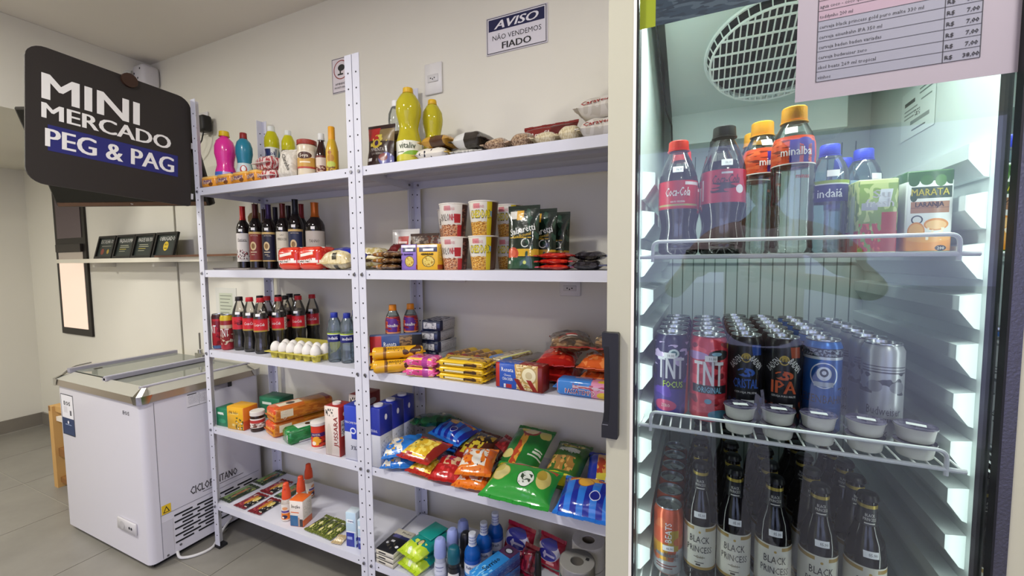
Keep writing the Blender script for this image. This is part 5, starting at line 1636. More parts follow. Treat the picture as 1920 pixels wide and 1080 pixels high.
for k, (x, y, h, lb_) in enumerate(((1.523, .062, .185, 'dark green sauce pouch reading Salsaretti, standing foremost'), (1.556, .125, .180, 'dark green sauce pouch, second behind the foremost one'), (1.578, .195, .175, 'dark green sauce pouch standing last at the back'))):
    pouch('sauce_pouch', lb_, 'pouch', (x, y, T2), .102, h, .05, SAL, RAD(3), [('Salsaretti', .021, .64, '#e9ebe6', .082, 0, RAD(12)), ('Tradicional', .010, .545, '#cfae3c', .06, 0, RAD(12))] if k < 2 else (), lean=4, group='dark green sauce pouches', seed=80 + k)
REDP = PM('#b8281f', [('n', 0, 0, 1, 1, '#d2482c', 6, .55), ('r', .3, .4, .6, .6, '#6a1512')], .18, (40, .7), coat=.5)
for k in range(3):
    bag('jerky_packet', 'flat shiny red packet, %s from the bottom of its pile' % nth(k), 'packet', (1.630, .066, T2 + .0165 * k), .085, .115, .018, REDP, (0, 0, RAD(96 - 5 * k)), seed=84 + k, group='flat red packets', crink=.0012)
SEA = PM('#1f1c20', [('n', 0, 0, 1, 1, '#3a363c', 5, .52), ('e', .5, .4, .36, .2, '#8f867a'), ('n', .2, .2, .8, .6, '#c9c2b4', 9, .58), ('r', .15, .75, .7, .82, '#cfc9c4')], .14, (40, .8), coat=.6)
for k, (x, z_, a, lb_) in enumerate(((1.722, 0, 4, 'black glossy packet lying next to the red ones, lower one'), (1.722, .027, -10, 'black glossy packet on top with a grey food picture'), (1.80, 0, 3, 'black glossy packet at the right end by the cooler, lower one'), (1.802, .027, 8, 'black glossy packet at the right end by the cooler, upper one'))):
    bag('seaweed_packet', lb_, 'packet', (x, .078 + .03 * (k % 2), T2 + z_), .11, .10 if k < 2 else .058, .0275, SEA, (0, 0, RAD(90 + a * .5)), seed=90 + k, group='black glossy packets', crink=.002)

# ================================================================== right unit, third tray
MIN_L = PM('#c2472c', [('n', 0, 0, 1, 1, '#4a2a7c', 6, .56), ('r', .4, .1, .6, .9, '#5a2a84'), ('r', 0, 0, 1, .08, '#e9a26a'), ('n', 0, 0, 1, 1, '#8c1a28', 5, .6)], .35)
MINB = CLEAR('#dfe8e6', .07, .10, ior=1.33, hazecol='#cfdcda', rough=.05)
mb0 = bottle('water_bottle', 'orange capped water bottle at the left end, nearer the middle post', 'bottle', .957, .130, T3, .056, .222, 'water', MINB, ('#e08a1c', .915, 1.0, .5), (.52, .80, MIN_L), [('minalba', .012, .66, '#efe9e4', .04)], rz=RAD(35), group='orange capped water bottles')
dup(mb0, (.998, .184, T3), 'orange capped water bottle at the left end, farther back', rz=RAD(28))
REN = {'front': PM('#2a55b4', [('r', 0, 0, .10, 1, '#b0241f'), ('r', .48, 0, 1, 1, '#c9a05a', -.06), ('n', .46, 0, .86, 1, '#e6d2a0', 14, .5), ('n', .46, 0, .8, 1, '#6a4a1c', 26, .62), ('e', .72, .62, .17, .34, '#b59a5c'), ('e', .72, .62, .14, .28, '#e6dcb4'), ('e', .72, .62, .07, .14, '#c9b98a'),
                         ('r', .90, 0, 1, 1, '#7c1c18'), ('r', .56, .0, .66, .45, '#8c2420', -.35), ('r', .82, 0, .92, .45, '#9c2a22', -.35), ('r', .24, .05, .36, .2, '#b83038'), ('r', .19, .05, .23, .2, '#e9ecf4')], .3),
       'side': M('#7a1a17', .35), 'top': PM('#8c2420', [('r', 0, 0, .5, 1, '#3a5aa8'), ('n', 0, 0, 1, 1, '#c9b0a0', 12, .62)], .35)}
carton('cracker_box', 'blue and red cracker box under the orange capped bottles', 'box', 1.000, .095, T3, .185, .036, .118,
       {'front': PM('#20407c', [('r', 0, 0, .22, 1, '#b0241f'), ('r', .56, 0, .80, 1, '#8a6a44'), ('n', .56, 0, .80, 1, '#4a3424', 10, .52), ('r', .80, 0, 1, 1, '#1a1a22'), ('r', .28, .2, .5, .24, '#dfe4ee')], .35), 'side': M('#16161c', .4), 'top': M('#5a6a94', .4)},
       [('Renata', .018, .72, '#e9edf6', .044, -.022), ('Cream', .010, .50, '#dfe4ee', .03, -.022), ('CRACKER', .012, .36, '#e9edf6', .044, -.022)], rz=RAD(40))
ROL = PM('#dba41a', [('r', 0, .52, .18, 1, '#3a2414'), ('n', 0, .5, 1, 1, '#4a2a16', 5, .56), ('r', .1, .2, .9, .26, '#8a5a1a')], .25, (50, .5), coat=.4)


def roll(label, x, y, z, L, r, mat, rz, group, ends='#dba41a', txt=None):
    """round biscuit roll lying down: axis along local y"""
    t = thing('biscuit_roll', label, 'biscuit roll', (x, y, z + r), rz, group)
    lathe('wrapper', [(0, -L / 2 + .003), (r * .72, -L / 2), (r * .97, -L / 2 + .006), (r, -L / 2 + .012), (r, L / 2 - .012), (r * .97, L / 2 - .006), (r * .72, L / 2), (0, L / 2 - .003)], mat, t, 20, rot=(RAD(-90), 0, 0), cap=False)
    m = MB()
    for e_ in (-1, 1):
        m.box(-r * .7, r * .7, e_ * L / 2 - .004 if e_ > 0 else -L / 2 - .009, e_ * L / 2 + .009 if e_ > 0 else -L / 2 + .004, -.0015, .0015)
    m.build('twisted_end', M(ends, .3, coat=.3), t, smooth=False)['kind'] = 'stuff'
    if txt:
        text(t, txt, lambda a, b: ((r + .0008) * sin(b / r), a, (r + .0008) * cos(b / r)), .0, -.004, r * .75, '#2a1c10', width=L * .42, bold=.02, rot=0)
    return t


def rollx(*a, **k):
    return roll(*a, **k)


for k, (x, y, z_, a, lb_) in enumerate(((1.031, .063, 0, 50, 'yellow biscuit roll at the bottom of the pile near the left post'), (1.066, .030, .0, 50, 'yellow biscuit roll in front, lowest of the pile'), (1.046, .048, .041, 50, 'yellow biscuit roll with dark cookie pictures on top of the pile'))):
    rz = RAD(-a)
    t = roll(lb_, x, y, T3 + z_, .172, .0225, ROL, rz, 'yellow biscuit rolls')
    text(t, 'Bauducco', lambda p, q: (.0230 * sin(q / .0230 + .8), p, .0230 * cos(q / .0230 + .8)), -.01, 0, .014, '#3a2412', width=.07, bold=.02, rot=0)
WAF = {'front': PM('#1c2340', [('r', .1, .2, .78, .8, '#c9c9cc'), ('n', .12, .2, .76, .8, '#8a8a92', 6, .55), ('r', .82, .3, .95, .7, '#3a4468')], .35), 'side': PM('#b9bcc0', [('r', 0, 0, .16, 1, '#1c2340'), ('r', .2, .85, 1, .9, '#7a7d84'), ('n', .2, .1, .95, .8, '#8d9096', 14, .6)], .35), 'top': PM('#22294a', [('n', 0, 0, 1, 1, '#b9bcc0', 6, .5)], .35)}
for k in range(4):
    carton('biscuit_box', 'dark navy and silver box, %s from the bottom of its stack' % nth(k), 'box', 1.082 + .006 * (k % 2), .242, T3 + .0405 * k, .08, .125, .04, WAF, rz=RAD(-6 + 4 * k), group='navy and silver boxes', bev=.003)
PNK = PM('#e2579a', [('n', 0, 0, 1, 1, '#f0a2c6', 6, .55), ('r', 0, 0, 1, .12, '#e3b84a'), ('e', .5, .5, .25, .3, '#c93a7c'), ('n', .1, .2, .5, .8, '#6a4a3a', 7, .6), ('r', .6, .0, .8, 1, '#a83a8c')], .22, (45, .6), coat=.5)
for k in range(2):
    flow('wafer_pack', ('pink wafer pack lying on the shelf under the other pink one', 'pink wafer pack lying on top, beside the yellow rolls')[k], 'pack', (1.166 + .004 * k, .034, T3 + .033 * k), .105, .075, .032, PNK, RAD(12 - 7 * k), group='pink wafer packs')
YEL = PM('#e0b71e', [('r', .12, .25, .62, .60, '#3a2414'), ('r', .15, .3, .58, .55, '#e9dcae'), ('r', .62, .2, .95, .8, '#c99a1a'), ('n', .6, .1, 1, .9, '#6a4414', 7, .58)], .22, (55, .4), coat=.4)
for k in range(3):
    t = flow('biscuit_pack', 'flat yellow biscuit pack, %s from the bottom of the front stack' % nth(k), 'pack', (1.325, .048, T3 + .0225 * k), .165, .082, .0215, YEL, RAD(-1 + k), group='flat yellow biscuit packs')
    patch(t, 'brown_strip', lambda x, z: (x, -.0416, z), .015, .060, .0075, .0145, M('#3a2414', .4), 1)
TUB = PM('#c9963a', [('r', 0, .7, 1, 1, '#c8a428'), ('n', 0, 0, 1, .7, '#7a5a34', 6, .5), ('r', 0, 0, 1, .08, '#7c2424')], .3, (50, .5), coat=.4)
for k, (x, lb_) in enumerate(((1.205, 'yellow biscuit roll with a dark red end, left of the three'), (1.262, 'yellow biscuit roll with a dark red end, middle of the three'), (1.315, 'yellow biscuit roll with a dark red end, right of the three'))):
    roll(lb_, x, .222, T3 + .0, .14, .0255, TUB, RAD(-14), 'rolls with dark red ends', '#8c2a24')
for k, (x, a, lb_) in enumerate(((1.372, 6, 'flat pale yellow and blue pack behind the yellow stack, left one'), (1.415, 4, 'flat pale yellow and blue pack behind the yellow stack, right one'))):
    flow('cookie_pack', lb_, 'pack', (x, .205, T3 + .03 * k), .165, .072, .0295, PM('#b9ad8a', [('r', 0, .0, 1, .16, '#d6d65a'), ('r', .0, .5, .3, 1, '#5a7ab0'), ('n', .3, .2, 1, 1, '#8a7658', 7, .5), ('r', 0, .16, 1, .24, '#e9e6d4')], .22, (45, .5), coat=.4), RAD(76 - a), group='pale yellow and blue packs')
for k in range(2):
    flow('chocolate_pack', ('dark brown cookie pack lying behind the cracker box, lower one', 'dark brown cookie pack lying behind the cracker box, upper one')[k], 'pack', (1.492 + .004 * k, .205, T3 + .027 * k), .165, .08, .0265, PM('#2a211e', [('n', 0, 0, 1, 1, '#5c4c42', 8, .5), ('r', 0, 0, 1, .08, '#c2c43a'), ('r', 0, .3, .12, 1, '#8a847c')], .22, (45, .5), coat=.4), RAD(72 + 3 * k), group='dark brown cookie packs')
carton('cracker_box', 'blue and red cheese cracker box in front, reading Renata', 'box', 1.534, .022, T3, .158, .052, .078, REN,
       [('Renata', .0125, .76, '#eef2fa', .040, -.036), ('Cheese', .007, .55, '#e9edf6', .024, -.036), ('CRACKER', .0085, .40, '#eef2fa', .036, -.036)], rz=RAD(-4), bev=.004)
RBG = PM('#b5241c', [('n', 0, 0, 1, 1, '#d2442c', 5, .54), ('n', .2, .3, .8, .8, '#e0b49a', 8, .62), ('r', 0, 0, 1, .14, '#a01c18')], .18, (40, .8), coat=.5)
OBG = PM('#d8622a', [('n', 0, 0, 1, 1, '#e88a4a', 6, .54), ('n', .1, .2, .9, .9, '#e8d4b4', 8, .62), ('r', .0, .55, 1, .7, '#7a4a2a')], .18, (40, .8), coat=.5)
bag('toast_bag', 'shiny red bag lying flat behind the cheese cracker box, lower one', 'bag', (1.612, .165, T3), .13, .20, .046, RBG, (0, 0, RAD(3)), seed=120, crink=.002, group='shiny red bags')
bag('toast_bag', 'shiny red bag with a white label on top of the red pile', 'bag', (1.606, .160, T3 + .047), .125, .20, .046, RBG, (0, 0, RAD(8)), seed=121, crink=.002, group='shiny red bags')
bag('toast_bag', 'shiny orange bag at the right end of the third shelf, lower one', 'bag', (1.752, .155, T3), .135, .19, .050, OBG, (0, 0, RAD(-3)), seed=122, crink=.002, group='shiny orange bags')
bag('toast_bag', 'shiny orange bag at the right end of the third shelf, upper one', 'bag', (1.752, .150, T3 + .051), .135, .19, .046, OBG, (0, 0, RAD(4)), seed=123, crink=.002, group='shiny orange bags')
# clear bags of ring biscuits: rings are real, film over them
RING = M('#d3b98c', .7, bump=(90, .5))
for k, (c, w, l, a, lb_) in enumerate((((1.635, .195, T3 + .094), .14, .2, 20, 'clear bag of pale ring biscuits with a red tip, on top of the red bags'), ((1.772, .18, T3 + .098), .11, .18, 4, 'clear bag of pale ring biscuits on top of the orange bags'))):
    t = bag('biscuit_bag', lb_, 'bag', c, w, l, .055, CLEAR('#f3e6dc', .05, .05, hazecol='#e9dccb', rough=.08), (0, 0, RAD(a)), seed=126 + k, group='clear biscuit bags', crink=.0025, finmat=M('#a5342a', .3))
    r_ = random.Random(5 + k)
    for i in range(26):
        x, y = r_.uniform(-w * .34, w * .34), r_.uniform(-l * .34, l * .34)
        pts = [(x + .0125 * cos(q * pi / 6), y + .0125 * sin(q * pi / 6), .014 + .010 * (i % 3) + .003 * sin(q)) for q in range(12)]
        MB().tube(pts, .0052, 6, True).build('ring_biscuit', RING, t)
    patch(t, 'label', lambda x, y: (x, y, .0565 - 9 * x * x - 4 * (y + .02) ** 2 + .001), -w * .3, w * .28, -l * .32, -l * .12, PM('#d9d2c6', [('r', 0, .6, 1, 1, '#b5342c'), ('r', .15, .2, .7, .35, '#4a443c')], .3), 6, 4)
t = flow('filled_biscuit_pack', 'blue and pink biscuit pack in front by the cooler door', 'pack', (1.728, .032, T3), .165, .056, .047, PM('#3a7fce', [('r', .62, 0, 1, 1, '#d88aa8'), ('r', .30, .55, .92, .72, '#c9aeb8'), ('n', .3, .5, .95, .8, '#a83238', 9, .56), ('e', .82, .25, .10, .2, '#d9b93a')], .2, (45, .5), coat=.5), RAD(-1))
text(t, 'PASSATEMPO', lambda x, z: (x, -.0286, z), -.012, .016, .014, '#efe6e6', width=.085, bold=.05)
text(t, 'PASSATEMPO', lambda x, z: (x, -.0292, z), -.012, .016, .012, '#8c2026', width=.083, bold=.01)

# ================================================================== right unit, fourth tray
RM = {'front': PM('#cfd1d8', [('r', 0, .55, 1, 1, '#1d2c92'), ('r', 0, 0, .1, .5, '#b9bbc4')], .35), 'side': PM('#c6c8cc', [('r', 0, .55, 1, 1, '#1c2788'), ('n', .08, .08, .92, .48, '#8d9096', 22, .57), ('e', .5, .83, .10, .05, '#d8d8e0')], .35), 'top': M('#22309a', .35)}
for k in range(3):
    t = carton('milk_carton', ('blue and white milk carton foremost in the row by the middle posts', 'blue and white milk carton second in the row by the middle posts', 'blue and white milk carton last in the row, against the rear post')[k], 'carton', .966, .032 + .0655 * k, T4, .062, .064, .215, RM, [('INTEGRAL', .009, .62, '#c9cdec', .04)], rz=0, group='milk cartons on the right unit', cap=(.0, -.05, .017, '#d9d8dc'))
G1 = lambda base, sh: PM(base, sh, .18, (38, .7), coat=.55)
BLP = G1('#2f7bd0', [('n', .05, .1, .55, .75, '#e8e2d0', 5, .48), ('n', .1, .1, .55, .7, '#c9a24a', 7, .6), ('r', 0, .0, 1, .06, '#e6eaf0'), ('r', .1, .75, .6, .85, '#d8dce6')])
bag('snack_bag', 'blue popcorn bag at the left end, underneath', 'snack bag', (1.045, .055, T4), .125, .12, .038, BLP, (0, 0, RAD(24)), seed=140, crink=.002)
bag('snack_bag', 'blue popcorn bag at the left end, on top by the milk cartons', 'snack bag', (1.040, .07, T4 + .040), .13, .14, .042, BLP, (RAD(4), RAD(-6), RAD(32)), seed=141, crink=.002)
bag('snack_bag', 'dark green snack bag lying at the back beside the rear post', 'snack bag', (1.062, .235, T4 + .07), .10, .20, .05, G1('#1f5a34', [('n', 0, 0, 1, 1, '#123a20', 5, .52), ('n', .2, .3, .8, .7, '#c9c9b4', 8, .62), ('r', 0, .8, 1, 1, '#184a2a')]), (RAD(-6), RAD(-10), RAD(-38)), seed=142, crink=.002,
    texts=[('STOP', .018, .02, '#d9d2b4', .05, 0, RAD(40))])
STR = [('r', .08, 0, .16, 1, '#1a2a9a', -.1), ('r', .26, 0, .36, 1, '#1a2a9a', -.05), ('r', .46, 0, .56, 1, '#1a2a9a'), ('r', .66, 0, .76, 1, '#1a2a9a', .05), ('r', .86, 0, .95, 1, '#1a2a9a', .1)]
RUF = G1('#2c78d8', STR + [('r', .12, .72, .95, .92, '#b03a2a'), ('n', .12, .70, .95, .94, '#d8a02a', 6, .54), ('e', .42, .66, .14, .12, '#a86a1c'), ('e', .42, .66, .125, .105, '#e0a83a'), ('e', .62, .36, .09, .12, '#d6dcf0'), ('e', .62, .36, .078, .104, '#1f2a90')])
bag('snack_bag', 'blue striped chip bag in the back row, lower one', 'snack bag', (1.175, .235, T4), .14, .12, .045, RUF, (0, 0, RAD(-12)), seed=143, crink=.002)
bag('snack_bag', 'blue striped chip bag in the back row, upper one with a red emblem', 'snack bag', (1.165, .225, T4 + .048), .165, .13, .055, RUF, (RAD(10), RAD(4), RAD(-14)), seed=144, crink=.002)
COR = G1('#d9b02c', [('r', 0, 0, 1, .16, '#a82a20'), ('n', .05, .12, .85, .7, '#f0d860', 6, .5), ('e', .5, .82, .34, .12, '#7a4a1c'), ('n', .2, .72, .8, .94, '#e0a03a', 7, .52), ('r', .84, 0, 1, 1, '#8a241c'), ('n', .1, .3, .4, .7, '#4a6a2a', 5, .62)])
bag('snack_bag', 'red and yellow corn snack bag at the front, underneath', 'snack bag', (1.165, .055, T4), .12, .12, .036, COR, (0, 0, RAD(-4)), seed=145, crink=.002, finmat=M('#b5302a', .3))
bag('snack_bag', 'yellow corn snack bag with a red end lying on top at the front', 'snack bag', (1.138, .07, T4 + .040), .145, .14, .048, COR, (RAD(6), 0, RAD(-6)), seed=146, crink=.002, finmat=M('#b5302a', .3))
BRN = G1('#5a2a1c', [('r', 0, .0, 1, .36, '#8a2420'), ('n', 0, .22, .8, .62, '#d8c23a', 6, .47), ('e', .62, .74, .34, .15, '#2a1a12'), ('n', .3, .62, .95, .9, '#c9a23a', 8, .56), ('e', .3, .6, .14, .14, '#6a6a3a')])
bag('snack_bag', 'brown and yellow corn snack bag standing tilted in the back row', 'snack bag', (1.272, .205, T4), .13, .175, .055, BRN, (RAD(22), 0, RAD(-12)), seed=147, crink=.002)
bag('snack_bag', 'small dark red snack bag between the brown and the large green ones', 'snack bag', (1.362, .235, T4 + .01), .075, .12, .04, G1('#8c1a20', [('r', 0, 0, 1, .45, '#3a1a18'), ('n', .1, .5, .9, .9, '#c93a3a', 5, .55)]), (RAD(30), 0, RAD(-32)), seed=148, crink=.002)
RDB = G1('#b0201f', [('n', .3, .4, 1, .9, '#d9b48a', 5, .48), ('e', .62, .86, .3, .11, '#1a1412'), ('r', .45, .84, .82, .88, '#d8d2c8'), ('n', 0, 0, 1, .4, '#d0383a', 6, .55)])
bag('snack_bag', 'shiny red snack bag at the front between the yellow and orange ones', 'snack bag', (1.245, .060, T4), .105, .15, .05, RDB, (RAD(4), RAD(4), RAD(16)), seed=149, crink=.0026)
ORB = G1('#e07a22', [('n', .0, .2, .8, .8, '#ece4d4', 4, .47), ('n', .1, .1, .9, .9, '#c04a1a', 6, .6), ('r', .5, .2, .58, .85, '#e9e6de', .1), ('n', .5, .1, .7, .5, '#2a2a2a', 12, .66), ('r', .8, 0, 1, 1, '#d8641a')])
bag('snack_bag', 'orange and white snack bag in front, underneath', 'snack bag', (1.352, .048, T4), .12, .12, .035, ORB, (0, 0, RAD(8)), seed=150, crink=.002)
bag('snack_bag', 'orange and white snack bag in front, lying on top', 'snack bag', (1.348, .075, T4 + .036), .12, .14, .048, ORB, (RAD(10), 0, RAD(14)), seed=151, crink=.0024)
GRB = [('e', .20, .48, .13, .20, '#b3a24a'), ('e', .20, .48, .12, .185, '#d9cc86'), ('e', .13, .64, .08, .13, '#c9bc62'), ('e', .84, .52, .10, .22, '#d0c070'), ('e', .80, .60, .07, .13, '#b59c3c'),
       ('e', .60, .42, .125, .20, '#1f5a2a'), ('e', .60, .42, .115, .185, '#e4ebe2'), ('n', .52, .3, .68, .54, '#3a4a3a', 14, .52), ('r', .08, .80, .96, .95, '#c85a2a'), ('n', .08, .79, .96, .96, '#d8b43a', 7, .53), ('e', .42, .86, .17, .12, '#9c2a24'), ('e', .42, .86, .14, .085, '#e2cabc'), ('e', .10, .86, .1, .1, '#d9d02a')]
bag('snack_bag', 'large green chip bag lying across the front of the shelf', 'snack bag', (1.522, .048, T4), .225, .165, .072, G1('#2f9a3a', GRB), (RAD(12), 0, RAD(1)), seed=152, crink=.0024, texts=[('LAYOS', .016, .058, '#9c2420', .05, -.02)] if False else ())
GRB2 = [('r', .34, 0, .52, 1, '#b8482a'), ('n', .34, 0, .52, 1, '#d8a23a', 7, .52), ('e', .5, .84, .24, .11, '#8c2420'), ('e', .5, .84, .19, .075, '#d9c08a'), ('e', .86, .84, .12, .10, '#c4b860'), ('e', .2, .36, .15, .08, '#d3c87a'), ('e', .3, .9, .12, .08, '#d9c42a'), ('r', .60, .40, .92, .425, '#cfd6c4', .25), ('r', .78, .46, .97, .50, '#cfd6c4'), ('r', .80, .52, .97, .54, '#cfd6c4')]
bag('snack_bag', 'large dark green chip bag leaning back behind the front green one', 'snack bag', (1.470, .205, T4 + .004), .150, .235, .065, G1('#23722f', GRB2), (RAD(26), 0, RAD(-6)), seed=153, crink=.0024)
DIP = [('r', 0, 0, 1, .20, '#d8cf2a'), ('r', 0, 0, 1, .05, '#22221c'), ('n', .08, .24, .8, .55, '#a5793a', 5, .42), ('n', .1, .25, .8, .55, '#d8a85a', 8, .56), ('e', .5, .86, .36, .10, '#d9cf4a'), ('r', .2, .66, .8, .74, '#d9ddcc'), ('r', .1, .0, .9, .03, '#e9e9dc')]
bag('snack_bag', 'green and yellow corn chip bag right of the large dark green one', 'snack bag', (1.618, .215, T4), .125, .205, .06, G1('#3a6a2a', DIP), (RAD(18), 0, RAD(-4)), seed=154, crink=.0024, texts=[('DIPPAS', .018, .066, '#1f2a14', .07), ('QUEIJO', .014, .035, '#e2e6d8', .06)])
bag('snack_bag', 'blue and red snack bag at the right end, touching the cooler', 'snack bag', (1.742, .212, T4), .11, .17, .06, G1('#20339c', [('r', .3, .2, .7, 1, '#b0442c'), ('n', .3, .2, .7, 1, '#d89a4a', 6, .5), ('r', .3, .2, .6, .34, '#d8c84a'), ('r', .5, .1, .56, .5, '#d8dce8', .3)]), (RAD(20), 0, RAD(8)), seed=155, crink=.0024)
bag('snack_bag', 'blue striped chip bag lying in front at the right end', 'snack bag', (1.735, .050, T4), .18, .165, .070, RUF, (RAD(10), 0, RAD(2)), seed=156, crink=.0024)

# ================================================================== right unit, bottom tray
BKB = {'front': PM('#d8d3c4', [('r', 0, .9, 1, 1, '#1a1a20'), ('r', .15, .3, .55, .6, '#33323a')], .4), 'side': PM('#c9c4b4', [('r', 0, 0, 1, .12, '#1a1a20')], .4), 'top': PM('#15151b', [('r', 0, .74, 1, 1, '#d3cdbb'), ('r', .05, .62, .5, .76, '#4a4a84', .1), ('r', .5, .62, 1, .74, '#22285a'), ('e', .2, .35, .07, .05, '#d9d9dc'), ('e', .8, .28, .08, .05, '#d9d9dc'), ('n', .2, .15, .7, .5, '#4a463a', 6, .56), ('r', .28, .42, .46, .50, '#d9d9dc')], .35)}
for k in range(3):
    t = carton('soap_box', 'black topped cream box, %s from the bottom of the stack by the middle post' % nth(k), 'box', 1.003, .062, T5 + .0185 * k, .082, .125, .018, BKB, rz=RAD(-3 + k), group='black topped boxes', bev=.001)
    if k == 2:
        text(t, 'Phebo', on_top(.018), .012, .047, .010, '#22222a', width=.042)
WIP = PM('#b7d22c', [('r', 0, .36, 1, 1, '#138a80'), ('e', .5, .36, .52, .13, '#138a80'), ('e', .62, .30, .12, .09, '#1c5a3a'), ('e', .62, .30, .09, .065, '#cdb88a'), ('r', .6, .86, .92, .97, '#3aa23c'), ('n', 0, 0, 1, .34, '#d3e45a', 5, .55), ('e', .45, .1, .08, .05, '#dce8c0')], .25, (40, .5), coat=.4)
for k in range(2):
    t = bag('wipes_pack', ('green and teal wet wipes pack, lower of the two', 'green and teal wet wipes pack lying on top')[k], 'wipes pack', (1.125, .088, T5 + .047 * k), .105, .19, .046, WIP, (0, RAD(0), RAD(-14)), seed=160 + k, group='wet wipes packs', boxy=3.6)
    if k:
        rbox('flip_lid', .07, .085, .004, M('#138a80', .35), t, bev=.0015, loc=(0, .028, .046))
LIL = M('#98a5dc', .35)
DEOP = sc(PF['deo'], .023, .135)


def deo(label, x, y, cap='#98a5dc', body='#b9bfd2', lab=None, h=.135):
    t = thing('deodorant', label, 'deodorant', (x, y, T5), RAD(20), 'roll on deodorants')
    p = sc(PF['deo'], .0225, h)
    lathe('body', p, M(body, .3), t, 20)
    r0 = .0215
    lathe('cap', [(r0, h * .535), (r0 * 1.03, h * .56), (r0 * .98, h * .8), (r0 * .85, h * .94), (r0 * .55, h * .99), (0, h)], M(cap, .35), t, 20, cap=False)
    if lab:
        lathe('label', [(.0232, h * .12), (.0208, h * .40)], lab, t, 20, cap=False, a0=-RAD(70), a1=RAD(70))
    return t


dl = PM('#cdd2e2', [('r', .2, .6, .8, .7, '#7d84a8'), ('r', .3, .3, .7, .38, '#9aa0bc')], .4)
d0 = deo('lilac roll on deodorant, nearest the wipes', 1.210, .045, lab=dl)
dup(d0, (1.222, .105, T5), 'lilac roll on deodorant, middle of the lilac row', rz=RAD(20))
dup(d0, (1.230, .165, T5), 'lilac roll on deodorant, farthest back in the row', rz=RAD(20))
deo('dark teal capped deodorant in front of the blue mouthwash', 1.262, .050, '#155a6a', '#26282c', PM('#1c1c20', [('r', .1, .0, .9, .5, '#d9d8d2')], .4), .118)
deo('black deodorant behind the dark teal capped one', 1.268, .122, '#17171c', '#1c1d22', None, .125)
MWB = M('#1d66c2', .1, trans=.35, ior=1.33)
MWL = PM('#d6dbe4', [('r', 0, .75, 1, 1, '#2a5ab0'), ('r', 0, 0, 1, .15, '#5aa0dc')], .35)


def mouthwash(label, x, y):
    t = bottle('mouthwash_bottle', label, 'bottle', x, y, T5, .058, .165, 'wash', MWB, ('#cfd4de', .77, 1.0, .46), (.18, .50, MWL), [('Refresh', .011, .36, '#1d2f64', .036)], rz=RAD(18), group='blue mouthwash bottles')
    for k in range(3):
        z = .165 * (.80 + .06 * k)
        lathe('cap_print', [(.0138, z), (.0137, z + .005)], PM('#cfd4de', [('n', 0, 0, 1, 1, '#2a4a9a', 22, .5)], .4), t, 18, cap=False)
    return t


mouthwash('blue mouthwash bottle with a printed silver cap, foremost', 1.322, .075)
mouthwash('blue mouthwash bottle with a printed silver cap, second', 1.330, .142)
mouthwash('blue mouthwash bottle with a printed silver cap, at the back', 1.342, .208)
SOR = {'front': PM('#2a8ad8', [('n', 0, 0, 1, 1, '#6ab4ea', 5, .56)], .3), 'side': PM('#1f4fa8', [('r', 0, .5, 1, 1, '#3a7ac8'), ('n', 0, 0, 1, 1, '#7a9ad0', 14, .62)], .3), 'top': PM('#2f8fdc', [('r', 0, .72, 1, 1, '#5a2a58'), ('e', .5, .86, .3, .08, '#1c1c34'), ('e', .5, .86, .22, .05, '#d8dcec'), ('n', 0, 0, 1, .3, '#8acaf0', 6, .54)], .3)}
for k, (z_, lb_) in enumerate(((0, 'blue toothpaste box reading Sorriso, lower one'), (.048, 'blue toothpaste box reading Sorriso, upper one'))):
    t = carton('toothpaste_box', lb_, 'box', 1.412, .070, T5 + z_, .056, .18, .047, SOR, ttexts=[('Sorriso', .020, -.02, '#16203c', .07, 0, RAD(90))], rz=RAD(-20), group='blue toothpaste boxes', bev=.001)
PADP = PM('#a01c34', [('r', .0, .0, 1, .2, '#2f8a74'), ('e', .5, .62, .44, .28, '#d9d4d8'), ('e', .5, .78, .34, .12, '#4a4aa0'), ('e', .5, .52, .36, .16, '#3a3a9c'), ('e', .4, .52, .05, .1, '#d9d4ea'), ('r', .32, .49, .8, .55, '#cfc9e6'), ('r', .5, .28, .8, .36, '#e6a0a4')], .22, (45, .5), coat=.4)
bag('pad_pack', 'crimson pad pack with a white emblem standing in front of the wall', 'pad pack', (1.560, .258, T5), .105, .115, .06, PADP, (RAD(74), 0, RAD(-14)), seed=170, boxy=4)
bag('pad_pack', 'crimson and green pad pack standing behind the mouthwash', 'pad pack', (1.432, .262, T5), .12, .12, .06, PADP, (RAD(70), 0, RAD(-10)), seed=171, boxy=4)
bag('pad_pack', 'dark crimson pad pack between the toothpaste boxes and the white emblem pack', 'pad pack', (1.492, .20, T5), .06, .10, .05, G1('#8c1a30', [('n', 0, 0, 1, 1, '#5a1220', 4, .5)]), (RAD(60), 0, RAD(-12)), seed=172, boxy=4)
for k, (x, y, c, lb_) in enumerate(((1.520, .075, '#a8a6a4', 'small silver box leaning behind the toothpaste'), (1.500, .030, '#7c1a26', 'small dark red box in front of the silver one'))):
    carton('small_box', lb_, 'box', x, y, T5, .04, .075 if k == 0 else .05, .035 if k == 0 else .055, {'front': PM(c, [('n', 0, 0, 1, 1, '#d9d6d2', 6, .58)], .35), 'side': PM(c, [('r', 0, .4, 1, .6, '#3a3436')], .35), 'top': M(c, .35)}, rz=RAD(-24))
t = thing('nail_remover_bottle', 'small white bottle with a tall black cap in front of the toilet paper', 'bottle', (1.568, .060, T5), RAD(10))
lathe('body', [(.0, 0), (.0145, .0), (.0155, .004), (.0155, .085), (.012, .095), (.008, .10)], PM('#dcd9d2', [('r', .3, .45, .7, .6, '#8a867c')], .4), t, 18)
lathe('cap', [(.0105, .101), (.0105, .13), (.0085, .172), (.006, .177), (0, .178)], M('#141416', .35), t, 18, cap=False)
text(t, 'CR', on_cyl(.0155), 0, .062, .011, '#3a3630', width=.014, bold=.02)
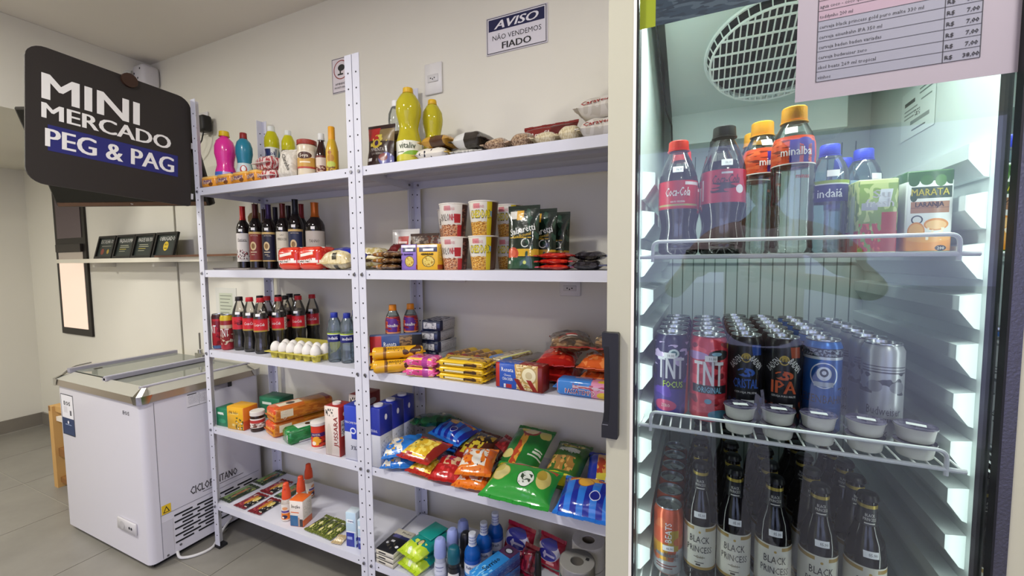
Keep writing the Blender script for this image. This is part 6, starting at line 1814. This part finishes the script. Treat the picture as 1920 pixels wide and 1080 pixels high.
bottle('nail_remover_bottle', 'second bottle with a black cap just left of the white one', 'bottle', 1.530, .05 - .032, T5, .026, .12, 'sauce', M('#1a1a1e', .3), ('#141416', .865, 1.0, .6), rz=0)
# toilet paper pack: rolls standing in a film
tp = thing('toilet_paper_pack', 'pack of white toilet rolls in a dark green printed film by the cooler', 'toilet paper', (1.686, .088, T5), RAD(-4))
TPM = M('#d9d6d2', .9, bump=(150, .4))
for (x, y) in ((0, 0), (.0, .112)):
    for z in (0, .084):
        r = lathe('roll', [(.02, .001), (.053, 0), (.054, .004), (.054, .078), (.053, .082), (.021, .081), (.02, .05)], TPM, tp, 28, cap=False, loc=(x, y, z))
        lathe('cardboard_core', [(.0195, .002), (.0195, .079)], M('#8f8578', .8), r, 20, cap=False)
lathe('film_band', [(.0552, .002), (.0552, .135)], PM('#2a4636', [('e', .42, .85, .05, .10, '#d3a83a'), ('e', .6, .85, .05, .10, '#d3a83a'), ('r', .35, .3, .65, .6, '#d8d8cc'), ('n', 0, .4, 1, .8, '#3f6a50', 5, .55)], .25, coat=.4), tp, 28, cap=False)
lathe('top_film', [(.0555, .135), (.0552, .166), (.045, .1668), (0, .167)], CLEAR('#fbfbfa', .03, .04, rough=.08), tp, 28, cap=False)
patch(tp, 'price_tag', on_top(.1672), .022, .032, .012, .024, M('#2a2a2c', .5), 1)
# ================================================================== goods in the cooler
FZ1, FZ2, FZ3 = SHZ[1] + .0003, SHZ[2] + .0003, SHZ[3] + .0003
COKE_L = PM('#c4202a', [('r', 0, .0, 1, .06, '#a31a22'), ('r', .3, .1, .7, .17, '#b0a060'), ('r', .56, .84, .72, .95, '#e6dede'), ('r', .78, 0, .98, 1, '#d9d4cc')], .3)
COKZ_L = PM('#c0243c', [('n', .40, .3, .62, .6, '#3a0c18', 7, .5), ('r', .3, .1, .33, .75, '#e4dde0'), ('e', .62, .4, .035, .13, '#e4dde0'), ('r', .78, 0, .98, 1, '#d9d4cc'), ('r', .48, .86, .56, .92, '#e4dde0')], .3)
f1 = bottle('cola_bottle', 'red capped cola bottle at the left front of the top cooler shelf', 'bottle', 1.974, -.238, FZ1, .069, .216, 'cola', COLB, ('#d8372c', .925, 1.0, .52), (.40, .64, COKE_L), [('Coca-Cola', .016, .545, '#f2eeea', .044, 0, .3), ('SABOR ORIGINAL', .0035, .46, '#f0e6dc', .026)], ('#120806', .74), rz=RAD(2), ptag=(.735, .0, '06,00'))
dup(f1, (1.9765, -.152, FZ1), 'red capped cola bottle standing right behind the front left one')
f2 = bottle('cola_bottle', 'black capped cola bottle with a crimson label, foremost on the top cooler shelf', 'bottle', 2.052, -.232, FZ1, .074, .234, 'cola', COLB, ('#191a1c', .925, 1.0, .52), (.40, .65, COKZ_L), [('Coca-Cola', .016, .575, '#4a0f1c', .046, .003, .3)], ('#0c0605', .72), rz=RAD(0), ptag=(.70, .004, '06,00'))
dup(f2, (2.048, -.143, FZ1), 'black capped cola bottle standing right behind the crimson labelled one')
MINF = PM('#d9502c', [('n', 0, 0, 1, 1, '#7a2418', 9, .6), ('r', .46, .05, .53, .85, '#3a2a8c'), ('r', .56, .05, .60, .8, '#3a2a8c'), ('r', .63, .05, .67, .8, '#3a2a8c'), ('e', .58, .78, .06, .14, '#3a2a8c'), ('n', 0, .1, .4, .9, '#e86a3c', 6, .55), ('r', 0, 0, 1, .04, '#e9e4dc')], .3)
MINB2 = CLEAR('#eaf1ef', .07, .03, ior=1.33, hazecol='#cfdcda', rough=.03)
f3 = bottle('water_bottle', 'tall orange capped water bottle reading minalba, foremost', 'bottle', 2.160, -.232, FZ1, .066, .252, 'water', MINB2, ('#eda224', .905, 1.0, .58), (.60, .79, MINF), [('minalba', .014, .685, '#f1ece6', .046, .002), ('minas', .008, .52, '#c0543a', .02, .012)], rz=RAD(-4), ptag=(.83, -.006, ''))
dup(f3, (2.120, -.165, FZ1), 'orange capped water bottle half hidden left of the foremost minalba one', rz=RAD(25))
dup(f3, (2.114, -.090, FZ1), 'third orange capped water bottle at the back of its row', rz=RAD(40))
f4 = bottle('water_bottle', 'blue capped water bottle with a navy label beside the orange capped one', 'bottle', 2.222, -.190, FZ1, .058, .192, 'water', CLEAR('#d5e6ef', .07, .05, ior=1.33, hazecol='#b5cad8', rough=.03), ('#2a3fc0', .905, 1.0, .52), (.47, .66, NAVY_L), [('indaiá', .015, .545, '#f1f1f6', .036)], rz=RAD(-8), ptag=(.72, .004, ''))
dup(f4, (2.288, -.125, FZ1), 'blue capped water bottle behind the green juice cartons, nearer one', rz=RAD(20))
dup(f4, (2.275, -.055, FZ1), 'blue capped water bottle behind the green juice cartons, farther one', rz=RAD(20))
SUF = {'front': PM('#7d9a3a', [('n', 0, .3, 1, 1, '#b5c47a', 5, .55), ('r', .1, .58, .5, .68, '#9a9ea4'), ('r', .3, .62, .6, .86, '#c9cdd0', .3), ('n', .05, 0, .95, .4, '#b5342a', 7, .46), ('n', .05, 0, .95, .4, '#d8604a', 12, .6), ('r', .6, .0, 1, .55, '#a83a2c'), ('r', .0, .94, 1, 1, '#c2cc84')], .3), 'side': PM('#5f7a34', [('n', 0, .3, 1, 1, '#a3b06a', 6, .5), ('r', 0, 0, 1, .3, '#a8382c'), ('r', .3, .1, .7, .8, '#8d9a86')], .3), 'top': M('#b7bf8a', .35)}
j1 = carton('juice_carton', 'green and red strawberry juice carton beside the orange juice one', 'juice carton', 2.273, -.232, FZ1, .053, .040, .118, SUF, [('Su', .013, .80, '#e4e6e2', .022, .004), ('fresh', .013, .68, '#e4e6e2', .036, .002)], rz=RAD(3), group='green juice cartons')
dup(j1, (2.272, -.186, FZ1), 'green and red juice carton second in its row', rz=RAD(2))
MAR = {'front': PM('#e3e6de', [('r', 0, .87, 1, 1, '#2f5a24'), ('e', .15, .87, .12, .06, '#2f5a24'), ('e', .42, .88, .14, .06, '#3d6a2c'), ('e', .72, .87, .12, .07, '#4a7a30'), ('e', .93, .87, .1, .05, '#2f5a24'), ('r', .10, .66, .96, .80, '#2c4a1c'), ('e', .16, .68, .08, .06, '#2c4a1c'), ('r', .10, .48, .92, .62, '#a5754a'), ('r', .1, .54, .92, .548, '#7a5434'), ('e', .25, .40, .13, .055, '#3a4440'), ('e', .25, .40, .095, .04, '#e3e6de'),
                          ('e', .24, .26, .19, .11, '#e0912a'), ('e', .24, .26, .16, .09, '#efb45a'), ('e', .66, .34, .26, .075, '#e0912a'), ('e', .66, .335, .22, .055, '#f2c27a'), ('r', 0, 0, 1, .16, '#e5962c'), ('e', .5, .18, .5, .06, '#e9a748'), ('n', .4, .15, 1, .3, '#f4e6c8', 7, .56), ('e', .78, .05, .12, .035, '#2a2a26')], .3), 'side': PM('#d5d9d2', [('r', 0, .87, 1, 1, '#2f5a24'), ('r', 0, 0, 1, .2, '#d98c2a')], .3), 'top': M('#3d6a2c', .35)}
j2 = carton('juice_carton', 'white orange juice carton reading MARATA at the right end', 'juice carton', 2.336, -.232, FZ1, .056, .040, .126, MAR, [('MARATA', .0105, .735, '#dfd02a', .045), ('LARANJA', .0075, .585, '#3a2a1a', .034), ('200', .0045, .05, '#e6e2d8', .008, .0157)], rz=RAD(2), group='orange juice cartons')
dup(j2, (2.333, -.186, FZ1), 'orange juice carton second in its row behind the MARATA one', rz=RAD(1))
dup(j2, (2.331, -.141, FZ1), 'orange juice carton third in its row behind the MARATA one', rz=RAD(0))


def column(proto_fn, X, Y, pitch, n, z, what, where, rzs=0.35, dx=0.0):
    p = None
    for k in range(n):
        lb_ = '%s, %s from the glass' % (what, nth(k)) if k else '%s, foremost, %s' % (what, where)
        if p is None:
            p = proto_fn(lb_, X, Y, z)
        else:
            dup(p, (X + dx * k, Y + pitch * k, z), lb_, rz=p.rotation_euler[2] + rzs * ((k * 53) % 7 - 3))


TNTP = PM('#2a2350', [('r', 0, .0, 1, .34, '#3a2a8a'), ('n', 0, .1, 1, .5, '#5a3aa8', 5, .56), ('n', .28, .62, .75, .92, '#c9b4d8', 10, .55), ('e', .52, .78, .05, .055, '#cfe0d8'), ('e', .52, .78, .03, .033, '#2a6a6a'), ('e', .44, .13, .11, .07, '#c23a6a'), ('n', 0, .5, .3, 1, '#1a1626', 4, .45), ('r', .64, .0, .72, .8, '#e0603a', .05), ('n', .75, 0, 1, 1, '#1c1830', 5, .5)], .28, metal=.15)
TNTR = PM('#c42a38', [('n', 0, .1, 1, 1, '#e2505a', 9, .56), ('n', 0, .0, 1, 1, '#7c1420', 6, .60), ('e', .60, .80, .10, .06, '#1c1216'), ('e', .57, .81, .045, .022, '#8ab4c8'), ('e', .38, .78, .12, .05, '#b08ac0'), ('e', .60, .08, .10, .06, '#4a8aa8'), ('e', .72, .90, .03, .04, '#d8b42a'), ('r', .35, .335, .68, .435, '#1a1a22'), ('e', .5, .24, .03, .03, '#5a9ab8')], .28, metal=.15)
LIDW = '#d7d7dc'
column(lambda l, x, y, z: can('energy_drink_can', l, 'can', x, y, z, .064, .163, TNTP, [('TNT', .042, .60, LIDW, .050, -.002, 0, .03), ('FOCUS', .012, .405, '#b5d43a', .036, .003, 0, .02), ('ZERO', .006, .145, '#e6c8c8', .016, -.010)], RAD(4), 'purple energy cans', (.745, -.004, '10,00')),
       1.967, -.236, .0655, 5, FZ2, 'purple energy drink can', 'at the left cooler wall')
column(lambda l, x, y, z: can('energy_drink_can', l, 'can', x, y, z, .066, .163, TNTR, [('TNT', .046, .575, '#e6e4e6', .052, 0, 0, .03), ('ORIGINAL', .011, .385, '#7ab8d0', .042, .002, 0, .02)], RAD(0), 'red energy cans', (.745, .004, '10,00')),
       2.0335, -.236, .067, 5, FZ2, 'red energy drink can', 'beside the purple one')


def craft(word, c, c2):
    mt = PM('#141419', [('e', .5, .77, .045, .055, '#b59a3a'), ('e', .5, .77, .033, .042, '#1a1a20'), ('e', .5, .80, .02, .015, '#b59a3a'), ('e', .5, .60, .085, .05, c), ('n', .4, .53, .6, .66, '#141419', 16, .55), ('n', .52, .1, .72, .30, c2, 12, .48), ('n', .30, .12, .46, .28, c2, 12, .5), ('r', .64, .80, .74, .92, c2, -.1)], .28)
    tx = [('BADEN', .0115, .71, '#e0dedc', .026, -.0175, RAD(48), .02), ('BADEN', .0115, .71, '#e0dedc', .026, .0175, RAD(-48), .02)]
    if word == 'IPA':
        tx += [('IPA', .023, .475, c, .038, 0, 0, .05), ('CERVEJA PURO MALTE', .0035, .375, '#cfccc8', .038), ('88', .008, .77, '#c9ad4a', .009)]
    else:
        tx += [('CRISTAL', .017, .475, c, .042, 0, 0, .03), ('CERVEJA PILSEN', .0035, .375, '#cfccc8', .036), ('88', .008, .77, '#c9ad4a', .009)]
    return mt, tx


for word, c, c2, X, lb_, wh in (('CRISTAL', '#3a62b8', '#2c4a94', 2.0965, 'black and blue beer can', 'beside the red energy can'), ('IPA', '#c8582e', '#9c4426', 2.1555, 'black and orange beer can reading IPA', 'beside the black and blue one')):
    mt, tx = craft(word, c, c2)
    column(lambda l, x, y, z: can('beer_can', l, 'can', x, y, z, .057, .166, mt, tx, RAD(-3), 'craft beer cans', (.26, .004, '07,00')), X, -.228, .0585, 6, FZ2, lb_, wh)
EIS = PM('#1f5aa8', [('r', 0, .84, 1, .93, '#1c2638'), ('n', 0, .85, 1, .92, '#8a94a0', 40, .5), ('r', 0, .81, 1, .84, '#c4ccd4'), ('r', 0, .93, 1, 1, '#2a70c4'), ('e', .5, .64, .115, .14, '#d4dae0'), ('e', .5, .64, .105, .128, '#1d4f98'), ('e', .5, .66, .06, .075, '#d4dae0'), ('e', .5, .67, .035, .045, '#2a3442'), ('e', .5, .67, .018, .022, '#d4dae0'), ('r', .42, .52, .58, .57, '#aeb8c2'), ('r', .38, .49, .46, .51, '#1c2638', .5), ('n', 0, 0, 1, .3, '#2a6ac0', 4, .55)], .26, metal=.3)
column(lambda l, x, y, z: can('beer_can', l, 'can', x, y, z, .057, .166, EIS, [('EISENBAHN', .014, .39, '#16223a', .066, 0, 0, .01), ('IPA', .008, .08, '#16223a', .014)], RAD(-6), 'blue beer cans', (.185, .002, '07,00')), 2.2145, -.228, .0585, 6, FZ2, 'bright blue beer can', 'beside the black and orange one')
BUDW = PM('#b4b6b8', [('n', .2, .50, .8, .72, '#4a4c52', 9, .56), ('r', .3, .72, .7, .735, '#55565c'), ('r', .3, .75, .7, .76, '#55565c'), ('r', .3, .78, .7, .79, '#55565c'), ('e', .42, .58, .06, .06, '#8d8f94'), ('e', .6, .58, .07, .06, '#8d8f94')], .3, metal=.45)
column(lambda l, x, y, z: can('beer_can', l, 'can', x, y, z, .056, .166, BUDW, [('Budweiser', .014, .34, '#2c2e34', .046, 0, 0, .0), ('ZERO', .006, .25, '#2c2e34', .018, .008), ('0,0%', .007, .12, '#2c2e34', .018, -.004)], RAD(-8), 'silver beer cans'), 2.296, -.232, .0585, 6, FZ2, 'silver grey beer can', 'right of the bright blue one', dx=-.0015)
# dessert cups in pairs at the front
CUPW = M('#d8d5cb', .4)
cp0 = None
for k, X in enumerate((2.0845, 2.1425, 2.1995, 2.262, 2.323)):
    for j in range(2):
        lb_ = 'white dessert cup, %s stack from the left, %s' % (nth(k), ('lower one', 'upper one with price tag')[j])
        if cp0 is None or j == 1 and k == 0:
            t = thing('dessert_cup', lb_, 'dessert cup', (X, -.2835, FZ2 + .0245 * j), RAD(10), 'dessert cups')
            lathe('cup', [(.0, 0), (.0195, 0), (.0215, .002), (.0245, .021), (.026, .0215), (.026, .0228)], CUPW, t, 24, cap=False)
            lathe('film_lid', [(.026, .0229), (.0255, .0237), (0, .0239)], PM('#3f3850', [('n', 0, 0, 1, 1, '#6a6478', 9, .5)], .2, coat=.5), t, 24, cap=False)
            if j:
                patch(t, 'price_tag', on_top(.0239), -.011, .012, -.008, .004, WHITE_TAG, 1)
                cp1 = t
            else:
                cp0 = t
        else:
            dup((cp0, cp1)[j], (X, -.2835, FZ2 + .0245 * j), lb_, rz=RAD(10 - 7 * k))
# bottom shelf
BEAT = PM('#d8603a', [('r', 0, 0, 1, .22, '#b9bcc0'), ('r', .50, .0, 1, .40, '#b9bcc0', .25), ('r', .1, .22, .5, .48, '#d8a02a'), ('r', .50, .38, .62, .7, '#c9a83a'), ('n', 0, .2, 1, .9, '#e0784a', 3, .58), ('r', .35, .28, .62, .33, '#8d8f94'), ('r', .36, .14, .6, .16, '#8a4a4a'), ('r', .36, .10, .55, .12, '#8a4a4a')], .26, metal=.35)
column(lambda l, x, y, z: can('cocktail_can', l, 'can', x, y, z, .056, .139, BEAT, [('BEATS', .012, .66, '#dfe1e6', .040, .0, RAD(90)), ('BEATS', .009, .33, '#6a4a3a', .022, .004), ('TROPICAL', .006, .265, '#7a6a6a', .020, .006)], RAD(4), 'orange cocktail cans', (.43, 0.0, '06,00')), 1.966, -.234, .0575, 6, FZ3, 'orange and silver cocktail can', 'at the left cooler wall')
BPL = PM('#d9d6c4', [('r', 0, .90, 1, .97, '#a8883a'), ('r', .40, .86, .60, 1, '#d9d6c4'), ('e', .5, .92, .10, .10, '#d9d6c4'), ('r', 0, .06, 1, .12, '#a8883a'), ('r', 0, 0, 1, .06, '#1a1a1c'), ('e', .5, .87, .022, .025, '#b5953a'), ('r', .42, .20, .58, .22, '#55524a'), ('r', .44, .14, .52, .18, '#2a2926'), ('r', .4, .32, .6, .34, '#8a8676')], .4)
BGL = M('#0e0a10', .1, spec=.7)


def beer(label, X, Y, z):
    t = thing('beer_bottle', label, 'beer bottle', (X, Y, z), RAD(0), 'dark beer bottles')
    D, h = .058, .232
    p = sc(PF['beer'], D / 2, h)
    lathe('body', p, BGL, t, 24)
    lathe('neck_foil', [(rad_at(p, zz) + .0006, zz) for zz in (h * .78, h * .80, h * .88, h * .905)], PM('#131318', [('e', .5, .62, .2, .28, '#1d1d24'), ('r', .42, .1, .58, .16, '#cfccc2')], .35), t, 20, cap=False)
    lathe('gold_band', [(rad_at(p, zz) + .0008, zz) for zz in (h * .905, h * .93)], M('#b09a45', .35, .5), t, 20, cap=False)
    lathe('crown_cap', [(.0158, h * .958), (.0164, h * .962), (.0150, h * .985), (.0125, h), (0, h + .0006)], M('#17171b', .3, .4), t, 21, cap=False)
    lathe('label', [(D / 2 + .0005, h * .10), (D / 2 + .0005, h * .50)], BPL, t, 24, cap=False, a0=-RAD(100), a1=RAD(100))
    fn = on_cyl(D / 2 + .0005, .0006)
    text(t, 'BLACK', fn, 0, h * .385, .0135, '#1c1a1a', width=.036, bold=.01)
    text(t, 'PRINCESS', fn, 0, h * .300, .0125, '#1c1a1a', width=.046, bold=.01)
    text(t, 'Gold', fn, 0, h * .235, .006, '#6a5a2a', width=.012)
    fn3 = on_cyl([(r + .0006, zz) for r, zz in p], .0006)
    text(t, 'BLACK', fn3, 0, h * .858, .0052, '#d8d5cc', width=.013)
    text(t, 'PRINCESS', fn3, 0, h * .828, .0052, '#d8d5cc', width=.018)
    price(t, p, h * .595, .0, t='05,00')
    return t


for X, lb_, wh in ((2.0245, 'dark beer bottle next to the cocktail cans', 'leftmost bottle'), (2.0845, 'dark beer bottle of the second bottle row', 'from the left'), (2.149, 'dark beer bottle of the middle bottle row', 'under the third dessert cups'),
                   (2.218, 'dark beer bottle of the fourth bottle row', 'from the left'), (2.285, 'dark beer bottle of the rightmost bottle row', 'by the right ledges')):
    column(beer, X, -.232 if X > 2.1 else -.226, .0625, 5, FZ3, lb_, wh, rzs=.12)
# ================================================================== the photographer, seen only as a reflection in the cooler glass
def skinned(name, joints, edges, mat, parent, root=0, sub=2):
    """joints: (x,y,z,radius[,radius2]); one continuous surface grown round the chain"""
    me = bpy.data.meshes.new(name)
    me.from_pydata([j[:3] for j in joints], edges, [])
    me.materials.append(mat)
    o = bpy.data.objects.new(name, me)
    COL.objects.link(o)
    o.parent = parent
    md = o.modifiers.new('skin', 'SKIN')
    md.use_smooth_shade = True
    lay = me.skin_vertices[0] if me.skin_vertices else None
    if lay is None:
        bm = bmesh.new()
        bm.from_mesh(me)
        bm.verts.layers.skin.verify()
        bm.to_mesh(me)
        bm.free()
        lay = me.skin_vertices[0]
    for i, j in enumerate(joints):
        lay.data[i].radius = (j[3], j[4] if len(j) > 4 else j[3])
        lay.data[i].use_root = i == root
    sb = o.modifiers.new('sub', 'SUBSURF')
    sb.levels = sb.render_levels = sub
    return o


PXc, PYc = 2.25, -1.53
pe = thing('person', 'person in a pale pink T-shirt and dark trousers holding up a phone', 'person', (PXc, PYc, 0))
SKN = M('#a9765c', .5)
SHRT = M('#e9cfdc', .8, bump=(30, .5))
TRO = M('#2b2b30', .8)
arms = [((.18, .01, 1.385, .048), (.31, .19, 1.20, .040), (.29, .215, 1.195, .038), (.06, .335, 1.235, .026), (.02, .345, 1.24, .027)),
        ((-.18, .01, 1.385, .048), (-.33, .15, 1.185, .040), (-.33, .17, 1.185, .038), (-.30, .335, 1.235, .026), (-.295, .355, 1.24, .027))]
J = [(0, 0, .95, .14, .10), (0, -.01, 1.12, .125, .095), (0, -.01, 1.30, .145, .10), (0, 0, 1.415, .07, .065), (0, .015, 1.49, .052), (0, .02, 1.53, .05)]
Ed = [(0, 1), (1, 2), (2, 3), (3, 4), (4, 5)]
for a in arms:
    b = len(J)
    J += list(a)
    Ed += [(3, b)] + [(b + i, b + i + 1) for i in range(4)]
skinned('body', J, Ed, SKN, pe)
SJ = [(0, 0, .93, .165, .125), (0, -.01, 1.12, .15, .115), (0, -.01, 1.30, .165, .118), (0, 0, 1.41, .085, .078),
      (.18, .01, 1.38, .070), (.275, .13, 1.26, .066), (-.18, .01, 1.38, .070), (-.28, .105, 1.25, .066)]
skinned('t_shirt', SJ, [(0, 1), (1, 2), (2, 3), (3, 4), (4, 5), (3, 6), (6, 7)], SHRT, pe)
TJ = [(0, 0, .95, .15, .115), (.09, 0, .86, .095), (.10, .01, .47, .062), (.10, -.01, .10, .045), (-.09, 0, .86, .095), (-.10, .01, .47, .062), (-.10, -.01, .10, .045)]
skinned('trousers', TJ, [(0, 1), (1, 2), (2, 3), (0, 4), (4, 5), (5, 6)], TRO, pe)
for s_ in (-1, 1):
    skinned('shoe', [(s_ * .10, -.03, .045, .042), (s_ * .10, .06, .038, .038), (s_ * .10, .16, .028, .030, .022)], [(0, 1), (1, 2)], M('#e4e2de', .6), pe)
hd_ = lathe('head', [(0, -.125), (.035, -.118), (.056, -.085), (.068, -.03), (.075, .03), (.070, .075), (.048, .11), (0, .122)], SKN, pe, 20, loc=(0, .03, 1.635))
hd_.scale = (1, 1.18, 1)
hd_.rotation_euler = (RAD(12), 0, RAD(180))
MB().prism([(-.010, -.03), (.010, -.03), (.004, .018), (-.004, .018)], 1, -.083, -.068).build('nose', SKN, hd_)
for s_ in (-1, 1):
    MB().cyl((s_ * .028, -.0735, .012), .009, .006, 1, 10).build('eye', M('#2a1c16', .3), hd_)
    MB().cyl((s_ * .073, .0, -.01), .018, .006, 0, 10).build('ear', SKN, hd_)
MB().box(-.022, .022, -.0695, -.064, -.062, -.054).build('mouth', M('#8c4a44', .5), hd_)
lathe('hair', [(.073, -.06), (.082, .0), (.082, .05), (.070, .095), (.045, .125), (0, .135)], M('#17110f', .5), pe, 20, cap=False, loc=(0, .005, 1.642)).scale = (1, 1.2, 1)
for s_, (wx, wy, wz) in ((1, arms[0][4][:3]), (-1, arms[1][4][:3])):
    dx = -1 if s_ > 0 else .3
    JJ = [(wx, wy, wz, .024), (wx + dx * .04, wy + .012, wz + .012, .028, .016), (wx + dx * .075, wy + .02, wz + .022, .028, .014)]
    EE = [(0, 1), (1, 2)]
    for k in range(4):
        L = (.062, .070, .066, .052)[k]
        b = len(JJ)
        bx, bz = wx + dx * .075, wz + .052 - .020 * k
        JJ += [(bx + dx * .008, wy + .022, bz, .0088), (bx + dx * L * .5, wy + .030, bz + .004, .0080), (bx + dx * L * .85, wy + .022, bz + .006, .0070)]
        EE += [(2, b), (b, b + 1), (b + 1, b + 2)]
    b = len(JJ)
    JJ += [(wx + dx * .035, wy + .0, wz + .045, .0105), (wx + dx * .065, wy + .004, wz + .070, .0085)]
    EE += [(1, b), (b, b + 1)]
    skinned('hand', JJ, EE, SKN, pe, sub=1)
ph = thing('mobile_phone', 'black phone held up in the hands of the photographer', 'phone', (2.050, -1.131, 1.262))
rbox('casing', .162, .0085, .078, M('#141416', .3), ph, bev=.004, seg=2)
MB().cyl((-.03, -.0001, .044), .0075, -.0044, 1, 14).build('lens', M('#0a0a0c', .1), ph)
